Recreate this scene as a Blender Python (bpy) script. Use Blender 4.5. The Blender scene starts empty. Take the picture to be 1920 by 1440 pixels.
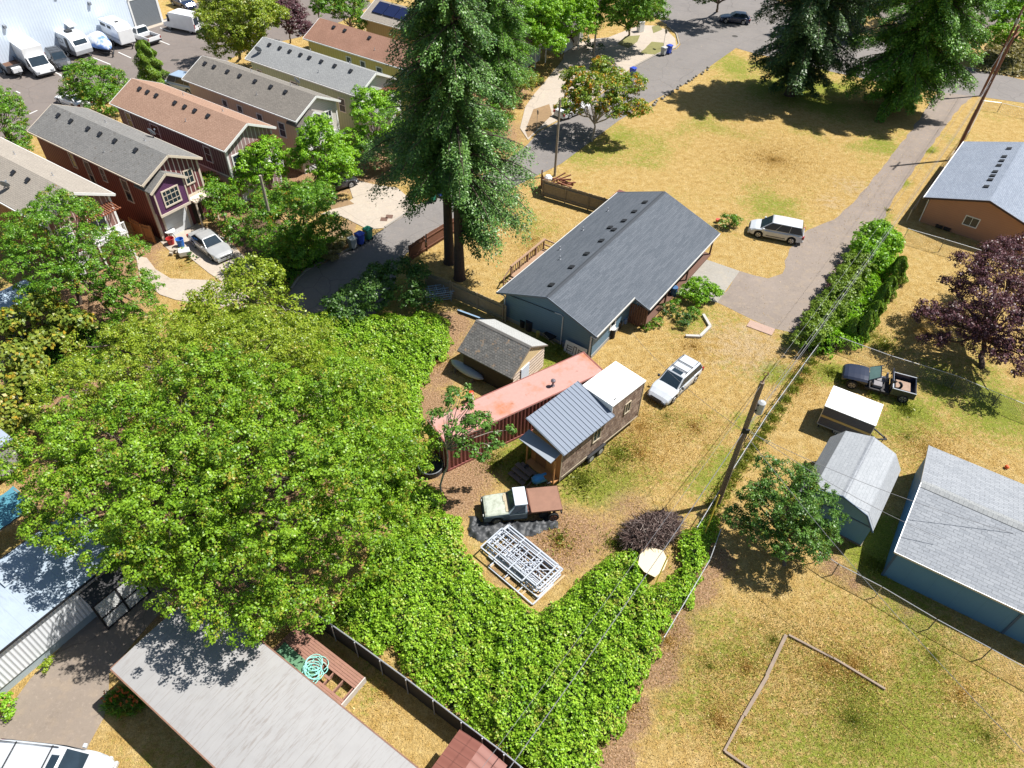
import bpy, math, random
import numpy as np
from math import radians, sin, cos, pi, atan2, sqrt, tan, floor
from mathutils import Vector, Matrix

scn = bpy.context.scene
# ---------------------------------------------------------------- camera
F_PX, PITCH, ROLL, CAM_H = 1360.2, 44.197, 2.038, 35.67      # focal length for a 1920 px wide frame
_t, _r = radians(PITCH), radians(ROLL)
cam_data = bpy.data.cameras.new('camera')
cam_data.sensor_width = 36.0
cam_data.lens = 36.0 * F_PX / 1920.0
cam_data.clip_start = 0.5
cam_data.clip_end = 2000
cam = bpy.data.objects.new('camera', cam_data)
scn.collection.objects.link(cam)
_fw = Vector((0, cos(_t), -sin(_t)))
_up0 = Vector((0, sin(_t), cos(_t)))
_rt0 = Vector((1, 0, 0))
_rt = _rt0 * cos(_r) + _up0 * sin(_r)
_up = -_rt0 * sin(_r) + _up0 * cos(_r)
_m = Matrix((( _rt.x, _up.x, -_fw.x, 0), (_rt.y, _up.y, -_fw.y, 0), (_rt.z, _up.z, -_fw.z, CAM_H), (0, 0, 0, 1)))
cam.matrix_world = _m
scn.camera = cam

# ---------------------------------------------------------------- sky and sun
SUN_EL, SUN_AZ = 59.0, 17.0          # azimuth counter-clockwise from +X
world = bpy.data.worlds.new('World')
scn.world = world
world.use_nodes = True
_wn = world.node_tree.nodes
_bg = _wn['Background']
_sky = _wn.new('ShaderNodeTexSky')
_sky.sky_type = 'NISHITA'
_sky.sun_disc = False
_sky.sun_elevation = radians(SUN_EL)
_sky.sun_rotation = radians(90.0 - SUN_AZ)
_sky.ozone_density = 2.2
_sky.air_density = 1.3
world.node_tree.links.new(_sky.outputs[0], _bg.inputs[0])
_bg.inputs[1].default_value = 0.05
sun_d = bpy.data.lights.new('sun', 'SUN')
sun_d.energy = 5.0
sun_d.angle = radians(0.53)
sun_d.color = (1.0, 0.965, 0.915)
sun = bpy.data.objects.new('sun', sun_d)
scn.collection.objects.link(sun)
_sv = Vector((cos(radians(SUN_EL)) * cos(radians(SUN_AZ)), cos(radians(SUN_EL)) * sin(radians(SUN_AZ)), sin(radians(SUN_EL))))
sun.rotation_euler = _sv.to_track_quat('Z', 'Y').to_euler()
sun.location = (40, 40, 80)
scn.view_settings.view_transform = 'Standard'
scn.view_settings.look = 'None'
scn.view_settings.exposure = 0.82
scn.view_settings.gamma = 1.0
scn.view_settings.use_curve_mapping = False
scn.cycles.max_bounces = 5
scn.cycles.diffuse_bounces = 3
scn.cycles.glossy_bounces = 2
scn.cycles.transmission_bounces = 2
scn.cycles.transparent_max_bounces = 4
scn.cycles.use_denoising = True

# ---------------------------------------------------------------- survey helper
def W(px, py, z=0.0):
    """ground point (x, y) at height z seen at a photograph pixel (used to survey the place)"""
    u = (px - 960) / F_PX; v = -(py - 720) / F_PX
    u, v = u * cos(_r) - v * sin(_r), u * sin(_r) + v * cos(_r)
    d = (u, cos(_t) + v * sin(_t), -sin(_t) + v * cos(_t))
    s = (z - CAM_H) / d[2]
    return (d[0] * s, d[1] * s)
def W3(px, py, z=0.0):
    a = W(px, py, z); return (a[0], a[1], z)

# ---------------------------------------------------------------- materials
MATS = {}
class NT:
    def __init__(s, name):
        m = bpy.data.materials.new(name); m.use_nodes = True
        s.m = m; s.t = m.node_tree; s.n = s.t.nodes; s.b = s.n['Principled BSDF']
        s.tc = s.n.new('ShaderNodeTexCoord')
    def new(s, kind, **kw):
        o = s.n.new('ShaderNode' + kind)
        for k, v in kw.items():
            if hasattr(o, k): setattr(o, k, v)
        return o
    def link(s, a, b): s.t.links.new(a, b)
    def noise(s, scale, detail=4, coord='Object', rough=.55, vec=None, dist=0.0):
        o = s.new('TexNoise'); o.inputs['Scale'].default_value = scale; o.inputs['Detail'].default_value = detail
        o.inputs['Roughness'].default_value = rough; o.inputs['Distortion'].default_value = dist
        s.link(vec if vec is not None else s.tc.outputs[coord], o.inputs['Vector']); return o.outputs[0]
    def ramp(s, fac, stops):
        o = s.new('ValToRGB'); e = o.color_ramp.elements
        while len(e) < len(stops): e.new(0.5)
        for i, (p, c) in enumerate(stops):
            e[i].position = p; e[i].color = (c[0], c[1], c[2], 1) if not isinstance(c, (int, float)) else (c, c, c, 1)
        s.link(fac, o.inputs[0]); return o.outputs[0]
    def mix(s, fac, a, b, mode='MIX'):
        o = s.new('Mix'); o.data_type = 'RGBA'; o.blend_type = mode
        for val, ix in ((fac, 0), (a, 6), (b, 7)):
            inp = o.inputs[ix]
            if isinstance(val, (int, float)): inp.default_value = val if ix == 0 else (val, val, val, 1)
            elif isinstance(val, tuple): inp.default_value = (val[0], val[1], val[2], 1)
            else: s.link(val, inp)
        return o.outputs[2]
    def math(s, op, a, b=0.0):
        o = s.new('Math'); o.operation = op
        for v, i in ((a, o.inputs[0]), (b, o.inputs[1])):
            if isinstance(v, (int, float)): i.default_value = v
            else: s.link(v, i)
        return o.outputs[0]
    def mapping(s, coord='UV', scale=(1, 1, 1), rot=(0, 0, 0), loc=(0, 0, 0)):
        o = s.new('Mapping'); o.inputs['Scale'].default_value = scale; o.inputs['Rotation'].default_value = rot; o.inputs['Location'].default_value = loc
        s.link(s.tc.outputs[coord], o.inputs[0]); return o.outputs[0]
    def sep(s, vec):
        o = s.new('SeparateXYZ'); s.link(vec, o.inputs[0]); return o.outputs
    def bump(s, h, strength=.3, dist=.02):
        o = s.new('Bump'); o.inputs['Strength'].default_value = strength; o.inputs['Distance'].default_value = dist
        s.link(h, o.inputs['Height']); s.link(o.outputs[0], s.b.inputs['Normal'])
    def out(s, col, rough=.7, metal=0.0, spec=.4):
        if isinstance(col, tuple): s.b.inputs['Base Color'].default_value = (*col[:3], 1)
        else: s.link(col, s.b.inputs['Base Color'])
        if isinstance(rough, (int, float)): s.b.inputs['Roughness'].default_value = rough
        else: s.link(rough, s.b.inputs['Roughness'])
        s.b.inputs['Metallic'].default_value = metal
        s.b.inputs['Specular IOR Level'].default_value = spec
        return s.m

def dk(c, f): return (c[0] * f, c[1] * f, c[2] * f)
def flat(name, c, rough=.6, metal=0.0, var=.15, scale=2.5, spec=.4, bump=0.0):
    if name in MATS: return MATS[name]
    t = NT(name)
    n = t.noise(scale, 5)
    col = t.mix(n, dk(c, 1 - var), dk(c, 1 + var))
    n2 = t.noise(scale * .22, 3)
    col = t.mix(t.math('MULTIPLY', n2, .35), col, dk(c, 1 - var * 1.6))
    if bump: t.bump(t.noise(scale * 8, 3), bump, .02)
    MATS[name] = t.out(col, rough, metal, spec); return MATS[name]

def paint(name, c, rough=.25, metal=.25):
    if name in MATS: return MATS[name]
    t = NT(name); n = t.noise(1.3, 3)
    col = t.mix(t.ramp(n, [(.35, 0.0), (.75, .5)]), c, dk(c, .8))
    m = t.out(col, rough, metal, .5); t.b.inputs['Coat Weight'].default_value = .5; t.b.inputs['Coat Roughness'].default_value = .08
    MATS[name] = m; return m

def glass(name='dark_glass', c=(.012, .02, .028)):
    if name in MATS: return MATS[name]
    t = NT(name); MATS[name] = t.out(t.mix(t.noise(1.7, 2), c, dk(c, 2.2)), .05, 0, .45); return MATS[name]

def shingle(name, c1, c2, rowh=.145, w=.33, rough=.9, mortar=.55, stain=.35, fleck=None):
    if name in MATS: return MATS[name]
    t = NT(name); v = t.mapping('UV')
    b = t.new('TexBrick'); t.link(v, b.inputs[0])
    b.inputs['Color1'].default_value = (*c1, 1); b.inputs['Color2'].default_value = (*c2, 1)
    b.inputs['Mortar'].default_value = (*dk(c1, mortar), 1); b.inputs['Scale'].default_value = 1.0
    b.inputs['Mortar Size'].default_value = .012; b.inputs['Mortar Smooth'].default_value = .3
    b.inputs['Brick Width'].default_value = w; b.inputs['Row Height'].default_value = rowh
    n = t.noise(.5, 5, 'UV'); col = t.mix(t.ramp(n, [(.3, 0.0), (.75, stain)]), b.outputs[0], dk(c1, .62))
    f = t.noise(9, 3, 'UV'); col = t.mix(t.ramp(f, [(.4, 0.0), (.8, .5)]), col, dk(c2, 1.35))
    if fleck:
        k = t.noise(2.6, 5, 'UV', .7); col = t.mix(t.ramp(k, [(.57, 0.0), (.68, .8)]), col, fleck)
    t.bump(b.outputs[1], -.35, .02)
    MATS[name] = t.out(col, rough, 0, .25); return MATS[name]

def siding(name, c, board=.18, rough=.6, vert=False, line=.62, gap=.018, var=.08, stripe=None):
    """lap siding (horizontal lines) or vertical boards with lines, as surface pattern"""
    if name in MATS: return MATS[name]
    t = NT(name); s = t.sep(t.tc.outputs['UV']); a = s[0] if vert else s[1]
    fr = t.math('FRACT', t.math('DIVIDE', a, board))
    k = t.math('LESS_THAN', fr, gap / board)
    n = t.noise(1.2, 5, 'UV'); base = t.mix(n, dk(c, 1 - var), dk(c, 1 + var))
    col = t.mix(k, base, stripe if stripe else dk(c, line))
    t.bump(k if stripe else fr, .3, .03)
    MATS[name] = t.out(col, rough, 0, .3); return MATS[name]

def ribbed(name, c, period=.3, rough=.4, metal=.0, rust=None, depth=.4, along='u', dark=.55, fr_w=.12):
    if name in MATS: return MATS[name]
    t = NT(name); s = t.sep(t.tc.outputs['UV']); a = s[0] if along == 'u' else s[1]
    fr = t.math('FRACT', t.math('DIVIDE', a, period)); k = t.math('LESS_THAN', fr, fr_w)
    col = t.mix(t.noise(1.1, 4, 'UV'), dk(c, .93), dk(c, 1.07)); col = t.mix(k, col, dk(c, dark))
    if rust:
        n = t.noise(.55, 6, 'UV', .62); col = t.mix(t.ramp(n, [(.5, 0.0), (.72, .85)]), col, rust)
    t.bump(t.math('SINE', t.math('MULTIPLY', a, 2 * pi / period)), depth, .03)
    MATS[name] = t.out(col, rough, metal, .4); return MATS[name]

def leafmat(name, c1, c2, c3, trans=.3, warm=None, clump=.9, wa=.33):
    if name in MATS: return MATS[name]
    t = NT(name); g = t.new('NewGeometry')
    rnd = g.outputs['Random Per Island']
    col = t.ramp(rnd, [(0.0, c1), (.5, c2), (1.0, c3)])
    n = t.noise(clump, 3)
    col = t.mix(t.ramp(n, [(.36, 0.0), (.7, .6)]), col, dk(c3, 1.15))
    if warm:
        k = t.noise(.8, 5, rough=.7); kk = t.math('MULTIPLY', t.ramp(k, [(.62 - wa * .3, 0.0), (.76 - wa * .3, 1.0)]), t.math('GREATER_THAN', rnd, .75 - wa * .6))
        col = t.mix(kk, col, warm)
    t.out(col, .42, 0, .4)
    tr = t.new('BsdfTranslucent'); tc = t.mix(.5, col, t.mix(1.0, col, (1.0, 1.1, .35), 'MULTIPLY')); t.link(tc, tr.inputs[0])
    mx = t.new('MixShader'); mx.inputs[0].default_value = trans
    t.link(t.b.outputs[0], mx.inputs[1]); t.link(tr.outputs[0], mx.inputs[2])
    t.link(mx.outputs[0], t.n['Material Output'].inputs[0])
    MATS[name] = t.m; return t.m

# ---------------------------------------------------------------- mesh builder
class MB:
    def __init__(s): s.v = []; s.f = []; s.mi = []; s.cur = 0
    def add(s, vs, fs):
        o = len(s.v); s.v += [tuple(p) for p in vs]; s.f += [tuple(i + o for i in f) for f in fs]; s.mi += [s.cur] * len(fs); return s
    def poly(s, pts): return s.add(pts, [tuple(range(len(pts)))])
    def box(s, x0, x1, y0, y1, z0, z1):
        x0, x1 = min(x0, x1), max(x0, x1); y0, y1 = min(y0, y1), max(y0, y1); z0, z1 = min(z0, z1), max(z0, z1)
        return s.add([(x0, y0, z0), (x1, y0, z0), (x1, y1, z0), (x0, y1, z0), (x0, y0, z1), (x1, y0, z1), (x1, y1, z1), (x0, y1, z1)],
                     [(0, 3, 2, 1), (4, 5, 6, 7), (0, 1, 5, 4), (1, 2, 6, 5), (2, 3, 7, 6), (3, 0, 4, 7)])
    def prism(s, pts, vec):
        """closed outline pts (3-D, planar) extruded by vec"""
        n = len(pts); b = [tuple(Vector(p) + Vector(vec)) for p in pts]
        nrm = Vector((0, 0, 0))
        for i in range(n):
            a, c = Vector(pts[i]), Vector(pts[(i + 1) % n]); nrm += a.cross(c)
        flip = nrm.dot(Vector(vec)) > 0
        f = [tuple(range(n))[::-1] if flip else tuple(range(n)), tuple(range(n, 2 * n)) if flip else tuple(range(n, 2 * n))[::-1]]
        for i in range(n):
            j = (i + 1) % n; q = (i, j, n + j, n + i); f.append(q if flip else q[::-1])
        return s.add(list(pts) + b, f)
    def tube(s, path, rad, n=8, caps=True):
        P = [Vector(p) for p in path]; R = rad if isinstance(rad, (list, tuple)) else [rad] * len(P)
        vs = []; fs = []; ref = None
        for i, p in enumerate(P):
            d = (P[min(i + 1, len(P) - 1)] - P[max(i - 1, 0)])
            d = d.normalized() if d.length > 1e-9 else Vector((0, 0, 1))
            if ref is None: ref = Vector((1, 0, 0)) if abs(d.x) < .8 else Vector((0, 1, 0))
            a = d.cross(ref).normalized(); b = d.cross(a).normalized(); ref = -b if False else ref
            for k in range(n):
                t = 2 * pi * k / n; vs.append(tuple(p + a * (R[i] * cos(t)) + b * (R[i] * sin(t))))
        for i in range(len(P) - 1):
            for k in range(n):
                k2 = (k + 1) % n; fs.append((i * n + k, i * n + k2, (i + 1) * n + k2, (i + 1) * n + k))
        if caps: fs.append(tuple(range(n))[::-1]); fs.append(tuple(range((len(P) - 1) * n, len(P) * n)))
        return s.add(vs, fs)
    def beam(s, a, b, w, h):
        a, b = Vector(a), Vector(b); d = (b - a).normalized()
        up = Vector((0, 0, 1)) if abs(d.z) < .95 else Vector((0, 1, 0))
        x = d.cross(up).normalized() * (w / 2); y = x.cross(d).normalized() * (h / 2)
        vs = [tuple(p + i * x + j * y) for p in (a, b) for i, j in ((-1, -1), (1, -1), (1, 1), (-1, 1))]
        return s.add(vs, [(0, 1, 2, 3), (7, 6, 5, 4), (0, 4, 5, 1), (1, 5, 6, 2), (2, 6, 7, 3), (3, 7, 4, 0)])
    def loft(s, rings, closed=True, caps=True):
        n = len(rings[0]); vs = [p for r in rings for p in r]; fs = []
        for i in range(len(rings) - 1):
            for k in range(n if closed else n - 1):
                k2 = (k + 1) % n; fs.append((i * n + k, i * n + k2, (i + 1) * n + k2, (i + 1) * n + k))
        if caps: fs.append(tuple(range(n))[::-1]); fs.append(tuple(range((len(rings) - 1) * n, len(rings) * n)))
        return s.add(vs, fs)
    def sphere(s, c, r, seg=10, rings=6, sz=1.0):
        R = []
        for i in range(rings + 1):
            a = -pi / 2 + pi * i / rings; rr = max(cos(a), .001) * r
            R.append([(c[0] + rr * cos(2 * pi * k / seg), c[1] + rr * sin(2 * pi * k / seg), c[2] + r * sz * sin(a)) for k in range(seg)])
        return s.loft(R)
    def build(s, name, mat, parent=None, smooth=False, bevel=0.0, sub=0, loc=None, fixn=False):
        me = bpy.data.meshes.new(name); me.from_pydata(s.v, [], s.f)
        for m in (mat if isinstance(mat, (list, tuple)) else [mat]): me.materials.append(m)
        if isinstance(mat, (list, tuple)): me.polygons.foreach_set('material_index', s.mi)
        if fixn:
            import bmesh
            bm = bmesh.new(); bm.from_mesh(me); bmesh.ops.recalc_face_normals(bm, faces=bm.faces); bm.to_mesh(me); bm.free()
        me.update(); uvs(me)
        if smooth: me.polygons.foreach_set('use_smooth', [True] * len(me.polygons))
        o = bpy.data.objects.new(name, me); scn.collection.objects.link(o)
        if parent: o.parent = parent
        if loc: o.location = loc
        if bevel:
            b = o.modifiers.new('bevel', 'BEVEL'); b.width = bevel; b.segments = 2; b.limit_method = 'ANGLE'
        if sub:
            b = o.modifiers.new('sub', 'SUBSURF'); b.levels = b.render_levels = sub
        return o
def uvs(me):
    """planar UV in metres per face: u along the horizontal tangent, v up the slope"""
    if not len(me.polygons): return
    nf = len(me.polygons); nl = len(me.loops)
    nr = np.empty(nf * 3); me.polygons.foreach_get('normal', nr); nr = nr.reshape(-1, 3)
    lt = np.empty(nf, int); me.polygons.foreach_get('loop_total', lt)
    vi = np.empty(nl, int); me.loops.foreach_get('vertex_index', vi)
    co = np.empty(len(me.vertices) * 3); me.vertices.foreach_get('co', co); co = co.reshape(-1, 3)
    tx = -nr[:, 1].copy(); ty = nr[:, 0].copy(); l = np.sqrt(tx * tx + ty * ty); flatm = l < .05
    tx[flatm] = 1; ty[flatm] = 0; l[flatm] = 1; T = np.stack([tx / l, ty / l, 0 * l], 1)
    B = np.cross(nr, T); T = np.repeat(T, lt, 0); B = np.repeat(B, lt, 0); p = co[vi]
    uv = np.stack([(p * T).sum(1), (p * B).sum(1)], 1)
    lay = me.uv_layers.new(name='UVMap'); lay.data.foreach_set('uv', uv.ravel())

def tag(o, label=None, cat=None, group=None, kind=None):
    if label: o['label'] = label
    if cat: o['category'] = cat
    if group: o['group'] = group
    if kind: o['kind'] = kind
    return o
def thing(name, label, cat, loc=(0, 0, 0), rz=0.0, group=None):
    o = bpy.data.objects.new(name, None); scn.collection.objects.link(o)
    o.empty_display_size = .3; o.location = (loc[0], loc[1], loc[2] if len(loc) > 2 else 0); o.rotation_euler = (0, 0, rz)
    return tag(o, label, cat, group)
KIDS = {}
def copy_tree(o, parent=None):
    c = o.copy(); scn.collection.objects.link(c); c.parent = parent
    for ch in list(o.children): copy_tree(ch, c)
    return c
def ang2(a, b): return atan2(b[1] - a[1], b[0] - a[0])
def mesh_np(name, verts, nper, mat, parent=None, loc=None):
    """fast mesh of separate faces: verts (N*nper,3)"""
    n = len(verts) // nper; me = bpy.data.meshes.new(name)
    me.vertices.add(len(verts)); me.vertices.foreach_set('co', np.asarray(verts, dtype=np.float32).ravel())
    me.loops.add(len(verts)); me.loops.foreach_set('vertex_index', np.arange(len(verts), dtype=np.int32))
    me.polygons.add(n); me.polygons.foreach_set('loop_start', np.arange(0, len(verts), nper, dtype=np.int32))
    me.polygons.foreach_set('loop_total', np.full(n, nper, dtype=np.int32))
    me.materials.append(mat); me.update(calc_edges=True)
    o = bpy.data.objects.new(name, me); scn.collection.objects.link(o)
    if parent: o.parent = parent
    if loc: o.location = loc
    return o
# ================================================================ ground and roads
def ground_material():
    t = NT('dry_lawn')
    at = t.new('Attribute'); at.attribute_name = 'cover'; c = t.new('SeparateColor'); t.link(at.outputs[0], c.inputs[0])
    g, li, pa = c.outputs
    w1 = t.noise(.16, 6, rough=.62); w2 = t.noise(1.6, 6, rough=.7); w3 = t.noise(9, 4, rough=.7); w4 = t.noise(3.6, 5, rough=.75, dist=.6)
    straw = t.ramp(w2, [(.25, (.33, .205, .058)), (.42, (.47, .315, .105)), (.58, (.56, .405, .165)), (.8, (.63, .49, .26))])
    straw = t.mix(t.ramp(w3, [(.38, 0.0), (.72, .6)]), straw, (.24, .15, .055))
    green = t.ramp(w4, [(.3, (.10, .19, .012)), (.55, (.19, .27, .02)), (.8, (.32, .34, .05))])
    green = t.mix(t.ramp(w3, [(.4, 0.0), (.8, .6)]), green, (.06, .09, .012))
    gm = t.math('ADD', t.math('MULTIPLY', g, 1.15), t.math('MULTIPLY', t.math('SUBTRACT', w1, .5), 2.0))
    gm = t.math('ADD', gm, t.math('MULTIPLY', t.math('SUBTRACT', w4, .5), 2.2))
    col = t.mix(t.ramp(gm, [(.36, 0.0), (.85, .85)]), straw, green)
    litter = t.ramp(w3, [(.25, (.10, .055, .03)), (.45, (.26, .15, .085)), (.6, (.42, .27, .17)), (.8, (.60, .46, .34))])
    lm = t.math('ADD', li, t.math('MULTIPLY', t.math('SUBTRACT', w4, .5), .9))
    col = t.mix(t.ramp(lm, [(.38, 0.0), (.62, .95)]), col, litter)
    pm_ = t.math('ADD', pa, t.math('MULTIPLY', t.math('SUBTRACT', w2, .5), 1.0))
    col = t.mix(t.ramp(pm_, [(.35, 0.0), (.75, .8)]), col, t.mix(w3, (.34, .25, .17), (.55, .44, .33)))
    sp = t.noise(22, 2, rough=.8)
    col = t.mix(t.ramp(sp, [(.56, 0.0), (.70, .7)]), col, (.13, .085, .03))
    col = t.mix(t.ramp(sp, [(.26, .6), (.44, 0.0)]), col, (.72, .54, .25))
    h1 = t.noise(3.4, 2, rough=.8); h2 = t.noise(7.5, 2, rough=.8, dist=.5)
    col = t.mix(t.ramp(h1, [(.30, .35), (.45, 0.0)]), col, t.mix(1.0, col, (.50, .46, .38), 'MULTIPLY'))
    col = t.mix(t.ramp(h2, [(.28, .5), (.42, 0.0)]), col, t.mix(1.0, col, (.48, .44, .36), 'MULTIPLY'))
    col = t.mix(t.ramp(h2, [(.52, 0.0), (.70, .6)]), col, t.mix(1.0, col, (1.45, 1.38, 1.25), 'MULTIPLY'))
    t.bump(t.math('ADD', w3, t.math('ADD', t.math('MULTIPLY', sp, .7), h2)), 1.0, .11)
    return t.out(col, .95, 0, .1)
def nonuni(a, b, step, far):
    c = list(np.arange(a, b + .01, step)); lo = []; x = a; s = step
    while x > -far: s *= 1.6; x -= s; lo.append(x)
    hi = []; x = c[-1]; s = step
    while x < far: s *= 1.6; x += s; hi.append(x)
    return np.array(lo[::-1] + c + hi)
_gx, _gy = nonuni(-75, 75, .8, 700), nonuni(4, 125, .8, 700)
COVER = [  # px, py, radius m, channel (0 green, 1 litter and bark, in places painted tree shadow, 2 pale), value
    (1000, 860, 3, 0, .8), (1130, 890, 2.5, 0, .8), (1250, 800, 3, 0, .35), (980, 880, 2, 0, .7), (1080, 905, 2.5, 0, .7), (1200, 860, 2.2, 0, .5),
    (1490, 640, 1.2, 0, .9), (1450, 700, 1.2, 0, .9), (1400, 790, 1.0, 0, .7), (1360, 860, 1.0, 0, .8), (1320, 900, 1.5, 0, .7),
    (1640, 400, 1.2, 0, .9), (1690, 340, 1.2, 0, .9), (1740, 280, 1.2, 0, .9), (1600, 460, 1.5, 0, .8),
    (1440, 390, 3, 0, .7), (1520, 170, 8, 0, .75), (1400, 130, 6, 0, .6), (1330, 230, 6, 0, .35), (1640, 280, 3, 0, .6), (1170, 270, 5, 0, .6), (1080, 300, 3, 0, .5),
    (1720, 300, 3, 0, .3), (1640, 640, 3, 0, .5), (1600, 620, 2.5, 0, .7), (1560, 640, 2, 0, .7), (1850, 750, 3, 0, .8), (1780, 720, 3, 0, .7),
    (1700, 800, 3, 0, .5), (1560, 700, 1.5, 0, .9), (1700, 770, 1.5, 0, .8), (1650, 1010, 2, 0, .8), (1640, 1060, 2, 0, .9), (1600, 1080, 2, 0, .5),
    (1300, 1180, 2.5, 0, .35), (1400, 1250, 3.5, 0, .5), (1700, 1200, 4, 0, .45), (1600, 1350, 3.5, 0, .7), (1500, 1400, 3, 0, .6), (1800, 1350, 4, 0, .6), (1750, 1250, 2, 0, .7),
    (1480, 1130, 3, 0, .4), (1330, 1300, 2.5, 0, .5), (1900, 1400, 3, 0, .5), (1400, 1400, 1.5, 0, .2), (1250, 1350, 1.5, 0, .35),
    (700, 1280, 2, 0, .3), (1010, 440, 4, 0, .4), (960, 500, 2.5, 0, .3), (1050, 640, 2, 0, 1.0), (1040, 670, 1.5, 0, 1.0), (900, 800, 3, 0, .5),
    (1290, 600, 2, 0, .6), (1180, 640, 2, 0, .3), (1340, 640, 3, 0, .2), (1900, 660, 2, 0, .2), (1880, 1000, 2, 0, .1), (1720, 870, 3, 0, .4), (1850, 860, 2.5, 0, .2),
    (1050, 1010, 2.4, 1, .8), (1120, 1000, 2.2, 1, .6), (1000, 1040, 2, 1, .8), (870, 880, 2.4, 1, .8), (850, 930, 2, 1, .8), (920, 850, 1.5, 1, .4), (820, 640, 2.2, 1, .8),
    (845, 610, 2, 1, .8), (815, 700, 1.8, 1, .8), (800, 760, 1.6, 1, .9), (1180, 950, 1.8, 1, .6), (1230, 1050, 1.5, 1, .5), (1260, 1180, 1.2, 1, .8),
    (1300, 1100, 1.3, 1, .9), (1230, 1250, 1.2, 1, .9), (1180, 1340, 1.1, 1, .9), (1150, 1420, 1.1, 1, .9), (1100, 1440, 1.2, 1, .9), (1130, 1400, 1.2, 1, .6), (1340, 1050, 1.2, 1, .8),
    (1560, 1060, 1.0, 1, .7), (1600, 1090, .9, 1, .7), (1700, 1140, .8, 1, .6), (1370, 1090, 1.5, 1, .4), (960, 1060, 1.5, 1, .7),
    (1400, 650, 4, 2, .55), (1360, 680, 3, 2, .4), (1320, 650, 3, 2, .35), (1430, 620, 2, 2, .4), (1500, 430, 2, 2, .3), (1600, 350, 3, 2, .5), (1560, 380, 2, 2, .5), (1660, 290, 2, 2, .3),
    (1450, 300, 10, 2, .12), (1300, 330, 6, 2, .1), (1880, 400, 3, 2, .3), (560, 470, 3, 1, .5), (650, 420, 4, 1, .4), (480, 420, 5, 1, .5), (350, 500, 2.5, 1, .25), (660, 450, 2, 1, .5),
    (300, 490, 3, 2, .15), (120, 1300, 2, 1, .4), (240, 1180, 3, 1, .5), (860, 470, 3, 1, .2), (830, 520, 3, 1, .4), (1900, 100, 5, 2, .6), (1850, 60, 8, 2, .5), (1650, 60, 8, 2, .5),
    (560, 640, 4, 0, .8), (700, 600, 5, 0, .8), (400, 800, 7, 1, .9), (250, 850, 6, 1, .9), (480, 380, 4, 1, .9), (540, 340, 4, 1, .9), (620, 330, 4, 1, .8), (680, 310, 4, 1, .9), (740, 290, 4, 1, .9), (800, 250, 5, 1, .9), (860, 200, 5, 1, .9), (900, 250, 5, 1, .8), (930, 160, 5, 1, .8), (430, 440, 3, 1, .8), (520, 300, 4, 1, .8), (100, 620, 6, 1, .9), (160, 560, 4, 1, .8), (280, 460, 2, 1, .7), (240, 500, 3, 1, .7), (340, 340, 4, 1, .7), (950, 100, 5, 1, .6), (1050, 60, 6, 1, .6), (1000, 200, 3, 1, .5), (550, 900, 6, 1, .9), (400, 1000, 6, 1, .9), (150, 700, 5, 1, .8), (1450, 1350, 3, 0, .6), (1650, 1400, 5, 0, .75), (1560, 1290, 2.5, 0, .5), (1380, 1180, 2, 0, .5), (1820, 1300, 3, 0, .6), (1780, 1420, 3, 0, .6), (1300, 1250, 2, 0, .5)]  # litter by the row-house trees paints both dark bark and their shadow
def build_ground():
    X, Y = np.meshgrid(_gx, _gy); nx, ny = len(_gx), len(_gy)
    co = np.stack([X.ravel(), Y.ravel(), np.zeros(X.size)], 1)
    col = np.zeros((X.size, 4)); col[:, 3] = 1
    for px, py, r, ch, v in COVER:
        w = W(px, py); d2 = (co[:, 0] - w[0]) ** 2 + (co[:, 1] - w[1]) ** 2
        col[:, ch] = np.maximum(col[:, ch], v * np.exp(-d2 / (r * r) * .55))
    col[:, 0] = np.maximum(col[:, 0], .14)
    i = np.arange((nx - 1) * (ny - 1)); r, c = i // (nx - 1), i % (nx - 1); a = r * nx + c
    F = np.stack([a, a + 1, a + nx + 1, a + nx], 1)
    me = bpy.data.meshes.new('ground'); me.from_pydata(co.tolist(), [], F.tolist())
    ca = me.color_attributes.new('cover', 'FLOAT_COLOR', 'POINT'); ca.data.foreach_set('color', col.ravel())
    me.materials.append(ground_material()); me.update()
    o = bpy.data.objects.new('ground', me); scn.collection.objects.link(o); tag(o, kind='structure')
build_ground()

def asphalt_mat(name, c, warm=0.0, crack=True, patch=.25):
    t = NT(name); n = t.noise(.25, 5, rough=.6); n2 = t.noise(14, 3, rough=.7); n3 = t.noise(1.4, 5)
    n4 = t.noise(.6, 6, rough=.75); n5 = t.noise(5, 3, rough=.8)
    col = t.mix(n, dk(c, 1 - patch), dk(c, 1 + patch)); col = t.mix(t.math('MULTIPLY', n2, .5), col, dk(c, .7)); col = t.mix(t.ramp(n3, [(.5, 0.0), (.75, .5)]), col, (c[0] * 1.15 + warm, c[1] * 1.08 + warm * .8, c[2] * 1.0))
    col = t.mix(t.ramp(n4, [(.3, .5), (.45, 0.0)]), col, dk(c, .62)); col = t.mix(t.ramp(n5, [(.56, 0.0), (.72, .4)]), col, dk(c, 1.5)); col = t.mix(t.ramp(n5, [(.28, .45), (.42, 0.0)]), col, dk(c, .6))
    if crack:
        v = t.new('TexVoronoi'); v.feature = 'DISTANCE_TO_EDGE'; v.inputs['Scale'].default_value = .16
        mp = t.new('VectorMath'); mp.operation = 'ADD'; t.link(t.tc.outputs['Object'], mp.inputs[0]); nn = t.new('TexNoise'); nn.inputs['Scale'].default_value = .5; t.link(t.tc.outputs['Object'], nn.inputs[0]); t.link(nn.outputs[1], mp.inputs[1]); t.link(mp.outputs[0], v.inputs[0])
        col = t.mix(t.ramp(v.outputs[0], [(.0, .55), (.006, 0.0)]), col, dk(c, .45))
    t.bump(n2, .25, .02); return t.out(col, .9, 0, .2)
M_street = asphalt_mat('street_asphalt', (.19, .175, .165))
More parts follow.
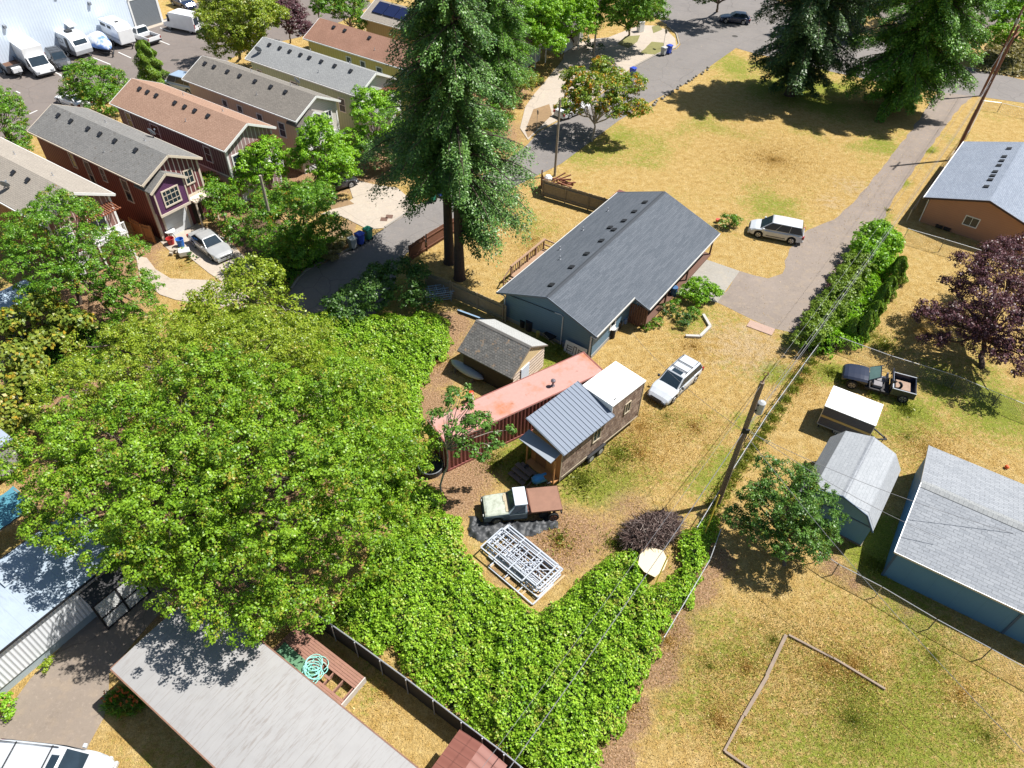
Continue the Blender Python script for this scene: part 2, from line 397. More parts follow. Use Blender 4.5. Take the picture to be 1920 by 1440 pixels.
M_drive = asphalt_mat('gravelly_asphalt', (.235, .195, .165), .03, False, .3)
M_lot = asphalt_mat('lot_asphalt', (.175, .15, .135))
M_lane = asphalt_mat('lane_asphalt', (.23, .19, .155), .02, True, .3)
M_conc = asphalt_mat('pale_concrete', (.40, .345, .285), .01, True, .12)
M_concw = asphalt_mat('pad_concrete', (.30, .28, .245), .01, False, .15)
M_line = flat('line_paint', (.6, .6, .58), .7)

def densify(pts, step=1.2, amp=.08, seed=1):
    rg = random.Random(seed); out = []
    for i in range(len(pts)):
        a, b = pts[i], pts[(i + 1) % len(pts)]; L = math.hypot(b[0] - a[0], b[1] - a[1]); n = max(1, int(L / step))
        for k in range(n):
            f = k / n; out.append((a[0] + (b[0] - a[0]) * f + (rg.uniform(-amp, amp) if k else 0), a[1] + (b[1] - a[1]) * f + (rg.uniform(-amp, amp) if k else 0)))
    return out
def sheet(name, px, z, m, kind='structure', thick=0.0, amp=.0, seed=1, world=False):
    pts = px if world else [W(x, y, z) for x, y in px]
    if amp: pts = densify(pts, 1.0, amp, seed)
    mb = MB()
    if thick: mb.prism([(x, y, z - thick) for x, y in pts], (0, 0, thick))
    else:
        A = sum(pts[i][0] * pts[(i + 1) % len(pts)][1] - pts[(i + 1) % len(pts)][0] * pts[i][1] for i in range(len(pts)))
        mb.poly([(x, y, z) for x, y in (pts if A > 0 else pts[::-1])])
    return tag(mb.build(name, m), kind=kind)

# private street with its cul-de-sac, and the crossing road
sheet('street', [(535, 575), (546, 542), (575, 507), (670, 462), (722, 427), (785, 387), (835, 366), (920, 322), (990, 270), (1010, 247), (1090, 205), (1150, 160), (1190, 125), (1237, 100), (1268, 92), (1276, 84), (1270, 62), (1250, 45), (1215, 25), (1180, 8), (1120, -20),
                 (1200, -60), (1330, -60), (1420, -15), (1520, 30), (1600, 62), (1700, 92), (1793, 121), (1920, 150), (2200, 215), (2200, 270), (1920, 193), (1843, 182), (1763, 173), (1647, 153), (1553, 133), (1450, 108), (1400, 96), (1380, 90), (1323, 130), (1280, 160), (1212, 195), (1160, 226), (1112, 262), (1052, 307),
                 (960, 352), (890, 400), (835, 435), (762, 475), (745, 500), (735, 560), (690, 600), (600, 610)], .012, M_street)
sheet('driveway', [(1747, 187), (1707, 247), (1657, 310), (1600, 380), (1563, 412), (1513, 432), (1480, 467), (1467, 513), (1440, 522), (1387, 508), (1345, 567), (1413, 600), (1447, 615), (1483, 623), (1512, 628), (1600, 500), (1650, 423), (1673, 377), (1713, 320), (1747, 273), (1803, 197), (1827, 178), (1763, 170)], .008, M_drive, amp=.12)
sheet('concrete_pad', [(1300, 478), (1387, 508), (1345, 567), (1240, 545), (1270, 500)], .016, M_concw)
sheet('parking_lot', [(0, 128), (95, 100), (275, 52), (330, 25), (420, -20), (500, -60), (620, -60), (700, 10), (640, 40), (560, 70), (470, 90), (360, 150), (300, 170), (120, 210), (40, 260), (-60, 330), (-200, 300), (-150, 180)], .010, M_lot)
sheet('concrete_apron', [(255, 53), (318, 35), (322, 40), (262, 60)], .03, M_conc, thick=.03)
for a in [(98, 133, 115, 141), (30, 171, 38, 175), (112, 141, 128, 149), (175, 108, 207, 121), (222, 98, 246, 109), (258, 87, 282, 97), (296, 75, 318, 84), (372, 0, 410, 14), (300, 52, 320, 60), (55, 214, 70, 207), (37, 194, 45, 190), (325, 140, 333, 144)]:
    p, q = W(a[0], a[1]), W(a[2], a[3]); mb = MB(); mb.beam((p[0], p[1], .013), (q[0], q[1], .013), .14, .006)
    tag(mb.build('parking_line', M_line), kind='structure')
mb = MB(); p = W(328, 113); mb.box(p[0] - .5, p[0] + .5, p[1] - .35, p[1] + .35, .011, .017); tag(mb.build('lot_drain', flat('grate_iron', (.05, .045, .04), .8)), kind='structure')
# pavements and drives by the row houses
sheet('pavement', [(640, 322), (668, 338), (700, 345), (745, 352), (785, 387), (722, 427), (690, 430), (640, 405), (600, 402), (640, 385), (662, 372), (655, 350), (632, 335)], .05, M_conc, thick=.05)
sheet('pavement', [(255, 480), (275, 483), (292, 505), (320, 522), (392, 525), (440, 535), (470, 560), (420, 575), (330, 562), (300, 552), (262, 520)], .05, M_conc, thick=.05)
sheet('house_drive', [(300, 452), (368, 418), (400, 432), (440, 462), (480, 505), (455, 540), (425, 533), (392, 512), (350, 478), (318, 470)], .045, M_conc, thick=.045)
sheet('pavement', [(985, 200), (1000, 178), (1020, 155), (1055, 112), (1060, 92), (1105, 73), (1140, 70), (1200, 47), (1228, 48), (1250, 56), (1266, 72), (1268, 90), (1235, 98), (1188, 123), (1148, 158), (1088, 203), (1008, 245), (990, 262), (975, 240)], .06, M_conc, thick=.06)
sheet('pavement', [(430, 415), (500, 395), (520, 410), (560, 445), (540, 480), (520, 500), (470, 500), (450, 470)], .04, flat('bark_soil', (.12, .075, .045), .95), thick=.03)
sheet('planting_strip', [(1200, 100), (1222, 78), (1244, 80), (1247, 95), (1228, 102)], .075, flat('weedy_soil', (.2, .19, .07), .95, var=.4, scale=4), amp=.05, thick=.02)
sheet('planting_strip', [(1158, 82), (1172, 68), (1200, 66), (1195, 78), (1178, 90)], .075, MATS['weedy_soil'], amp=.05, thick=.02)
sheet('planting_strip', [(1222, 50), (1235, 46), (1242, 55), (1225, 62)], .075, MATS['weedy_soil'], amp=.05, thick=.02)
sheet('planting_strip', [(985, 245), (1000, 205), (1030, 195), (1035, 215), (1010, 240), (990, 258)], .075, flat('strip_soil', (.26, .17, .09), .95, var=.4, scale=4), thick=.02)
sheet('planting_strip', [(610, 380), (650, 372), (664, 382), (640, 388), (622, 392)], .065, MATS['strip_soil'], amp=.05, thick=.02)
sheet('planting_strip', [(590, 500), (605, 455), (625, 422), (650, 412), (668, 420), (664, 440), (645, 465), (610, 492)], .065, MATS['strip_soil'], amp=.05, thick=.05)
# kerbs
M_kerb = flat('kerb_concrete', (.28, .255, .225), .9)
def kerb(px):
    mb = MB(); pts = [W(x, y) for x, y in px]
    for a, b in zip(pts[:-1], pts[1:]): mb.beam((a[0], a[1], .06), (b[0], b[1], .06), .17, .13)
    tag(mb.build('kerb', M_kerb), kind='structure')
kerb([(546, 542), (560, 522), (575, 507), (620, 484), (670, 460)])
kerb([(722, 427), (755, 405), (785, 386), (835, 365)])
kerb([(1188, 126), (1237, 100), (1266, 91), (1273, 83), (1268, 64), (1250, 48)])
kerb([(1775, 119), (1800, 125), (1838, 133)])
# lane between the mobile homes
sheet('lane', [(-40, 1380), (0, 1345), (22, 1320), (95, 1235), (150, 1162), (285, 1090), (330, 1120), (250, 1205), (205, 1262), (195, 1345), (165, 1399), (140, 1480), (-60, 1500)], .010, M_lane, amp=.15)
sheet('far_lot', [(1640, 30), (1720, -40), (1900, -60), (2000, 0), (1900, 40), (1840, 55), (1740, 60)], .010, M_lot)
mb = MB(); p = W(1380, 71)
for q, r in ((W(1378, 68), .42), (W(724, 406), .0)):
    if r: mb.tube([(q[0], q[1], .01), (q[0], q[1], .018)], r, 16)
tag(mb.build('manhole_cover', MATS['grate_iron']), kind='structure')
for x, y in ((720, 412), (730, 407)):
    p = W(x, y); mb = MB(); mb.box(p[0] - .32, p[0] + .32, p[1] - .32, p[1] + .32, .05, .058); tag(mb.build('utility_cover', flat('rusty_iron', (.13, .075, .055), .8)), kind='structure')
p = W(1427, 614); mb = MB(); q = W(1447, 622)
mb.beam((p[0] - .9, p[1] + .45, .03), (q[0] + .1, q[1] - .1, .03), .9, .05)
tag(mb.build('paving_slab', flat('pink_slab', (.36, .25, .2), .9)), 'weathered pinkish slab at the foot of the driveway', 'slab')
# ================================================================ buildings
M_white = flat('white_trim', (.72, .72, .70), .5, var=.05)
M_dark = flat('dark_metal', (.02, .021, .024), .5)
M_black = flat('black_rubber', (.015, .015, .016), .8)
M_glass = glass()
M_wood = flat('raw_wood', (.30, .17, .075), .8, var=.25, scale=5)
M_gwood = flat('weathered_wood', (.20, .165, .13), .9, var=.3, scale=6)
M_steel = flat('galvanised_steel', (.5, .51, .53), .4, .6, var=.08)
M_concb = flat('foundation', (.3, .29, .27), .9)

def window(parent, c, n, w, h, fm=None, bars=(1, 1), fw=.09, proud=.05, gm=None, name='window'):
    """framed window: c = centre on the wall face, n = outward horizontal normal"""
    fm = fm or M_white; nv = Vector((n[0], n[1], 0)).normalized(); u = Vector((-nv.y, nv.x, 0)); z = Vector((0, 0, 1)); c = Vector(c)
    mb = MB()
    def bar(a0, a1, b0, b1, d0, d1):
        P = [c + u * a + z * b + nv * d for d in (d0, d1) for a, b in ((a0, b0), (a1, b0), (a1, b1), (a0, b1))]
        mb.add(P, [(3, 2, 1, 0), (4, 5, 6, 7), (0, 1, 5, 4), (1, 2, 6, 5), (2, 3, 7, 6), (3, 0, 4, 7)])
    W2, H2 = w / 2, h / 2
    bar(-W2, W2, H2 - fw, H2, -.03, proud); bar(-W2, W2, -H2, -H2 + fw, -.03, proud + .02)
    bar(-W2, -W2 + fw, -H2 + fw, H2 - fw, -.03, proud); bar(W2 - fw, W2, -H2 + fw, H2 - fw, -.03, proud)
    for i in range(1, bars[0]):
        a = -W2 + w * i / bars[0]; bar(a - .022, a + .022, -H2 + fw, H2 - fw, -.02, proud - .012)
    for i in range(1, bars[1]):
        b = -H2 + h * i / bars[1]; bar(-W2 + fw, W2 - fw, b - .022, b + .022, -.02, proud - .016)
    o = mb.build(name, fm, parent)
    g = MB(); P = [c + u * a + z * b + nv * (proud - .035) for a, b in ((-W2 + fw, -H2 + fw), (W2 - fw, -H2 + fw), (W2 - fw, H2 - fw), (-W2 + fw, H2 - fw))]
    g.poly(P); g.build('pane', gm or M_glass, o); return o

def gable_roof(mb, x0, x1, y0, y1, ze, zr, th=.14, yr=None, ze2=None):
    yr = (y0 + y1) / 2 if yr is None else yr; ze2 = ze if ze2 is None else ze2
    mb.prism([(x0, y0, ze), (x0, yr, zr), (x0, y1, ze2), (x0, y1, ze2 - th), (x0, yr, zr - th), (x0, y0, ze - th)], (x1 - x0, 0, 0)); return mb
def gable_walls(mb, x0, x1, y0, y1, zw, zp, z0=0.0, yp=None, zw2=None):
    yp = (y0 + y1) / 2 if yp is None else yp; zw2 = zw if zw2 is None else zw2
    mb.prism([(x0, y0, z0), (x0, y0, zw), (x0, yp, zp), (x0, y1, zw2), (x0, y1, z0)], (x1 - x0, 0, 0)); return mb
def fascia(mb, pts, w=.05, h=.2):
    for a, b in zip(pts[:-1], pts[1:]): mb.beam(a, b, w, h)

def box_vent(parent, p, s=.32, h=.14, tilt=0.0, m=None):
    mb = MB(); mb.prism([(-s / 2, -s / 2, 0), (s / 2, -s / 2, 0), (s / 2, s / 2, 0), (-s / 2, s / 2, 0)], (0, 0, h * .6)); mb.box(-s * .62, s * .62, -s * .6, s * .6, h * .6, h)
    o = mb.build('roof_vent', m or M_dark, parent, loc=p); o.rotation_euler = (tilt, 0, 0); return o
def pipe(parent, p, h=.35, r=.045, m=None, name='vent_pipe'):
    mb = MB(); mb.tube([(0, 0, 0), (0, 0, h)], r, 8); mb.tube([(0, 0, 0), (0, 0, .05)], r * 2, 8); return mb.build(name, m or M_steel, parent, loc=p)
def dish(parent, p, az, r=.38):
    mb = MB(); n = 14; R = []
    for i in range(4):
        q = r * i / 3; R.append([(.04 + (q * q) * .6, q * cos(2 * pi * k / n), q * 1.05 * sin(2 * pi * k / n)) for k in range(n)])
    R[0] = [(x, y * 1e-3, z * 1e-3) for x, y, z in R[0]]; B = [[(x - .02, y * 1.01, z * 1.01) for x, y, z in r_] for r_ in R[::-1]]
    mb.loft(R + B, caps=False); mb.tube([(0, 0, 0), (-.1, 0, -.1), (-.1, 0, -.55)], .022, 6); mb.beam((.05, 0, -r * .9), (.45, 0, -.1), .02, .02); mb.box(.4, .5, -.04, .04, -.14, -.03)
    o = mb.build('satellite_dish', flat('dish_grey', (.22, .25, .28), .4), parent, loc=p); o.rotation_euler = (0, -radians(28), az); return o

# ---------------------------------------------------------------- row houses
RH_AZ = radians(-32.7); RL, RW, ZE, ZR = 16.25, 5.87, 5.6, 7.02
RSL = (ZR - ZE) / (RW / 2)
def rowhouse(loc, label, sidem, frontm, roofm, style, vents, trim=None, extra=None, side_windows=(), low=None, group='row houses along the private street', bays=None, baym=None):
    trim = trim or M_white
    h = thing('row_house', label, 'house', (loc[0], loc[1], 0), RH_AZ, group)
    w = MB(); gable_walls(w, -RL + .35, -.4, .35, RW - .35, ZE - .14 + RSL * .35 - .02, ZR - .16); w.build('wall', sidem, h)
    fwm = MB(); yp = RW / 2
    fwm.prism([(-.4, .36, .02), (-.4, RW - .36, .02), (-.4, RW - .36, ZE - .03), (-.4, yp, ZR - .18), (-.4, .36, ZE - .03)], (.05, 0, 0)); fwm.build('front_wall', frontm, h)
    if low:
        lw = MB(); lw.box(-RL + .5, -.6, .30, .352, 0, 2.55); lw.build('lower_wall', low, h)
    rf = MB(); gable_roof(rf, -RL, 0, 0, RW, ZE, ZR); roof = rf.build('roof', roofm, h)
    tr = MB()
    fascia(tr, [(.025, -.03, ZE - .1), (.025, yp, ZR - .09)]); fascia(tr, [(.025, yp, ZR - .09), (.025, RW + .03, ZE - .1)])
    fascia(tr, [(-RL - .025, -.03, ZE - .1), (-RL - .025, yp, ZR - .09), (-RL - .025, RW + .03, ZE - .1)]); fascia(tr, [(-RL, -.04, ZE - .1), (0, -.04, ZE - .1)], .08, .12); fascia(tr, [(-RL, RW + .04, ZE - .1), (0, RW + .04, ZE - .1)], .08, .12)
    tr.build('fascia', trim, h)
    cb = MB()
    for y in (.36, RW - .36): cb = MB(); cb.box(-.5, -.32, y - .09, y + .09, 0, ZE - .15); cb.build('corner_board', trim, h)
    cb = MB(); cb.box(-.36, -.33, .45, RW - .45, 2.62, 2.84); cb.build('trim_band', trim, h)
    if low: cb = MB(); cb.box(-RL + .4, -.5, .325, .36, 2.62, 2.78); cb.build('trim_band', trim, h)
    for x in vents: box_vent(roof, (x, 2.25, ZE + RSL * 2.25 + .0), tilt=atan2(RSL, 1))
    for x, y in ((-4.5, 3.9), (-10.5, 4.2)): pipe(roof, (x, y, ZE + RSL * (RW - y) - .03), .3)
    pipe(roof, (-6.3, 1.1, ZE + RSL * 1.1 - .03), .28, .035)
    for x, z, ww, hh in side_windows: window(h, (x, .35, z), (0, -1), ww, hh, trim, (1, 2))
    if style == 'bay':
        bm = MB(); gable_walls(bm, -.36, .42, .42, 3.35, 5.05, 5.95, 2.62, 1.88); bm.build('bay', baym or frontm, h)
        br = MB(); gable_roof(br, -1.6, .62, .12, 3.65, 4.98, 6.05, .12, 1.88); b_ = br.build('bay_roof', roofm, h)
        bt = MB(); fascia(bt, [(.645, .08, 4.88), (.645, 1.88, 5.97), (.645, 3.69, 4.88)]); bt.box(.40, .47, .40, 3.37, 2.52, 2.74); bt.box(.38, .46, .38, .5, 2.6, 4.95); bt.box(.38, .46, 3.27, 3.39, 2.6, 4.95); bt.build('bay_trim', trim, h)
        window(h, (.425, 1.88, 3.9), (1, 0), 1.65, 1.5, trim, (4, 3), .12, .05)
        window(h, (-.35, 4.4, 4.35), (1, 0), .9, 1.35, trim, (2, 2), .11)
        g = MB(); g.box(-.36, -.31, .95, 3.15, 0.02, 2.2); gd = g.build('garage_door', siding('garage_panels', (.62, .64, .66), .5, line=.8), h)
        t2 = MB(); t2.box(-.36, -.27, .8, .95, 0, 2.35); t2.box(-.36, -.27, 3.15, 3.3, 0, 2.35); t2.box(-.36, -.27, .8, 3.3, 2.2, 2.36); t2.build('door_frame', trim, gd)
        p = MB(); p.box(-.38, -.30, 3.75, 4.65, .1, 2.15); p.build('door', M_dark, h)  # dark door panel stands in for the shade of the porch recess
        q = MB(); [q.box(.55, .68, y - .06, y + .06, 0, 2.5) for y in (3.7, 5.4)]; q.box(-.36, .72, 3.6, 5.5, 2.45, 2.6); q.build('porch', trim, h)
    else:
        window(h, (-.35, 1.3, 4.0), (1, 0), 1.15, 1.45, trim, (1, 2), .13)
        window(h, (-.35, 3.9, 3.9), (1, 0), 1.5, 1.8, trim, (2, 1), .12)
        g = MB(); g.box(-.36, -.31, .8, 3.0, 0.02, 2.2); g.build('garage_door', siding('garage_panels', (.62, .64, .66), .5, line=.8), h)
        bl = MB(); bl.box(-.34, .75, 2.7, 5.4, 2.55, 2.68)
        for y in (2.75, 3.6, 4.5, 5.35): bl.box(.68, .75, y - .035, y + .035, 2.68, 3.55)
        bl.box(.67, .76, 2.7, 5.4, 3.5, 3.57)
        for y in np.arange(2.85, 5.3, .14): bl.box(.70, .73, y - .015, y + .015, 2.68, 3.5)
        for y in (2.8, 5.3): bl.box(.62, .72, y - .06, y + .06, 0, 2.55)
        bl.build('balcony', trim, h)
        pg = MB()
        for y in np.arange(2.6, 5.5, .2): pg.beam((-.34, y, 5.02), (1.0, y, 4.86), .05, .09)
        for x in (.2, .85): pg.box(x - .05, x + .05, 2.5, 5.55, 4.8, 4.86)
        for y in (2.7, 5.35): pg.beam((-.34, y, 4.3), (.8, y, 4.82), .06, .06)
        pg.build('pergola', flat('red_cedar', (.28, .1, .05), .7), h)
    if extra: extra(h, roof)
    return h
def batten(name, c, stripe, board=.4, gap=.07): return siding(name, c, board, .6, True, .6, gap, .07, stripe)
S_GREY = shingle('roof_grey_worn', (.15, .148, .142), (.20, .195, .185), fleck=(.09, .075, .06))
S_TAN = shingle('roof_tan_grey', (.27, .24, .205), (.32, .285, .24))
S_BROWN = shingle('roof_brown', (.27, .165, .115), (.33, .21, .15))
S_GT = shingle('roof_grey_tan', (.155, .142, .125), (.21, .19, .165))
S_BG = shingle('roof_blue_grey', (.23, .235, .235), (.28, .285, .28))
S_RB = shingle('roof_red_brown', (.26, .14, .095), (.30, .17, .12), stain=.7)
V6 = (-14.3, -12.4, -9.9, -8.2, -6.1, -3.3)
def ex_dish(*ps):
    def f(h, roof):
        for x, y, az in ps: dish(roof, (x, y, ZE + RSL * min(y, RW - y) + .45), az)
    return f
rowhouse((-35.2, 46.0), 'tan-grey roofed row house nearest the left edge, half hidden behind the leafy maple', batten('battens_brown', (.21, .10, .055), (.32, .24, .15)), batten('battens_pink', (.22, .12, .10), (.55, .45, .4)), S_TAN, 'pergola',
         (-13, -11.2, -9.3, -7.0, -5.0), extra=ex_dish((-6.2, .9, 2.2)), side_windows=((-13.2, 4.2, .8, 1.2), (-9, 4.2, .8, 1.2)))
rowhouse((-30.4, 52.4), 'dark red row house with a purple gabled bay over its garage', batten('battens_red', (.24, .065, .045), (.07, .03, .025), .34, .13), batten('battens_maroon', (.14, .045, .05), (.62, .55, .5), .42, .08), S_GREY, 'bay', V6,
         trim=flat('cream_trim', (.6, .52, .42), .5, var=.05), side_windows=((-10.8, 4.3, .75, 1.5), (-8.6, 3.6, .85, 2.6), (-6.4, 4.3, .7, 1.3), (-3.4, 3.8, .95, 2.1)), baym=siding('purple_lap', (.12, .045, .115), .16), extra=ex_dish((-6.2, 5.6, 1.6)))
rowhouse((-25.7, 58.7), 'purple-brown row house with a brown roof, second of the battened pair', batten('battens_purple', (.15, .09, .10), (.36, .28, .26), .36, .08), batten('battens_rose', (.30, .2, .2), (.68, .62, .6), .42, .07), S_BROWN, 'pergola', (-14.2, -13.0, -11.7, -9.0, -7.6, -6.2, -4.4),
         extra=None, side_windows=((-14.4, 4.3, .8, 1.5), (-10.5, 4.1, 1.3, 1.7), (-3.1, 4.2, .95, 1.5)), low=siding('lower_taupe', (.45, .36, .33), .18))
rowhouse((-21.0, 65.0), 'beige row house with a weathered grey-tan roof behind a light green maple', batten('battens_beige', (.66, .48, .33), (.52, .37, .25), .36, .04), siding('cream_front', (.6, .57, .52), .2), S_GT, 'bay', (-15, -13.6, -11.6, -9.8, -7.6, -5.4, -3.4),
         extra=ex_dish((-5.6, 5.6, 1.4)), side_windows=((-10.6, 4.1, .8, 1.4), (-8.4, 4.1, .8, 1.4), (-5.6, 4.0, .85, 1.4), (-2.6, 3.9, .95, 1.5)))
rowhouse((-16.3, 71.0), 'sage green row house with a pale blue-grey roof and one dish at its far eave', batten('battens_sage', (.38, .46, .32), (.50, .56, .42), .36, .05), siding('white_front', (.6, .62, .6), .2), S_BG, 'pergola', (-14.6, -13, -11.5, -9.9, -8.6, -6.9, -5.0, -2.8),
         extra=ex_dish((-15.0, .9, 2.0)), side_windows=((-14.8, 4.0, .8, 1.3), (-9.5, 4.0, 1.1, 1.3), (-2.7, 3.9, .95, 1.5)))
rowhouse((-11.6, 77.7), 'mustard yellow row house with a red-brown roof partly behind the big firs', batten('battens_mustard', (.52, .41, .13), (.60, .50, .22), .36, .05), siding('tan_front', (.4, .3, .2), .2), S_RB, 'pergola', (-13.4, -11.7, -8),
         side_windows=((-9.7, 4.2, .8, 1.4), (-7.6, 4.2, .8, 1.4), (-5.2, 4.1, .9, 1.4)))
def solar(h, roof):
    mb = MB(); t = RSL
    for k in range(3):
        x0 = -15.3 + 1.75 * k
        P = [(x0, .95, ZE + t * .95 + .12), (x0 + 1.68, .95, ZE + t * .95 + .12), (x0 + 1.68, 2.55, ZE + t * 2.55 + .12), (x0, 2.55, ZE + t * 2.55 + .12)]; mb.prism(P, (0, 0, .04))
    mb.build('solar_panel', flat('solar_cells', (.012, .018, .06), .12, spec=.8), roof)
rowhouse((-6.3, 85.3), 'tan row house carrying three dark solar panels on its grey roof', batten('battens_tan', (.36, .28, .17), (.42, .34, .22), .36, .05), siding('tan_front2', (.4, .33, .25), .2), S_TAN, 'pergola', (-14.2, -12.9, -11.6, -10.3, -9.9, -9.3, -8), extra=solar)
rowhouse((-0.6, 92.6), 'pale blue row house past the one with solar panels, mostly hidden by the fir', batten('battens_teal', (.22, .32, .34), (.42, .5, .52), .36, .08), siding('blue_front', (.4, .45, .48), .2), S_BG, 'pergola', (-9, -6))
rowhouse((5.2, 99.5), 'farthest row house of the street with a plain grey roof at the top edge', batten('battens_stone', (.3, .29, .26), (.38, .37, .34), .36, .05), siding('stone_front', (.4, .38, .34), .2), S_GREY, 'pergola', (-9, -6))

# ---------------------------------------------------------------- warehouse
def warehouse():
    az = radians(57.3); o = (-51.9 + .0, 104.6)
    h = thing('warehouse', 'big white metal-clad warehouse with a grey roll-up door beside the parking lot', 'warehouse', (o[0], o[1], 0), az)
    w = MB(); w.box(-60, 2.6, 0, 30, 0, 8.5); w.build('wall', ribbed('white_cladding', (.60, .68, .78), .35, .45, dark=.93, depth=.15), h)
    r = MB(); r.box(-60.1, 2.75, -.15, 30.1, 8.5, 8.75); r.build('roof', flat('pale_roof', (.6, .6, .6), .7), h)
    d = MB(); d.box(-1.55, 2.3, -.05, .06, 0, 3.6); rd = d.build('roll_up_door', siding('grey_slats', (.17, .19, .21), .15, line=.45), h)
    t = MB(); t.box(-1.78, -1.55, -.09, .02, 0, 3.8); t.box(2.3, 2.62, -.09, .02, 0, 3.8); t.box(-1.78, 2.62, -.09, .02, 3.6, 3.8); t.build('door_frame', M_white, h)
    lt = []
    for s, z in ((-6.9, 4.6), (-10.6, 6.6), (-17.9, 4.6)):
        m = MB(); m.box(-.16, .16, -.28, 0, -.18, .12); m.prism([(-.16, -.28, .12), (.16, -.28, .12), (.16, 0, .22), (-.16, 0, .22)], (0, 0, .02)); m.build('wall_lamp', flat('lamp_grey', (.2, .22, .25), .5), h, loc=(s, 0, z))
    for s, z in ((-10.4, 2.9),):
        m = MB(); m.box(-.3, .3, -.5, 0, -1.3, -.02); m.prism([(-.5, -1.0, .0), (.5, -1.0, 0), (.5, 0, .3), (-.5, 0, .3)], (0, 0, .04)); m.build('vent_hood', M_white, h, loc=(s, 0, z))
warehouse()

# ---------------------------------------------------------------- blue house
def blue_house():
    az = radians(56.39); h = thing('ranch_house', 'low blue ranch house with a dark charcoal gabled roof beside the big firs', 'house', (-1.37, 43.83, 0), az)
    RM = shingle('roof_charcoal', (.066, .078, .094), (.10, .112, .13), .14, .9, stain=.12, mortar=.75)
    wm = siding('blue_lap', (.125, .215, .30), .2, line=.72)
    L = 18.62; ze, zr = 2.6, 4.19; sl = (zr - ze) / 4.4
    rf = MB()
    rf.prism([(0, 0, ze), (0, -4.4, zr), (0, -8.65, zr - sl * 4.25), (0, -8.65, zr - sl * 4.25 - .13), (0, -4.4, zr - .13), (0, 0, ze - .13)], (5.6, 0, 0))
    rf.prism([(5.6, 0, ze), (5.6, -4.4, zr), (5.6, -10.0, zr - sl * 5.6), (5.6, -10.0, zr - sl * 5.6 - .13), (5.6, -4.4, zr - .13), (5.6, 0, ze - .13)], (L - 5.6, 0, 0))
    roof = rf.build('roof', RM, h)
    rc = MB(); rc.prism([(0, -4.4 - .16, zr - .04), (0, -4.4, zr + .035), (0, -4.4 + .16, zr - .04)], (L, 0, 0)); rc.build('ridge_cap', flat('cap_charcoal', (.045, .052, .062), .9), roof)
    w = MB(); w.prism([(.45, -.5, 0), (.45, -.5, ze - .13 + sl * .5), (.45, -4.4, zr - .15), (.45, -8.2, zr - sl * 3.8 - .15), (.45, -8.2, 0)], (L - .9, 0, 0)); w.build('wall', wm, h)
    f = MB(); f.box(.43, L - .43, -8.24, -.46, 0, .3); f.build('foundation', M_concb, h)
    g = MB(); zo = zr - sl * 5.6 - .05; zn = zr - sl * 4.25 - .05
    g.beam((0, .04, ze - .07), (L, .04, ze - .07), .07, .12); g.beam((5.6, -10.04, zo), (L, -10.04, zo), .07, .12); g.beam((0, -8.69, zn), (5.62, -8.69, zn), .07, .12)
    g.build('gutter', flat('gutter_white', (.5, .49, .46), .5, var=.1), h)
    for pts in ([(-.03, .05, ze - .07), (-.03, -4.4, zr - .07), (-.03, -8.68, zn - .03)], [(5.57, -8.7, zn - .03), (5.57, -10.02, zo - .03)], [(L + .03, .05, ze - .07), (L + .03, -4.4, zr - .07), (L + .03, -10.02, zo - .03)]):
        b = MB(); fascia(b, pts, .04, .16); b.build('barge_board', flat('blue_barge', (.12, .15, .19), .6), h)
    for x in (1.6, 4.4, 6.6, 8.9, 10.9, 12.6, 14.4, 16.3): box_vent(roof, (x, -3.75, ze + sl * 3.75 - .02), .34, .13, -atan2(sl, 1))
    box_vent(roof, (11.3, -3.2, ze + sl * 3.2 - .02), .34, .13, -atan2(sl, 1))
    for x, y in ((5.6, -2.0), (7.2, -1.0), (10.8, -1.0), (14.6, -1.2)): pipe(roof, (x, y, ze + sl * -y - .02), .32, .05)
    for pts, rr in (([(.25, .0, 2.45), (.2, -.25, 2.4), (.38, -.45, 2.2), (.38, -.45, .05)], .055), ([(.05, -8.6, 2.35), (.25, -8.2, 2.25), (.38, -8.05, 2.1), (.38, -8.05, .05)], .065), ([(.40, -4.9, 2.75), (.40, -5.4, 2.8), (.40, -5.6, 2.7), (.38, -5.6, .1)], .04)):
        d = MB(); d.tube(pts, rr, 8); d.build('downspout', flat('pipe_grey', (.6, .64, .68), .5), h)
    c = MB(); c.tube([(.41, -.6, 2.45), (.41, -2.8, 2.62), (.41, -5.0, 2.75)], .022, 5); c.build('cable', M_dark, h)
    p = MB(); [p.box(x - .06, x + .06, -9.75, -9.63, 0, zo - .05) for x in (5.9, 9.5, 13.5, 18.3)]; p.box(5.9, 18.35, -9.8, -8.3, .0, .12); p.build('porch', flat('porch_brown', (.12, .06, .04), .7), h)
    dd = MB(); [dd.box(5.64, 5.7, y, y + .14, .2, 2.05) for y in np.arange(-9.9, -8.4, .19)]; dd.build('porch_screen', flat('porch_brown', (.12, .06, .04), .7), h)
    for x in (8.0, 12.5): window(h, (x, -8.2, 1.4), (0, -1), 1.5, 1.1)
    window(h, (3.4, -8.2, 1.4), (0, -1), .9, .9)
    dr = MB(); dr.box(10.0, 10.95, -8.26, -8.18, .12, 2.1); dr.build('door', M_white, h)
    for x in (3.0, 9.0): window(h, (x, -.5, 1.5), (0, 1), 1.4, 1.1)
    return h
blue_house()
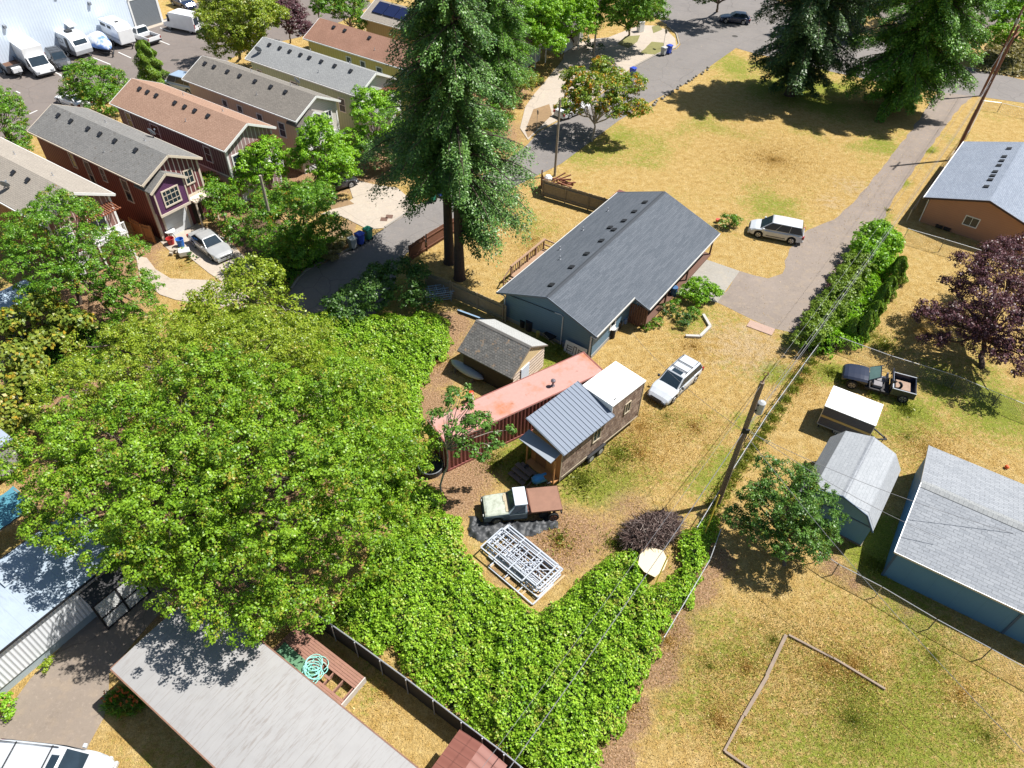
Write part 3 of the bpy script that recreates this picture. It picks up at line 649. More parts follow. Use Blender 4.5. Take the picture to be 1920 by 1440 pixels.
def deck_rail():
    o = W(968, 520, 0); e = W(1040, 455, 0.0); az = radians(56.39)
    h = thing('stair_rail', 'unpainted timber stair railing at the back of the blue house', 'railing', (-1.37, 43.83, 0), az)
    mb = MB(); mb.box(4.6, 9.6, .5, 1.95, .55, .65)
    for x in np.arange(4.7, 9.8, 1.2): mb.box(x - .06, x + .06, 1.88, 2.0, 0, 1.55)
    for x in np.arange(4.7, 9.6, .32): mb.box(x - .05, x + .05, 1.96, 2.0, .6, 1.5)
    mb.box(4.6, 9.7, 1.84, 2.04, 1.5, 1.57); mb.box(9.6, 9.7, .6, 1.98, 1.45, 1.55); mb.box(9.6, 9.7, .6, 1.98, .95, 1.05)
    for k in range(4): mb.box(3.7 + .22 * k, 3.94 + .22 * k, .6, 1.95, .1 + .12 * k, .16 + .12 * k)
    mb.beam((3.6, 1.94, .9), (4.7, 1.94, 1.5), .07, .1); mb.box(3.58, 3.68, 1.88, 1.98, 0, .95)
    mb.build('handrail', flat('cedar_rail', (.30, .19, .12), .85), h)
deck_rail()

# ---------------------------------------------------------------- brown house, garage, gambrel shed
def brown_house():
    az = radians(53.85); h = thing('bungalow', 'terracotta brown bungalow with a blue-grey shingle roof at the right edge', 'house', (37.09, 60.42, 0), az)
    RM = shingle('roof_slate_blue', (.17, .20, .25), (.23, .26, .31)); L = 14.7; Wd = 9.9; ze, zr = 2.6, 4.1; sl = (zr - ze) / (Wd / 2)
    rf = MB(); gable_roof(rf, 0, L, -Wd, 0, ze, zr); roof = rf.build('roof', RM, h)
    w = MB(); gable_walls(w, .5, L - .5, -Wd + .5, -.5, ze - .14 + sl * .5 - .02, zr - .17); w.build('wall', siding('terracotta_lap', (.40, .21, .135), .2, line=.8), h)
    t = MB(); fascia(t, [(-.03, .05, ze - .08), (-.03, -Wd / 2, zr - .08), (-.03, -Wd - .05, ze - .08)], .05, .17); t.build('barge_board', flat('brown_barge', (.05, .03, .03), .6), h)
    g = MB(); g.beam((-.05, .05, ze - .07), (L, .05, ze - .07), .08, .12); g.tube([(.4, .05, ze - .1), (.45, -.4, ze - .3), (.45, -.44, .1)], .04, 6); g.build('gutter', M_white, h)
    window(h, (.5, -4.4, 1.55), (-1, 0), 1.25, .95, None, (2, 1), .08)
    for x in (3.0, 4.6, 5.6, 6.6, 8.2, 9.4, 10.5, 12.7): box_vent(roof, (x, -4.1, ze + sl * 4.1 - .01), .36, .12, -atan2(sl, 1))
    for y in (-2.2, -2.9):
        m = MB(); m.box(.3, .5, y - .3, y + .3, .1, .35); m.build('crawl_vent', M_dark, h)
brown_house()
S_LG = shingle('roof_light_grey', (.205, .22, .24), (.265, .28, .30), .2, .5, mortar=.45, stain=.2)
S_LG2 = shingle('roof_pale_grey', (.26, .275, .29), (.30, .315, .33), .2, .42, mortar=.8, stain=.1)
M_bluew = siding('deep_blue_lap', (.11, .24, .36), .3, vert=True, line=.85)
def garage():
    az = radians(-32.04); h = thing('garage', 'large blue outbuilding with a light grey shingle roof in the lower right', 'garage', (20.99, 22.29, 0), az)
    ze, zr = 2.4, 3.55; Wd = 9.2; L = 14.5; sl = (zr - ze) / (Wd / 2)
    rf = MB(); gable_roof(rf, 0, L, 0, Wd, ze, zr, .12); roof = rf.build('roof', [S_LG], h)
    rc = MB(); rc.prism([(0, Wd / 2 - .3, zr - .055), (0, Wd / 2, zr + .03), (0, Wd / 2 + .3, zr - .055)], (L, 0, 0)); rc.build('ridge_cap', shingle('cap_grey', (.22, .23, .235), (.27, .28, .28), .3, .25), roof)
    w = MB(); gable_walls(w, .15, L - .2, .15, Wd - .15, ze - .12 + sl * .15 - .01, zr - .14); w.build('wall', siding('blue_sheet', (.10, .23, .36), 1.2, vert=True, line=.8), h)
    t = MB(); fascia(t, [(-.02, -.02, ze - .05), (-.02, Wd / 2, zr - .05), (-.02, Wd + .02, ze - .05)], .035, .12); fascia(t, [(-.02, -.03, ze - .05), (L, -.03, ze - .05)], .035, .12); t.build('drip_edge', M_steel, h)
    
    for x in (.1, 6.3): c = MB(); c.box(x, x + .12, .11, .17, 0, 2.3); c.build('corner_board', flat('blue_trim', (.06, .11, .18), .6), h)
garage()
def gambrel():
    az = radians(54.85); h = thing('gambrel_shed', 'barn-shaped blue shed with a pale grey gambrel roof behind the dark green tree', 'shed', (20.42, 23.75, 0), az)
    Y = [0.0, .68, 2.2, 3.72, 4.35]; Z = [1.9, 2.92, 3.42, 2.92, 1.9]; x0, x1 = .15, 5.75
    rf = MB(); th = .08
    rf.prism([(x0, y, z) for y, z in zip(Y, Z)] + [(x0, y, z) for y, z in zip([4.27, 3.66, 2.2, .74, .08], [1.9, 2.85, 3.33, 2.85, 1.9])], (x1 - x0, 0, 0)); roof = rf.build('roof', S_LG2, h)
    rc = MB(); rc.prism([(x0, 2.08, 3.39), (x0, 2.2, 3.45), (x0, 2.32, 3.39)], (x1 - x0, 0, 0)); rc.build('ridge_cap', S_LG, roof)
    w = MB(); w.prism([(.45, .12, 0), (.45, .12, 1.95), (.45, .76, 2.83), (.45, 2.2, 3.31), (.45, 3.64, 2.83), (.45, 4.2, 1.95), (.45, 4.2, 0)], (5.1, 0, 0)); w.build('wall', siding('shed_blue', (.12, .26, .38), .4, vert=True, line=.88), h)
    t = MB(); fascia(t, [(.13, y, z - .04) for y, z in zip(Y, Z)], .04, .1); t.box(.42, .46, .15, 4.2, 1.78, 1.86); t.build('trim', flat('blue_trim', (.06, .11, .18), .6), h)
    f = MB(); f.box(.4, 5.6, .08, 4.25, 0, .12); f.build('skid', M_gwood, h)
    d = MB(); d.box(.40, .46, 1.4, 3.0, .12, 1.78); d.build('door', siding('shed_blue_door', (.10, .22, .33), .8, vert=True, line=.7), h)
gambrel()

# ---------------------------------------------------------------- shake roof shed
def shake_shed():
    az = radians(145.53); h = thing('tool_shed', 'small wooden shed with a rough wood-shake roof next to the rusty shipping container', 'shed', (-.05, 35.14, 0), az)
    sh = shingle('wood_shakes', (.085, .083, .08), (.16, .155, .145), .17, .22, mortar=.25, stain=.5, fleck=(.3, .2, .12)); sh2 = shingle('shakes_pale', (.30, .305, .295), (.35, .35, .34), .17, .22, mortar=.7, stain=.2)  # dark shakes for one slope, paler ones for the other
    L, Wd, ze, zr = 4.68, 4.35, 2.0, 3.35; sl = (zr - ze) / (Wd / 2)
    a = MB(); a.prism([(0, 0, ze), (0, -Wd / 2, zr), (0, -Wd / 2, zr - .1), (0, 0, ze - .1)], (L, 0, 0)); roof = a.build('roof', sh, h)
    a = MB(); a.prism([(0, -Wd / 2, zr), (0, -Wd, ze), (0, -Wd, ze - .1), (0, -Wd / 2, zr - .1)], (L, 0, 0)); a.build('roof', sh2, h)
    rc = MB(); rc.prism([(0, -Wd / 2 - .14, zr - .06), (0, -Wd / 2, zr + .04), (0, -Wd / 2 + .14, zr - .06)], (L, 0, 0)); rc.build('ridge_cap', flat('shake_cap', (.16, .15, .14), .9, var=.4, scale=6), roof)
    w = MB(); gable_walls(w, .1, L - .3, -Wd + .3, -.3, ze - .1 + sl * .3 - .02, zr - .13); w.build('wall', siding('shed_shade_boards', (.045, .035, .03), .2, line=.6), h)  # board colour darkened to stand for the deep shade of the open lean-to
    g = MB(); g.prism([(.09, -.25, ze - .05), (.09, -Wd / 2, zr - .14), (.09, -Wd + .25, ze - .05)], (-.03, 0, 0)); g.build('gable_panel', flat('plywood', (.66, .50, .27), .8, var=.12), h)
    s = MB()
    for k in range(7): s.box(.04, .10, -Wd + .3, -.3, .12 + k * .28, .30 + k * .28)
    s.build('slat', flat('bleached_slats', (.55, .45, .36), .9, var=.2), h)
    d = MB(); d.box(-.02, .04, -2.1, -1.15, .1, 1.95); d.build('door', flat('door_paint', (.62, .7, .8), .5), h)
    b = MB(); fascia(b, [(-.02, 0, ze - .06), (-.02, -Wd / 2, zr - .06), (-.02, -Wd, ze - .06)], .04, .09); b.build('barge_board', M_gwood, h)
shake_shed()

# ---------------------------------------------------------------- shipping container
def container():
    az = radians(34.6); h = thing('shipping_container', 'long rusty red-pink shipping container between the small shed and the shingled tiny house', 'container', (.52, 33.05, 0), az)
    L, Wd, H = 12.2, 2.44, 2.6; x0, x1, y0, y1 = -L / 2, L / 2, -Wd / 2, Wd / 2
    rp = NT('container_roof_paint'); n = rp.noise(.55, 6, rough=.65); n2 = rp.noise(5, 5)
    c = rp.mix(n2, (.36, .205, .175), (.43, .26, .225)); c = rp.mix(rp.ramp(n, [(.46, 0.0), (.64, .85)]), c, (.38, .13, .05)); c = rp.mix(rp.ramp(rp.noise(2.2, 6, rough=.75), [(.63, 0.0), (.74, .7)]), c, (.16, .06, .03)); rp.bump(n2, .2, .02); M_cr = rp.out(c, .7, 0, .3)
    M_side = flat('container_side_paint', (.25, .085, .07), .6, var=.3, scale=1.2)
    r = MB(); r.box(x0 + .02, x1 - .02, y0 + .03, y1 - .03, H - .08, H - .02); r.build('roof', M_cr, h)
    w = MB()
    def corr(side):
        y = y0 if side < 0 else y1; p = .28; pts = []; x = x0 + .12; d = .07
        while x < x1 - .12 - p:
            pts += [(x, 0), (x + .09, 0), (x + .14, d), (x + .23, d)]; x += p
        pts.append((x, 0))
        vs = []; fs = []
        for i, (a, b) in enumerate(pts):
            yy = y - side * b - side * .03; vs += [(a, yy, .16), (a, yy, H - .08)]
            if i: fs.append((2 * i - 2, 2 * i, 2 * i + 1, 2 * i - 1))
        w.add(vs, fs)
    corr(-1); corr(1)
    for xe, s in ((x0, -1), (x1, 1)):
        yy = y0 + .1
        while yy < y1 - .25: w.box(xe - s * .09, xe - s * .03, yy, yy + .13, .16, H - .08); w.box(xe - s * .13, xe - s * .09, yy, yy + .28, .16, H - .08); yy += .28
    w.build('corrugated_wall', M_side, h)
    f = MB()
    for y in (y0, y1 - .1): f.box(x0, x1, y, y + .1, 0.02, .17); f.box(x0, x1, y + (.04 if y < 0 else 0), y + (.1 if y < 0 else .06), H - .1, H)
    for x in (x0, x1 - .12):
        f.box(x, x + .12, y0 + .1, y1 - .1, .02, .17); f.box(x + .01, x + .1, y0 + .1, y1 - .1, H - .1, H)
        for y in (y0 + .005, y1 - .125): f.box(x + .002, x + .118, y, y + .12, .17, H - .1)
    f.build('frame', M_side, h)
    k = MB(); 
    for y in (-.9, -.35, .35, .9): k.tube([(x0 - .05, y, .25), (x0 - .05, y, H - .15)], .022, 6)
    k.build('lock_rod', M_steel, h)
    s = MB(); s.tube([(0, 0, -.02), (0, 0, .42)], .075, 12); s.tube([(0, 0, .0), (0, 0, .05)], .14, 12); s.tube([(0, 0, .42), (0, 0, .52), (0, 0, .6)], [.16, .16, .06], 14); s.build('stove_pipe', flat('stove_metal', (.25, .22, .24), .35, .6), h, loc=(2.3, -.45, H - .02))
container()

# ---------------------------------------------------------------- tiny house on wheels
def tiny_house():
    az = radians(46.19); h = thing('tiny_house', 'brown shingled tiny house on wheels with a white roof box and a grey metal roof', 'tiny house', (6.2, 30.97, 0), az)
    sm = shingle('cedar_shingles', (.12, .072, .052), (.40, .30, .235), .29, .24, mortar=.15, stain=.5)
    w = MB(); w.box(0, 3.25, .03, 2.42, .62, 3.9); w.box(-4.42, 0, .03, 2.42, .5, 3.36)
    w.prism([(-4.42, .03, 3.36), (-4.42, 2.42, 3.9), (-4.42, 2.42, 3.36)], (4.42, 0, 0)); w.build('wall', sm, h)
    r = MB(); r.box(-.03, 3.29, -.03, 2.48, 3.9, 4.0); r.box(-.02, .03, -.02, 2.47, 3.4, 3.9)
    wr = r.build('white_roof', flat('white_membrane', (.80, .80, .79), .6, var=.03), h)
    v = MB(); v.tube([(0, 0, 0), (.0, 0, .16)], .04, 8); v.build('vent_pipe', M_dark, wr, loc=(.5, .25, 4.0))
    mr = MB(); mr.prism([(-4.7, -.3, 3.33), (-.03, -.3, 3.33), (-.03, 2.85, 4.08), (-4.7, 2.85, 4.08)], (0, 0, .05))
    for i in range(15):
        x = -4.66 + i * .328; mr.prism([(x, -.3, 3.38), (x + .03, -.3, 3.38), (x + .03, 2.85, 4.13), (x, 2.85, 4.13)], (0, 0, .035))
    mr.build('metal_roof', flat('grey_steel_roof', (.17, .20, .25), .6, .0, var=.04, spec=.2), h)
    cn = MB(); cn.prism([(-5.32, .12, 2.82), (-4.46, .12, 3.02), (-4.46, 2.75, 3.02), (-5.32, 2.75, 2.82)], (0, 0, .05)); cn.build('canopy', flat('grey_steel_canopy', (.27, .30, .34), .6, .0, var=.04, spec=.2), h)
    fw = MB(); fw.box(-4.47, -4.422, .03, 2.42, .5, 3.3); fw.build('front_wall', siding('cedar_boards', (.42, .20, .07), .14, vert=True, line=.6), h)
    p = MB(); p.box(-5.0, -4.46, .05, 2.4, .62, .72)
    p.box(-5.0, -4.93, .05, .14, .72, 2.84); p.box(-5.0, -4.93, 2.3, 2.39, .72, 2.84); p.build('porch', flat('orange_cedar', (.40, .19, .065), .7, var=.2), h)
    d = MB(); d.box(-4.52, -4.47, 1.2, 2.0, .74, 2.6); d.build('door', flat('door_brown', (.2, .09, .04), .6), h)
    ch = MB(); ch.box(-5.3, 3.6, .2, .32, .48, .7); ch.box(-5.3, 3.6, 2.1, 2.22, .48, .7); ch.box(-4.3, 3.2, .06, 2.38, .6, .715); ch.beam((3.5, 1.2, .58), (4.5, 1.2, .58), .12, .12); ch.build('chassis', M_dark, h)
    window(h, (-1.2, .03, 2.25), (0, -1), .75, 1.05, flat('tan_frame', (.42, .36, .26), .6), (2, 1), .07)
    window(h, (1.75, .03, 2.6), (0, -1), .6, .95, MATS['tan_frame'], (2, 1), .07)
    tb = MB(); tb.box(-4.47, -4.41, -.0, .03, .5, 3.3); tb.box(3.2, 3.26, .0, .03, .7, 3.85); tb.box(-4.3, 3.2, -.0, .025, .70, .80); tb.build('trim', flat('tan_frame', (.42, .36, .26), .6), h)
    for x in (-1.55, -.65):
        for y, s in ((.05, -1), (2.4, 1)):
            t = MB(); t.tube([(0, -s * .02, 0), (0, s * .16, 0)], .36, 20); wo = t.build('wheel', M_black, h, loc=(x, y, .36))
            q = MB(); q.tube([(0, s * .15, 0), (0, s * .175, 0)], .2, 16); q.build('rim', flat('rim_silver', (.55, .56, .58), .3, .5), wo)
    fd = MB(); fd.prism([(-2.0, -.17, .72), (-1.9, -.17, .8), (-.3, -.17, .8), (-.2, -.17, .72)], (0, .2, 0)); fd.build('fender', M_dark, h)
    return h
tiny_house()
def tiny_steps():
    az = radians(46.19); h = thing('wooden_steps', 'dark timber steps in shade at the porch end of the tiny house', 'steps', (6.2, 30.97, 0), az)
    a = MB()
    for k in range(3): a.box(-6.15 + .3 * k, -5.82 + .3 * k, 1.5, 2.8, .18 + .17 * k, .23 + .17 * k)
    for k in range(2): a.box(-5.25 + k * .12, -5.15 + k * .12, 1.2, 2.6, .56, .6)
    a.build('tread', flat('grey_tread', (.16, .12, .10), .85, var=.3), h)
    b = MB(); [b.beam((-6.1, y, .1), (-5.1, y, .58), .05, .2) for y in (1.25, 1.9, 2.55)]; b.build('stringer', MATS['grey_tread'], h)
tiny_steps()
def propane():
    p = W(1014, 897, .4); h = thing('propane_tank', 'blue propane cylinder lying by the tiny house steps', 'tank', (p[0], p[1], .1), radians(26))
    b = MB(); R = []
    for x, r in ((-.62, .02), (-.58, .15), (-.48, .25), (-.32, .3), (.32, .3), (.48, .25), (.58, .15), (.62, .02)): R.append([(x, r * cos(2 * pi * k / 18), .34 + r * sin(2 * pi * k / 18)) for k in range(18)])
    b.loft(R); b.build('cylinder', flat('tank_blue', (.07, .34, .66), .35), h, smooth=True)
    l = MB(); [l.box(x - .04, x + .04, -.2, .2, -.1, .12) for x in (-.35, .35)]; l.build('foot', M_steel, h)
    v = MB(); v.tube([(-.55, 0, .5), (-.66, 0, .6), (-.66, 0, .72)], .03, 6); v.build('valve', M_steel, h)
propane()

# ---------------------------------------------------------------- mobile homes at lower left
def mh_roof_mat(name, c, dirt):
    t = NT(name); v = t.mapping('Object', (9, 1.1, 1)); n = t.noise(1, 6, vec=v, rough=.75); v2 = t.mapping('Object', (.5, .25, 1)); n2 = t.noise(1, 4, vec=v2)
    k = t.math('MULTIPLY', t.ramp(n, [(.5, 0.0), (.62, 1.0)]), t.ramp(n2, [(.38, 0.1), (.6, 1.0)]))
    s = t.sep(t.tc.outputs['Object']); fr = t.math('LESS_THAN', t.math('FRACT', t.math('DIVIDE', s[0], .61)), .04)
    col = t.mix(t.noise(1.5, 4), dk(c, .9), dk(c, 1.08)); col = t.mix(t.math('MULTIPLY', k, .5), col, dirt); col = t.mix(t.math('MULTIPLY', fr, .3), col, dk(dirt, .9))
    return t.out(col, .55, 0, .3)
def mobile_home(loc, az, x0, x1, Wd, label, roofm, wallm, ze=2.9, zc=3.12, skirt=None, rust=True):
    h = thing('mobile_home', label, 'mobile home', (loc[0], loc[1], 0), az)
    r = MB(); n = 8; pts = [(x0, Wd * i / n, ze + (zc - ze) * sin(pi * i / n)) for i in range(n + 1)]; low = [(x0, Wd * i / n, ze - .09) for i in range(n, -1, -1)]
    r.prism(pts + low, (x1 - x0, 0, 0)); roof = r.build('roof', roofm, h)
    w = MB(); w.box(x0 + .12, x1 - .12, .12, Wd - .12, .62, ze - .1); w.build('wall', wallm, h)
    s = MB(); s.box(x0 + .2, x1 - .2, .2, Wd - .2, 0, .62); s.build('skirting', skirt or flat('skirt_blue', (.35, .42, .45), .7), h)
    g = MB(); g.beam((x0, -.03, ze - .05), (x1, -.03, ze - .05), .06, .12); g.beam((x0, Wd + .03, ze - .05), (x1, Wd + .03, ze - .05), .06, .12)
    g.beam((x0 - .03, 0, ze - .05), (x0 - .03, Wd, ze - .05), .06, .12); g.build('eave_trim', flat('rusty_trim', (.22, .12, .08), .8, var=.4, scale=4) if rust else M_dark, h)
    return h, roof
h1, r1 = mobile_home((-23.13, 14.83), radians(57.55), -9.5, 6.6, 4.65, 'pale mobile home with white ribbed siding half in tree shade at the left edge', mh_roof_mat('mh_roof_pale', (.32, .38, .44), (.22, .25, .28)), ribbed('white_ribs', (.72, .74, .76), .2, .4, dark=.75, depth=.5), 2.95, 3.1, rust=False)
for x, y in ((2.2, 3.0), (-2.5, 1.6)):
    m = MB(); m.box(-.3, .3, -.25, .25, 0, .15); m.build('roof_hatch', flat('hatch_grey', (.35, .4, .45), .6), r1, loc=(x, y, 3.05))
h2, r2 = mobile_home((-17.73, 14.15), radians(-33.42), 0, 16.5, 4.8, 'old mobile home with a streaky grey-white roof along the bottom edge', mh_roof_mat('mh_roof_grey', (.29, .285, .28), (.17, .14, .12)), flat('mh_wall_blue', (.42, .46, .50), .5, var=.1), 3.0, 3.16)
def lattice_porch():
    h = thing('lattice_porch', 'black-framed porch with white lattice panels on the side of the pale mobile home', 'porch', (-23.13, 14.83, 0), radians(57.55))
    r = MB(); r.prism([(3.72, -1.0, 2.3), (6.3, -1.0, 2.3), (6.3, -.08, 2.62), (3.72, -.08, 2.62)], (0, 0, .06)); r.build('porch_roof', flat('porch_black', (.025, .024, .026), .5), h)
    f = MB()
    for x in (3.75, 5.0, 6.25): f.box(x - .05, x + .05, -.97, -.87, 0, 2.3)
    for z in (.05, 1.0, 2.2): f.box(3.72, 6.3, -.965, -.885, z, z + .09)
    f.build('frame', MATS['porch_black'], h)
    for (a, b) in ((3.8, 4.95), (5.05, 6.2)):
        for z0, z1 in ((.14, .98), (1.1, 2.18)):
            l = MB(); st = .13; w_, hh = b - a, z1 - z0; k = -hh
            while k < w_:
                p0 = (a + max(k, 0), z0 + max(-k, 0)); e = min(w_ - max(k, 0), hh - max(-k, 0))
                if e > .02:
                    l.beam((p0[0], -.92, p0[1]), (p0[0] + e, -.92, p0[1] + e), .012, .04)
                    l.beam((2 * a + w_ - p0[0], -.935, p0[1]), (2 * a + w_ - p0[0] - e, -.935, p0[1] + e), .012, .04)
                k += st
            l.build('lattice_panel', M_white, h)
lattice_porch()
def deck():
    h = thing('timber_deck', 'reddish brown timber deck with missing boards behind the grey-roofed mobile home', 'deck', (-17.73, 14.15, 0), radians(-33.42))
    a = MB(); m = flat('redwood_boards', (.27, .14, .10), .85, var=.25, scale=5); x0, x1, y0, y1 = 3.9, 8.6, 5.2, 7.0; z = .45; k = 0; y = y0
    while y < y1 - .05:
        if k in (3, 4, 6, 7): a.box(x0, x0 + 2.5, y, y + .125, z, z + .04); 
        elif k == 5: a.box(x0, x1 - 1.3, y, y + .125, z, z + .04)
        else: a.box(x0, x1, y, y + .125, z, z + .04)
        y += .14; k += 1
    a.build('deck_board', m, h)
    b = MB(); [b.box(x, x + .06, y0, y1, .2, z - .01) for x in np.arange(x0, x1 + .01, .65)]; b.build('joist', m, h)
    c = MB(); c.box(x1, x1 + .05, y0 - .02, y1 + .02, .0, z + .05); c.build('end_board', flat('pale_end_board', (.5, .46, .42), .8), h)
    d = MB(); [d.box(x - .06, x + .06, y - .06, y + .06, 0, z) for x in (x0 + .1, x1 - .1) for y in (y0 + .1, y1 - .1)]; d.build('post', m, h)
    t = MB(); t.prism([(4.1, 4.9, .46), (6.6, 4.9, .46), (6.6, 5.9, .5), (4.1, 6.0, .5)], (0, 0, .02)); o = t.build('green_tarp', flat('tarp_green', (.10, .22, .12), .6, var=.3, bump=.4), None); o.location = (-17.73, 14.15, 0); o.rotation_euler = (0, 0, radians(-33.42)); tag(o, 'green cloth spread on the near end of the timber deck', 'cloth')
    hs = MB(); rg = random.Random(4); pts = []
    for i in range(150):
        t_ = i * .42; r_ = .42 + .16 * sin(i * .37) + rg.uniform(-.02, .02); pts.append((6.35 + .35 * sin(i * .05) + r_ * cos(t_), 5.85 + .25 * cos(i * .07) + r_ * .9 * sin(t_), .56 + .0012 * i + .02 * sin(i * 1.3)))
    hs.tube(pts, .022, 5); o = hs.build('garden_hose', flat('hose_aqua', (.28, .62, .55), .4), None); o.location = (-17.73, 14.15, 0); o.rotation_euler = (0, 0, radians(-33.42)); tag(o, 'pale aqua garden hose heaped in loose coils on the timber deck', 'hose')
deck()
def rust_shed():
    c = W(862, 1367, 2.0); r0 = W(903, 1400, 2.2); az = radians(-33.4)
    h = thing('metal_shed', 'small shed with a rusty brown metal roof beside the black fence at the bottom edge', 'shed', (c[0], c[1], 0), az)
    m = ribbed('rust_sheet', (.20, .075, .055), .42, .6, depth=.3, dark=.6, fr_w=.08)
    r = MB(); r.prism([(0, 0, 1.98), (1.25, 0, 2.3), (2.6, 0, 1.98), (2.6, 0, 1.93), (1.25, 0, 2.25), (0, 0, 1.93)], (0, -3.2, 0)); r.build('roof', m, h)
    w = MB(); w.prism([(.12, -.12, 0), (.12, -.12, 1.94), (1.25, -.12, 2.24), (2.48, -.12, 1.94), (2.48, -.12, 0)], (0, -2.95, 0)); w.build('wall', ribbed('shed_wall_tan', (.26, .12, .1), .3, .6), h)
rust_shed()
# ================================================================ vegetation
def unit(a): return a / np.maximum(np.linalg.norm(a, axis=1, keepdims=True), 1e-9)
def leaf_quads(rg, C, N, size, aspect=.72, D=None, fold=.16):
    """diamond leaves: centre C, normal N, long axis D (random when None)"""
    n = len(C); N = unit(N)
    if D is None: D = rg.normal(size=(n, 3))
    D = unit(D - N * (D * N).sum(1, keepdims=True)); S = np.cross(N, D); s = size.reshape(-1, 1)
    a = C - D * s * .5; b = C + S * s * aspect * .5 + N * s * fold; c = C + D * s * .5; d = C - S * s * aspect * .5 + N * s * fold
    return np.stack([a, b, c, d], 1).reshape(-1, 3)
def wob(p, k=1.0, ph=0.0):
    return (np.sin(p[:, 0] * 1.7 * k + ph) + np.sin(p[:, 1] * 2.1 * k + 1.3 * ph + 2) + np.sin(p[:, 2] * 2.6 * k + ph * .7) + np.sin((p[:, 0] + p[:, 1]) * 3.1 * k + ph) + np.sin((p[:, 1] - p[:, 2]) * 3.7 * k)) / 5
def crown_cloud(rg, lobes, density, lpc, leaf, cr, gap=-.55, inner=.2, low=-.35):
    L = []
    for l in lobes:
        l = list(l); R = l[3]
        if R < .7: L.append(l); continue
        L.append(l[:3] + [q * .80 for q in l[3:6]])
        for _ in range(int(5 + 3.2 * R)):
            d = unit(rg.normal(size=(1, 3)))[0]
            if d[2] < -.25: d[2] *= -1
            f = rg.uniform(.26, .44) * (1.0 if R < 3 else .8); L.append([l[k] + d[k] * l[3 + k] * (1 - f * .55) for k in range(3)] + [R * f, R * f, R * f * .8])
    L = np.array(L, float)
    C_, N_ = [], []
    for i, l in enumerate(L):
        R = l[3:6]; area = 4 * pi * ((R[0] * R[1]) ** 1.6 / 3 + (R[0] * R[2]) ** 1.6 / 3 + (R[1] * R[2]) ** 1.6 / 3) ** (1 / 1.6); n = max(5, int(area * density * 1.15))
        d = unit(rg.normal(size=(n, 3))); d = d[d[:, 2] > low - rg.random(len(d)) * .3]
        f = 1 - np.abs(rg.normal(size=(len(d), 1))) * .13; k = rg.random(len(d)) < inner; f[k] *= rg.uniform(.45, .85, (k.sum(), 1))
        f *= 1 + .12 * wob(d * 3, 1, i)[:, None]
        p = l[:3] + d * R * f; keep = np.ones(len(p), bool)
        for j, m in enumerate(L):
            if j != i: keep &= (((p - m[:3]) / m[3:6]) ** 2).sum(1) > .5
        keep &= wob(p, .9, i * .3) > gap - .35 * rg.random(len(p))
        C_.append(p[keep]); N_.append(unit(d / R)[keep])
    C = np.concatenate(C_); N = np.concatenate(N_); n = len(C)
    rr = cr * rg.uniform(.6, 1.3, n)
    o = unit(rg.normal(size=(n * lpc, 3))) * rg.random((n * lpc, 1)) ** .4; o[:, 2] = np.abs(o[:, 2]) * .75 - .12
    P = np.repeat(C, lpc, 0) + o * np.repeat(rr, lpc)[:, None]
    NN = o * 1.0 + np.repeat(N, lpc, 0) * .3 + np.array([.12, .03, .35]) + rg.normal(size=(n * lpc, 3)) * .34
    s = leaf * rg.uniform(.65, 1.35, n * lpc)
    return leaf_quads(rg, P, NN, s), C
BARK = flat('bark_grey', (.16, .125, .095), .9, var=.3, scale=4, bump=.5)
BARKD = flat('bark_fir', (.085, .06, .048), .95, var=.35, scale=5, bump=.8)
BARKP = flat('bark_pale', (.36, .32, .27), .9, var=.2, scale=4)
G_MAP = leafmat('leaves_maple', (0.03, 0.1, 0.008), (0.08, 0.215, 0.014), (0.19, 0.37, 0.024), warm=(.32, .16, .02))
G_LIN = leafmat('leaves_broad', (0.045, 0.12, 0.006), (0.12, 0.265, 0.013), (0.27, 0.43, 0.026), warm=(.36, .23, .04))
G_YEL = leafmat('leaves_yellow_green', (0.075, 0.14, 0.008), (0.18, 0.28, 0.016), (0.34, 0.42, 0.034), warm=(.36, .26, .06))
G_BRI = leafmat('leaves_bright', (0.07, 0.2, 0.008), (0.15, 0.36, 0.012), (0.28, 0.48, 0.024))
G_DRK = leafmat('leaves_dark', (0.03, 0.085, 0.022), (0.055, 0.135, 0.026), (0.11, 0.21, 0.035))
G_FIR = leafmat('needles_fir', (0.025, 0.08, 0.022), (0.06, 0.155, 0.034), (0.16, 0.3, 0.055), trans=.15)
G_PUR = leafmat('leaves_purple', (.035, .012, .018), (.075, .028, .038), (.15, .065, .075), trans=.2)
G_ORG = leafmat('leaves_orange_tipped', (0.08, 0.16, 0.012), (0.14, 0.25, 0.018), (0.24, 0.34, 0.03), warm=(.70, .30, .03), wa=.48)
G_SUM = leafmat('leaves_sumac', (.09, .16, .02), (.16, .24, .03), (.26, .30, .04), warm=(.55, .33, .03), wa=.42)
G_BER = leafmat('leaves_bramble', (0.07, 0.18, 0.008), (0.185, 0.38, 0.014), (0.39, 0.58, 0.05), warm=(.42, .36, .08), clump=1.6)
G_IVY = leafmat('leaves_thuja', (.07, .16, .012), (.13, .25, .018), (.22, .34, .03), trans=.2)

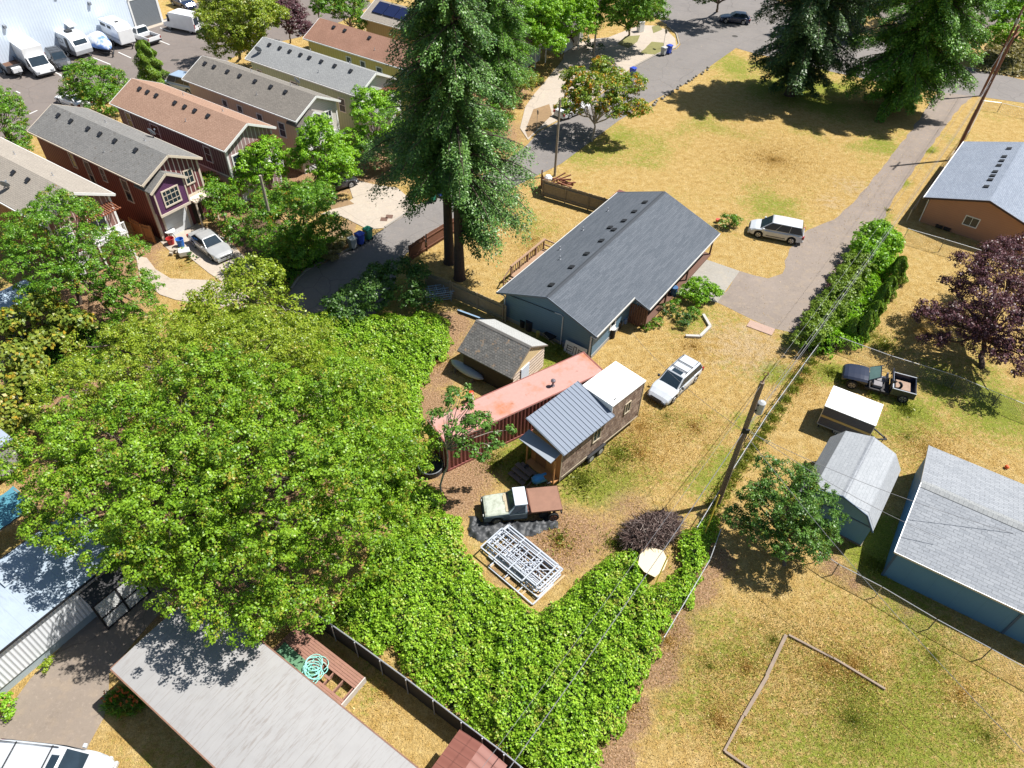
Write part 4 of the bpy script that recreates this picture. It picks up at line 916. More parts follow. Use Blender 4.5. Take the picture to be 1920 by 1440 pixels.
def limb(mb, rg, a, b, r0, r1, n=5, sag=.12, wig=.1):
    a, b = np.array(a, float), np.array(b, float); L = np.linalg.norm(b - a); pts = []; rad = []
    for i in range(n + 1):
        t = i / n; p = a + (b - a) * t; p[2] += sin(pi * t) * L * sag
        if 0 < i < n: p = p + rg.normal(size=3) * wig * L / n
        pts.append(tuple(p)); rad.append(r0 + (r1 - r0) * t)
    mb.tube(pts, rad, 6, False)
def plant(name, label, cat, base, lobes, mat, leaf=.2, density=1.6, lpc=34, cr=.55, trunk=(.18, 2.5), bark=None, seed=1, limbs=10, gap=-.55, inner=.2, group=None, part='crown', low=-.35, lean=None):
    """lobes in photo survey form: (px, py, height, radius[, vertical radius])"""
    rg = np.random.default_rng(seed); b = W(*base) if base[0] is not None else None
    L = []
    for l in lobes:
        x, y = W(l[0], l[1], l[2]); rz = l[4] if len(l) > 4 else l[3] * .8; L.append((x - b[0], y - b[1], l[2], l[3], l[3], rz))
    h = thing(name, label, cat, (b[0], b[1], 0), 0, group)
    v, C = crown_cloud(rg, L, density, lpc, leaf, cr, gap, inner, low)
    v[:, 2] = np.maximum(v[:, 2], .03)
    mesh_np(part, v, 4, mat, h)
    if trunk:
        mb = MB(); r, th = trunk; top = np.array(L[0][:3]) * .35; top[2] = th
        limb(mb, rg, (0, 0, -.1), top, r, r * .7, 5, 0, .12)
        far = C[rg.choice(len(C), min(limbs, len(C)), replace=False)]
        for q in far:
            e = q * .93; mid = top + (e - top) * .45 + np.array([0, 0, .25]); limb(mb, rg, top + (0, 0, -.15), mid, r * .55, r * .3, 3, .05, .15); limb(mb, rg, mid, e, r * .3, .02, 4, .05, .2)
        for l in L: limb(mb, rg, top + (0, 0, -.1), (l[0], l[1], l[2] - l[5] * .2), r * .65, r * .2, 4, .05, .1)
        mb.build('trunk', bark or BARK, h, smooth=True)
    return h

T = 'tree'
plant('broadleaf_tree', 'huge spreading dense green tree filling the left middle, shading the pale mobile home', T, (440, 1010), [(210, 830, 6.5, 3.4), (400, 780, 7.5, 4.0), (600, 800, 7, 4.0), (330, 940, 7.5, 3.6), (520, 930, 8, 4.2), (680, 900, 5.5, 3.4), (170, 945, 6.5, 2.7), (440, 1080, 6, 3.2), (560, 1100, 4.2, 2.4), (640, 1040, 4.4, 2.6), (725, 990, 3.4, 1.8), (760, 840, 3.5, 1.9), (95, 870, 6, 2.2), (265, 1025, 6, 2.2), (500, 1155, 3.6, 1.3), (350, 1060, 5.5, 2), (500, 820, 8, 3.2), (120, 990, 5.5, 1.6)],
      G_LIN, .125, 2.3, 44, .34, (.42, 3), seed=11, limbs=60, gap=-.52, inner=.24)
plant('broadleaf_tree', 'wide yellowish green tree merging into the back of the huge tree', T, (400, 720), [(330, 690, 4.6, 3.6), (500, 700, 5, 3.8), (200, 690, 4.2, 3), (630, 720, 4.6, 3), (440, 640, 3.6, 2.9), (565, 650, 3.4, 2.5), (700, 770, 3.6, 2.2), (130, 745, 3.6, 2.3), (300, 640, 3, 2.4), (250, 740, 4.6, 2.6)],
      G_YEL, .115, 2.3, 38, .32, (.3, 2.2), seed=12, limbs=26, gap=-.6, inner=.3)
plant('maple_tree', 'mid-size green maple left of the sedan, in front of the tan-roofed house', T, (150, 570), [(125, 430, 6.5, 2.7), (60, 495, 5, 2.8), (190, 480, 5, 3), (130, 540, 4.2, 2.8), (250, 560, 3, 2.2), (40, 430, 5, 1.6), (225, 600, 2, 1.4), (95, 385, 7, 1.6), (280, 590, 1.8, 1.2)],
      G_MAP, .125, 2.3, 38, .32, (.2, 2.6), seed=13, limbs=20, gap=-.42)
plant('sumac_tree', 'feathery sumac with orange fronds at the left edge below the maple', T, (60, 640), [(80, 585, 3, 1.6), (35, 610, 2.6, 1.3), (130, 600, 2.6, 1.4), (95, 640, 2, 1.2)], G_SUM, .3, 1.6, 26, .5, (.09, 1.6), seed=14, limbs=8)
plant('sumac_tree', 'orange-flecked sumac at the left edge beside the pale gravel gap', T, (20, 740), [(20, 700, 3, 1.9), (60, 690, 2.4, 1.2), (15, 780, 2, 1.4), (50, 800, 1.6, 1.2)], G_SUM, .28, 1.6, 26, .5, (.09, 1.6), seed=15, limbs=8)
plant('sparse_tree', 'open yellow-green tree with bare twigs at the end of the private street', T, (480, 590), [(465, 545, 3, 2.5), (415, 590, 2.5, 1.8), (540, 590, 2, 1.6), (500, 520, 3, 1.5), (385, 560, 1.8, 1.3)], G_YEL, .18, 1.5, 24, .5, (.12, 1.6), BARKP, 16, 26, gap=-.2)
plant('street_tree', 'rounded green tree around the bare wooden pole by the sedan', T, (560, 470), [(560, 400, 3.89, 3.12), (505, 440, 3.24, 2.4), (605, 430, 2.7, 2.04), (560, 470, 1.73, 2.16), (510, 385, 3.24, 1.8), (585, 370, 3.67, 1.8)], G_MAP, .14, 3.04, 32, 0.35, (.12, 1.6), seed=17, limbs=12)
plant('street_tree', 'light green maple in front of the beige row house', T, (600, 345), [(605, 290, 3.89, 2.52), (600, 245, 6.05, 1.56), (625, 320, 2.59, 2.28), (570, 300, 3.24, 1.8), (600, 265, 4.97, 1.92), (640, 300, 2.38, 1.56)], G_BRI, .15, 3.36, 30, 0.31, (.1, 1.6), seed=18, limbs=10)
plant('street_tree', 'slim light green maple in front of the purple-brown row house', T, (485, 355), [(490, 310, 3.24, 2.16), (500, 280, 4.75, 1.44), (472, 345, 1.94, 1.68), (515, 320, 2.59, 1.32)], G_BRI, .15, 3.36, 30, 0.31, (.1, 1.6), seed=19, limbs=10)
plant('shrub', 'dark green shrub between the dark red and purple-brown row houses', 'shrub', (425, 425), [(412, 370, 2.38, 1.8), (425, 400, 1.73, 1.68), (445, 430, 1.08, 1.44), (395, 345, 2.16, 1.2)], G_MAP, .16, 2.1, 32, .4, (.07, 1), seed=20, limbs=6)
plant('street_tree', 'light green maple in front of the sage green row house', T, (700, 290), [(700, 225, 4.1, 2.4), (690, 185, 5.62, 1.56), (740, 255, 3.24, 2.04), (665, 265, 2.81, 1.56), (720, 200, 4.32, 1.8)], G_BRI, .15, 3.20, 30, 0.33, (.1, 1.6), seed=21, limbs=10)
plant('street_tree', 'dark leafy shrub tree beside the drive in front of the sage green house', T, (690, 315), [(700, 290, 1.73, 2.04), (740, 300, 1.51, 1.68), (650, 300, 1.62, 1.56), (620, 335, 1.3, 1.32)], G_DRK, .18, 1.9, 30, .4, (.08, 1), seed=22, limbs=6)
plant('street_tree', 'dense round green tree on the parking lot edge between two roofs', T, (190, 215), [(182, 165, 3.46, 2.88), (160, 140, 4.54, 1.8), (198, 195, 2.59, 2.28), (150, 175, 2.59, 1.68), (205, 150, 3.89, 1.56)], G_MAP, .15, 3.04, 32, 0.35, (.12, 1.5), seed=23, limbs=10)
plant('street_tree', 'green tree at the left edge by the parking lot', T, (15, 285), [(15, 225, 3.2, 2.2), (3, 185, 4.4, 1.7), (40, 262, 2, 1.3), (45, 285, 1.4, 1)], G_MAP, .15, 3.04, 32, 0.35, (.12, 1.5), seed=24, limbs=10)
plant('street_tree', 'tall yellow-green tree behind the beige house at the parking lot', T, (450, 110), [(440, 45, 6.48, 4.44), (425, 85, 3.67, 3.12), (485, 30, 6.48, 3.12), (460, 80, 3.24, 2.64), (405, 40, 4.86, 2.4)], G_YEL, .17, 2.72, 32, 0.43, (.2, 2.5), seed=25, limbs=14)
plant('purple_tree', 'dark purple-leaved tree behind the sage green house', T, (545, 80), [(540, 35, 4, 2.4), (560, 55, 3, 1.8), (530, 5, 5, 2), (515, 30, 4, 1.5)], G_PUR, .17, 3.04, 30, 0.39, (.12, 1.6), seed=26, limbs=10)
plant('street_tree', 'slender green tree right of the purple-leaved one', T, (598, 35), [(597, 18, 2.6, 1.0, 1.8), (597, 0, 4, .8, 1.2)], G_MAP, .15, 3.52, 28, 0.27, (.08, 1), seed=27, limbs=6)
plant('street_tree', 'green tree overhanging the red-brown roof near the top edge', T, (660, 60), [(650, 20, 5, 2.4), (690, 50, 4, 1.9), (625, 15, 5, 1.8), (670, -10, 6, 2)], G_MAP, .17, 2.88, 30, 0.39, (.12, 1.6), seed=28, limbs=10)
plant('street_tree', 'bright green street maple nearest the big firs at the top', T, (1000, 110), [(985, 60, 5.4, 3.12), (1010, 30, 7.02, 2.88), (960, 95, 3.67, 2.4), (1030, 85, 3.89, 2.28)], G_BRI, .19, 2.72, 30, 0.43, (.14, 1.8), seed=29, limbs=10)
plant('street_tree', 'bright green street maple beside the street lamp at the top', T, (1075, 85), [(1070, 35, 5.4, 3.48), (1050, 0, 7.56, 3.12), (1100, 50, 4.32, 2.04), (1040, 60, 3.89, 2.4)], G_BRI, .19, 2.72, 30, 0.43, (.14, 1.8), seed=30, limbs=10)
plant('street_tree', 'broad green tree at the street corner on the top edge', T, (1180, 65), [(1175, 8, 6.48, 4.32), (1135, 25, 4.97, 2.64), (1210, 20, 4.97, 2.64), (1180, 35, 3.24, 2.64)], G_MAP, .19, 2.72, 30, 0.43, (.16, 1.8), seed=31, limbs=12)
plant('shrub', 'yellow-green shrub right of the big firs by the pavement', 'shrub', (975, 185), [(975, 155, 2.4, 1.8), (950, 165, 1.8, 1.4), (1000, 150, 1.8, 1.1)], G_SUM, .15, 3.04, 28, 0.35, (.08, 1), seed=32, limbs=6)
for i, (x, y, r) in enumerate(((1097, 84, .75), (1106, 92, .62), (1127, 93, .55))):
    plant('clipped_bush', ['largest', 'middle', 'smallest'][i] + ' of three clipped round bushes by the street lamp', 'bush', (x, y), [(x, y - 5, .6, r, r * .85)], G_DRK, .12, 8, 20, .14, None, seed=33 + i, gap=-2, group='clipped round bushes by the street lamp')
plant('maple_tree', 'tree with orange-tipped leaves standing at the edge of the dry lawn', T, (1110, 265), [(1122, 178, 4.8, 2.5), (1168, 170, 4.8, 2.2), (1082, 160, 4.8, 2.0), (1190, 205, 3.8, 1.5), (1068, 200, 3.8, 1.5), (1130, 143, 5.6, 1.9), (1140, 200, 4, 1.8)], G_ORG, .19, 2.72, 26, 0.39, (.13, 2.0), BARKP, 36, 14, gap=-.8)
plant('dark_tree', 'dark tree shading the parked dark blue car at the top edge', T, (1345, 22), [(1350, -20, 5, 3), (1310, -10, 4, 2.6), (1390, -15, 4, 2.4)], G_DRK, .19, 2.56, 28, 0.43, (.2, 2), seed=37, limbs=8)
plant('street_tree', 'vivid yellow-green tree in the top right corner', T, (1890, 105), [(1895, 55, 4.5, 2.8), (1855, 72, 3, 1.8), (1930, 25, 6, 3.2), (1880, 20, 5.5, 2.2), (1830, 80, 2, 1.4)], G_BRI, .19, 2.72, 30, 0.43, (.14, 1.8), seed=38, limbs=10)
plant('purple_plum', 'big dark purple plum tree beside the terracotta bungalow', T, (1840, 690), [(1862, 520, 4.8, 2.7), (1885, 600, 4.4, 2.6), (1742, 592, 3.2, 1.2), (1800, 612, 3.4, 1.9), (1782, 535, 3.4, .9), (1850, 560, 4.4, 2.4), (1880, 500, 4.8, 2.2), (1905, 680, 3, 1.7), (1850, 655, 3, 1.7), (1915, 480, 4.5, 1.8), (1750, 640, 2.4, .8)], G_PUR, .14, 2.5, 36, .40, (.22, 1.6), BARKD, 39, 34, gap=-.5)
plant('garden_tree', 'dense dark green tree beside the barn-shaped blue shed', T, (1470, 1060), [(1475, 905, 3.9, 1.75), (1530, 945, 3.5, 1.6), (1440, 955, 3.1, 1.5), (1385, 980, 1.9, .95), (1500, 1015, 2.5, 1.5), (1545, 1005, 2.2, 1.05), (1430, 1005, 2.1, 1.1), (1490, 960, 3.7, 1.5), (1410, 930, 2.8, .8)], leafmat('leaves_garden', (0.04, 0.11, 0.022), (0.075, 0.18, 0.03), (0.14, 0.27, 0.04), warm=(.30, .26, .03)), .105, 4.6, 40, .25, (.14, 1.5), seed=40, limbs=18, gap=-.6)
plant('young_maple', 'slender young maple with a pale trunk in front of the rusty container', T, (827, 922), [(862, 748, 6.4, .8), (832, 785, 6, .65), (897, 795, 5.4, .75), (872, 842, 4.8, .65), (925, 828, 4.4, .68), (952, 805, 4.6, .4), (800, 785, 5.2, .5), (855, 815, 5.6, .6), (905, 850, 4.2, .5)], leafmat('leaves_young_maple', (0.045, 0.12, 0.022), (0.08, 0.19, 0.03), (0.14, 0.27, 0.04)), .17, 3.2, 26, .28, (.075, 3.4), BARKP, 41, 30, gap=-.15)
plant('shrub', 'dark green thicket bush in shade at the end of the street', 'shrub', (700, 580), [(700, 545, 1.6, 2.4, 1.5), (758, 525, 1.8, 1.8, 1.4), (655, 575, 1.4, 1.7, 1.2), (785, 560, 1, 1.3, 1)], G_DRK, .17, 2.2, 34, .45, (.06, .6), seed=42, limbs=8)
plant('shrub', 'bright lime bush beside the porch of the blue house', 'bush', (1315, 565), [(1313, 543, .9, 1.05, .8), (1292, 550, .7, .75, .6), (1334, 550, .7, .75, .6), (1312, 560, .6, .8, .5)], G_BRI, .11, 8, 34, .24, (.04, .3), seed=43, limbs=5)
plant('shrub', 'small leafy bush between the blue house and the minivan', 'bush', (1368, 430), [(1368, 414, .7, .72, .6), (1355, 420, .5, .45, .45), (1382, 415, .5, .5, .5)], G_MAP, .13, 4.5, 28, .26, (.03, .3), seed=44, limbs=5)
for i, (x, y, r) in enumerate(((1253, 583, .5), (1282, 600, .55), (1268, 575, .4), (1300, 590, .45), (1232, 608, .35), (1213, 615, .3))):
    plant('garden_plant', ['leafy garden plant nearest the house wall in the dry bed', 'largest leafy plant in the bed by the blue house', 'leafy plant at the back of the bed by the blue house', 'leafy plant at the right end of the bed', 'low leafy plant left of the bed', 'smallest plant near the porch corner'][i], 'plant', (x, y), [(x, y - 3, r * .9, r * 1.35, r * 1.0)], G_DRK if i < 2 else G_MAP, .10, 9, 26, .18, None, seed=45 + i, gap=-2)
plant('shrub', 'small green bush at the left edge beside the lane', 'bush', (5, 1330), [(5, 1318, .5, .6, .45), (14, 1335, .3, .35, .3)], G_BRI, .11, 7, 26, .18, None, seed=52, gap=-2)
plant('shrub', 'small yellow-flowered bush at the skirting of the pale mobile home', 'bush', (88, 1250), [(88, 1244, .35, .38, .3)], G_YEL, .1, 8, 26, .16, None, seed=53, gap=-2)
plant('garden_plant', 'small dark potted-looking plant on the dry front garden by the sedan', 'plant', (360, 484), [(360, 481, .35, .42, .35)], G_DRK, .11, 7, 22, .15, None, seed=54, gap=-2)
plant('shrub', 'wispy ornamental grass clump behind the three bins on the pavement', 'grass clump', (632, 470), [(632, 462, .5, .8, .5), (645, 445, .5, .7, .45), (618, 480, .4, .6, .4)], leafmat('leaves_dry_grass', (.16, .15, .05), (.24, .21, .08), (.32, .27, .12)), .24, 4, 26, .25, None, seed=55, gap=-2)
plant('street_tree', 'mid green tree between the far firs and the vivid yellow-green corner tree', T, (1800, 110), [(1800, 78, 3.2, 2.0), (1770, 60, 4, 2.2), (1820, 50, 4, 1.8)], G_MAP, .15, 2.9, 30, .4, (.12, 1.5), seed=57, limbs=8)
plant('street_tree', 'dark tree behind the far firs at the top edge', T, (1720, 25), [(1720, -10, 4, 3), (1690, 0, 4, 2.4), (1760, -5, 5, 2.6)], G_DRK, .17, 2.6, 30, .42, (.15, 1.5), seed=58, limbs=8)
plant('street_tree', 'leafy green tree squeezed between the tall firs and the mustard house', T, (860, 300), [(860, 250, 3, 2.2), (900, 270, 2.4, 1.9), (830, 220, 3.4, 1.8), (930, 230, 2.6, 1.7)], G_MAP, .15, 2.9, 30, .4, (.12, 1.5), seed=59, limbs=8)
# hedge by the driveway
plant('hedge_bush', 'bright willowy bush at the top end of the driveway hedge', 'bush', (1640, 480), [(1645, 448, 1.7, 1.7, 1.4), (1620, 470, 1.4, 1.4, 1.2), (1668, 462, 1.3, 1.3, 1.1), (1642, 492, 1.2, 1.3, 1.1)], G_BRI, .17, 3.2, 34, .35, (.05, .5), seed=56, limbs=6)
hl = [(1610, 500), (1595, 522), (1580, 545), (1565, 565), (1548, 588), (1533, 608), (1520, 628)]
for i, (x, y) in enumerate(hl):
    plant('hedge_bush', ['first', 'second', 'third', 'fourth', 'fifth', 'sixth', 'last'][i] + ' laurel bush of the driveway hedge counting down from the bright willowy one', 'bush', (x + 6, y + 12), [(x - 6, y, 1.3, 1.15, 1.05), (x + 14, y - 2, 1.2, 1.0, .95)], leafmat('leaves_laurel', (.09, .17, .015), (.15, .25, .025), (.23, .32, .04)), .15, 3.2, 32, .3, (.04, .5), seed=60 + i, limbs=4, group='laurel bushes of the driveway hedge')
for i, (x, y) in enumerate(((1530, 585), (1512, 625), (1560, 540), (1580, 512))):
    plant('hedge_shrub', ['second', 'lowest', 'third', 'highest'][i] + ' of four purple-leaved shrubs on the shaded driveway side of the hedge', 'shrub', (x, y), [(x, y - 4, .8, .6, .7)], G_PUR, .13, 4.2, 26, .25, None, seed=70 + i, group='purple shrubs in the hedge')
def thuja(px, label, h_, r, seed):
    rg = np.random.default_rng(seed); b = W(*px); h = thing('arborvitae', label, 'conifer', (b[0], b[1], 0), 0, 'arborvitae columns behind the hedge')
    n = int(7000 * r * h_ / 2); t = rg.random(n) ** .9; z = .1 + t * (h_ - .1); rad = r * np.sqrt(np.clip(1 - t, 0, 1)) ** .8 * (.85 + .3 * rg.random(n)); a = rg.random(n) * 2 * pi; rad *= (1 + .22 * np.sin(a * 5 + z * 2 + seed)) * (1 + .2 * np.sin(z * 5 + a * 3))
    C = np.stack([rad * np.cos(a), rad * np.sin(a), z], 1); N = np.stack([np.cos(a), np.sin(a), .5 + 0 * a], 1) + rg.normal(size=(n, 3)) * .4
    mesh_np('crown', leaf_quads(rg, C, N, rg.uniform(.09, .2, n), .5, np.array([[0, 0, 1.0]]) + rg.normal(size=(n, 3)) * .3), 4, G_IVY, h)
    mb = MB(); mb.tube([(0, 0, -.05), (0, 0, h_ * .7)], [.06, .02], 6); mb.build('trunk', BARK, h)
for i, (px, hh, r) in enumerate((((1607, 642), 3.1, .5), ((1586, 640), 2.3, .55), ((1626, 612), 2.5, .6), ((1640, 585), 2.9, .5), ((1656, 560), 2.2, .6), ((1672, 530), 2.6, .75))):
    thuja(px, ['second', 'lowest', 'third', 'fourth', 'fifth', 'topmost'][i] + ' column of the arborvitae row behind the driveway hedge', hh, r, 80 + i)
thuja((292, 162), 'solitary cone-shaped conifer on the parking lot edge', 5.2, 1.35, 90)

def fir(px, label, top, z0, R, seed, nb=7, step=.42, dens=1.0, rtrunk=.42, side=None, mat=None, rtop=.5, dead=True, ls=1.0):
    rg = np.random.default_rng(seed); b = W(*px); h = thing('fir_tree', label, 'tree', (b[0], b[1], 0), 0, 'tall firs')
    tw = MB(); tw.tube([(0, 0, -.2), (0, 0, .3), (0, 0, 3), (.05, 0, top * .5), (0, .05, top)], [rtrunk * 1.45, rtrunk * 1.1, rtrunk * .9, rtrunk * .6, .05], 12, False); tw.build('trunk', BARKD, h, smooth=True)
    Cs, Ns, Ds, Ss = [], [], [], []; bm = MB(); z = z0
    while z < top - .6:
        f = (z - z0) / (top - z0); prof = (min(1, .55 + f * 2.2)) * (1 - f * (1 - rtop)) if f < .75 else (1 - (f - .75) / .25 * .9) * (1 - .75 * (1 - rtop))
        for k in range(nb):
            a = rg.random() * 2 * pi; L = R * prof * rg.choice([rg.uniform(.35, .75), rg.uniform(.75, 1.2)])
            if side is not None: L *= side(a, z)
            if L < .5: continue
            up = rg.uniform(-.05, .22); d = np.array([cos(a), sin(a), 0]); n = 7; t = np.linspace(0, 1, n)[:, None]
            P = d * t * L + np.array([0, 0, 1.0]) * (up * L * t - (.30 + .12 * rg.random()) * L * t ** 2.2) + np.array([0, 0, z])
            bm.tube([tuple(p) for p in P], [.055 * (1 - .85 * q) * (L / 4 + .4) for q in t[:, 0]], 4, False)
            m = int(170 * L * dens); tt = rg.uniform(.2, 1.0, m) ** .85; nt = max(4, int(L * 3.5)); tt = np.clip((np.round(tt * nt) + rg.normal(size=m) * .16) / nt, .1, 1.05); base = np.stack([np.interp(tt, t[:, 0], P[:, i]) for i in range(3)], 1)
            s = np.array([-sin(a), cos(a), 0]); w = (.18 + .5 * np.sin(np.clip(tt, 0, 1) * pi * .85)) * L / 4.6
            u = rg.uniform(-1, 1, m); hang = rg.random(m) ** 1.5 * .7 * (L / 4)
            c = base + s * (u * w)[:, None] + d * (rg.normal(size=m) * .15 - np.abs(u) * .3 * w)[:, None]; c[:, 2] -= hang + np.abs(u) * .18; c += rg.normal(size=(m, 3)) * .05
            Cs.append(c); Ds.append(d * .55 + s * (u[:, None] * .8) + np.array([0, 0, -.45]) + rg.normal(size=(m, 3)) * .35); Ns.append(np.array([0, 0, 1.0]) + d * .35 + rg.normal(size=(m, 3)) * .45); Ss.append(rg.uniform(.10, .25, m) * ls)
        z += step * rg.uniform(.7, 1.3)
    C, N, D, S = (np.concatenate(q) for q in (Cs, Ns, Ds, Ss))
    mesh_np('crown', leaf_quads(rg, C, N, S, .5, D, .06), 4, mat or G_FIR, h); bm.build('branch', BARKD, h)
    return h
fir((843, 492), 'left of the two tall firs standing together beside the blue house', 27, 7.2, 5.0, 101, nb=7, step=.40, side=lambda a, z: (1.35 if z < 13 else .95) if cos(a) < .1 else .85)
fir((862, 522), 'right of the two tall firs standing together, its bare trunk in front', 25.5, 4.6, 5.0, 102, nb=7, step=.40, side=lambda a, z: (1.15 if cos(a) > .1 and z < 9 else 1.25 if cos(a) > -.1 and z < 14 else .95) * (1.0 if z > 9.0 or cos(a) > .35 else .0))
fir((1480, 178), 'dark drooping fir on the far side of the dry lawn', 25, 2.4, 6.6, 103, nb=6, dens=1.1, ls=1.5, step=.5, rtop=.7, rtrunk=.55, mat=leafmat('needles_dark_fir', (0.02, 0.055, 0.024), (0.045, 0.105, 0.034), (0.11, 0.19, 0.05), trans=.12))
fir((1672, 205), 'brighter green fir leaning over the crossing road beside the dark one', 23, 1.8, 6.9, 104, nb=6, dens=1.1, ls=1.5, step=.5, rtop=.7, rtrunk=.5, mat=leafmat('needles_bright_fir', (0.035, 0.11, 0.018), (0.08, 0.21, 0.026), (0.19, 0.37, 0.04), trans=.2))
fir((930, 215), 'third tall fir behind the pair, reaching the top edge', 20, 2.4, 4.3, 106, nb=7, step=.4, mat=MATS['needles_bright_fir'])
fir((1590, 60), 'rear fir partly hidden behind the two on the lawn edge', 20, 2, 6.0, 105, nb=7, step=.6, dens=1, ls=1.6, rtrunk=.4)

# ---------------------------------------------------------------- brambles
def inpoly(P, poly):
    x, y = P[:, 0], P[:, 1]; c = np.zeros(len(P), bool); n = len(poly)
    for i in range(n):
        x1, y1 = poly[i]; x2, y2 = poly[(i + 1) % n]
        k = ((y1 > y) != (y2 > y)) & (x < (x2 - x1) * (y - y1) / (y2 - y1 + 1e-12) + x1); c ^= k
    return c
def edged(P, poly):
    d = np.full(len(P), 1e9); n = len(poly)
    for i in range(n):
        a = np.array(poly[i]); b = np.array(poly[(i + 1) % n]); v = b - a; t = np.clip(((P - a) @ v) / (v @ v + 1e-12), 0, 1); d = np.minimum(d, np.linalg.norm(P - a - t[:, None] * v, axis=1))
    return d
def hfield(P, poly, H, q=1.1):
    d = edged(P, poly); P3 = np.c_[P, P[:, 0] * .3]
    return H * np.clip(d / q, 0, 1) ** .6 * (.72 + .28 * wob(P3, .5) + .26 * wob(P3, 1.4, 2) + .17 * wob(P3, 3.1, 1) + .12 * wob(P3, 6.5, 3)) + .02
def bramble(name, label, pxs, H, dens, leaf, mat, seed, cat='bramble', zs=.5, q=1.1, kind='stuff'):
    rg = np.random.default_rng(seed); poly = densify([W(x, y, zs) for x, y in pxs], .8, .5 if H > .9 else .25, seed)
    A = np.array(poly); lo, hi = A.min(0), A.max(0); n = int((hi - lo).prod() * dens); P = rg.uniform(lo, hi, (n, 2)); P = P[inpoly(P, poly)]; P = P[edged(P, poly) > .45 * (wob(np.c_[P, P[:, 0]], 2.2, 3) + .25)]
    P = P[wob(np.c_[P, P[:, 0] * .5], 5.2, seed) + rg.normal(size=len(P)) * .3 > -.32]; h = hfield(P, poly, H, q); e = .15; gx = (hfield(P + (e, 0), poly, H, q) - h) / e; gy = (hfield(P + (0, e), poly, H, q) - h) / e
    z = h + rg.normal(size=len(P)) * .05 - (rg.random(len(P)) < .35) * rg.random(len(P)) * .3 * np.minimum(h, 1)
    C = np.c_[P, np.maximum(z, .04)]; N = np.c_[-gx * 1.1, -gy * 1.1, np.ones(len(P))] + rg.normal(size=(len(P), 3)) * .55
    o = mesh_np(name, leaf_quads(rg, C, N, leaf * rg.uniform(.6, 1.4, len(P)), .82), 4, mat); tag(o, label, cat, None, kind)
    # dark filler sheet below, shade between the leaves put into its colour
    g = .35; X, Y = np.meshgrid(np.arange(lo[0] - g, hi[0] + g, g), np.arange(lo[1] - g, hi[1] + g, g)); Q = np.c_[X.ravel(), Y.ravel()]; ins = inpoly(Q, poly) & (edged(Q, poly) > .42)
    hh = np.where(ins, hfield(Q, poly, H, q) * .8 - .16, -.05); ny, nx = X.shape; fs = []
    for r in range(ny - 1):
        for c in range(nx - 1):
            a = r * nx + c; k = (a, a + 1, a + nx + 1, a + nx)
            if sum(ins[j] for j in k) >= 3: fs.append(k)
    me = bpy.data.meshes.new('bramble_dark_fill'); me.from_pydata(np.c_[Q, np.maximum(hh, -.05)].tolist(), [], fs); me.materials.append(flat('bramble_shadow', (.02, .035, .008), .95, var=.5, scale=5)); me.update()
    s = bpy.data.objects.new('bramble_dark_fill', me); scn.collection.objects.link(s); tag(s, None, None, None, 'structure')
bramble('brambles', 'dense bright green bramble thicket around the scaffold frames', [(590, 1150), (640, 1100), (700, 1020), (790, 955), (832, 950), (872, 990), (880, 1030), (900, 1050), (960, 1100), (1010, 1138), (1060, 1105), (1085, 1075), (1110, 1055), (1150, 1030), (1185, 1018), (1210, 1045), (1222, 1090), (1250, 1080), (1262, 1030), (1290, 985), (1325, 958), (1352, 960), (1340, 1020), (1322, 1080), (1265, 1170), (1225, 1250), (1190, 1330), (1130, 1400), (1105, 1470), (1090, 1560), (1000, 1600), (965, 1440), (867, 1353), (763, 1273), (667, 1203)],
        1.2, 600, .115, G_BER, 120)
bramble('brambles', 'bright green bramble thicket between the huge tree and the small shed', [(560, 600), (600, 580), (680, 590), (800, 580), (845, 598), (852, 635), (820, 680), (795, 740), (790, 800), (795, 850), (800, 905), (845, 925), (830, 960), (760, 990), (690, 960), (600, 850), (540, 700)], 1.3, 600, .115, G_BER, 121)
bramble('ground_cover', 'leafy green undergrowth around the sparse tree at the street end', [(330, 560), (420, 575), (520, 560), (590, 600), (640, 640), (560, 700), (400, 690), (300, 640)], 1.0, 170, .18, G_YEL, 122, 'undergrowth')
bramble('ground_cover', 'dark leafy undergrowth beneath the rounded street tree', [(470, 480), (520, 440), (600, 430), (640, 440), (610, 480), (575, 500), (540, 540), (500, 540)], .7, 170, .17, G_MAP, 123, 'undergrowth')
bramble('ground_cover', 'weedy shrubs in the front garden right of the sedan', [(420, 500), (440, 470), (452, 490), (480, 520), (440, 545), (415, 530)], .5, 150, .17, G_YEL, 124, 'undergrowth')
bramble('ground_cover', 'tall weeds along the crossing road in the top right corner', [(1830, 130), (1850, 80), (1925, 70), (1990, 120), (1930, 140)], .8, 70, .3, MATS['leaves_dry_grass'], 125, 'weeds', q=.8)
bramble('ground_cover', 'low green growth at the foot of the leafy maple and sumacs', [(0, 620), (120, 600), (260, 600), (330, 640), (200, 700), (60, 760), (0, 740)], .9, 90, .2, G_MAP, 126, 'undergrowth')

bramble('ground_cover', 'tangled bright growth filling the driveway hedge between its bushes', [(1502, 645), (1520, 590), (1550, 530), (1585, 480), (1612, 440), (1655, 418), (1692, 440), (1690, 480), (1665, 530), (1640, 590), (1612, 650), (1560, 662)], 1.35, 330, .14, G_BRI, 127, 'hedge growth', zs=.8, q=.7)

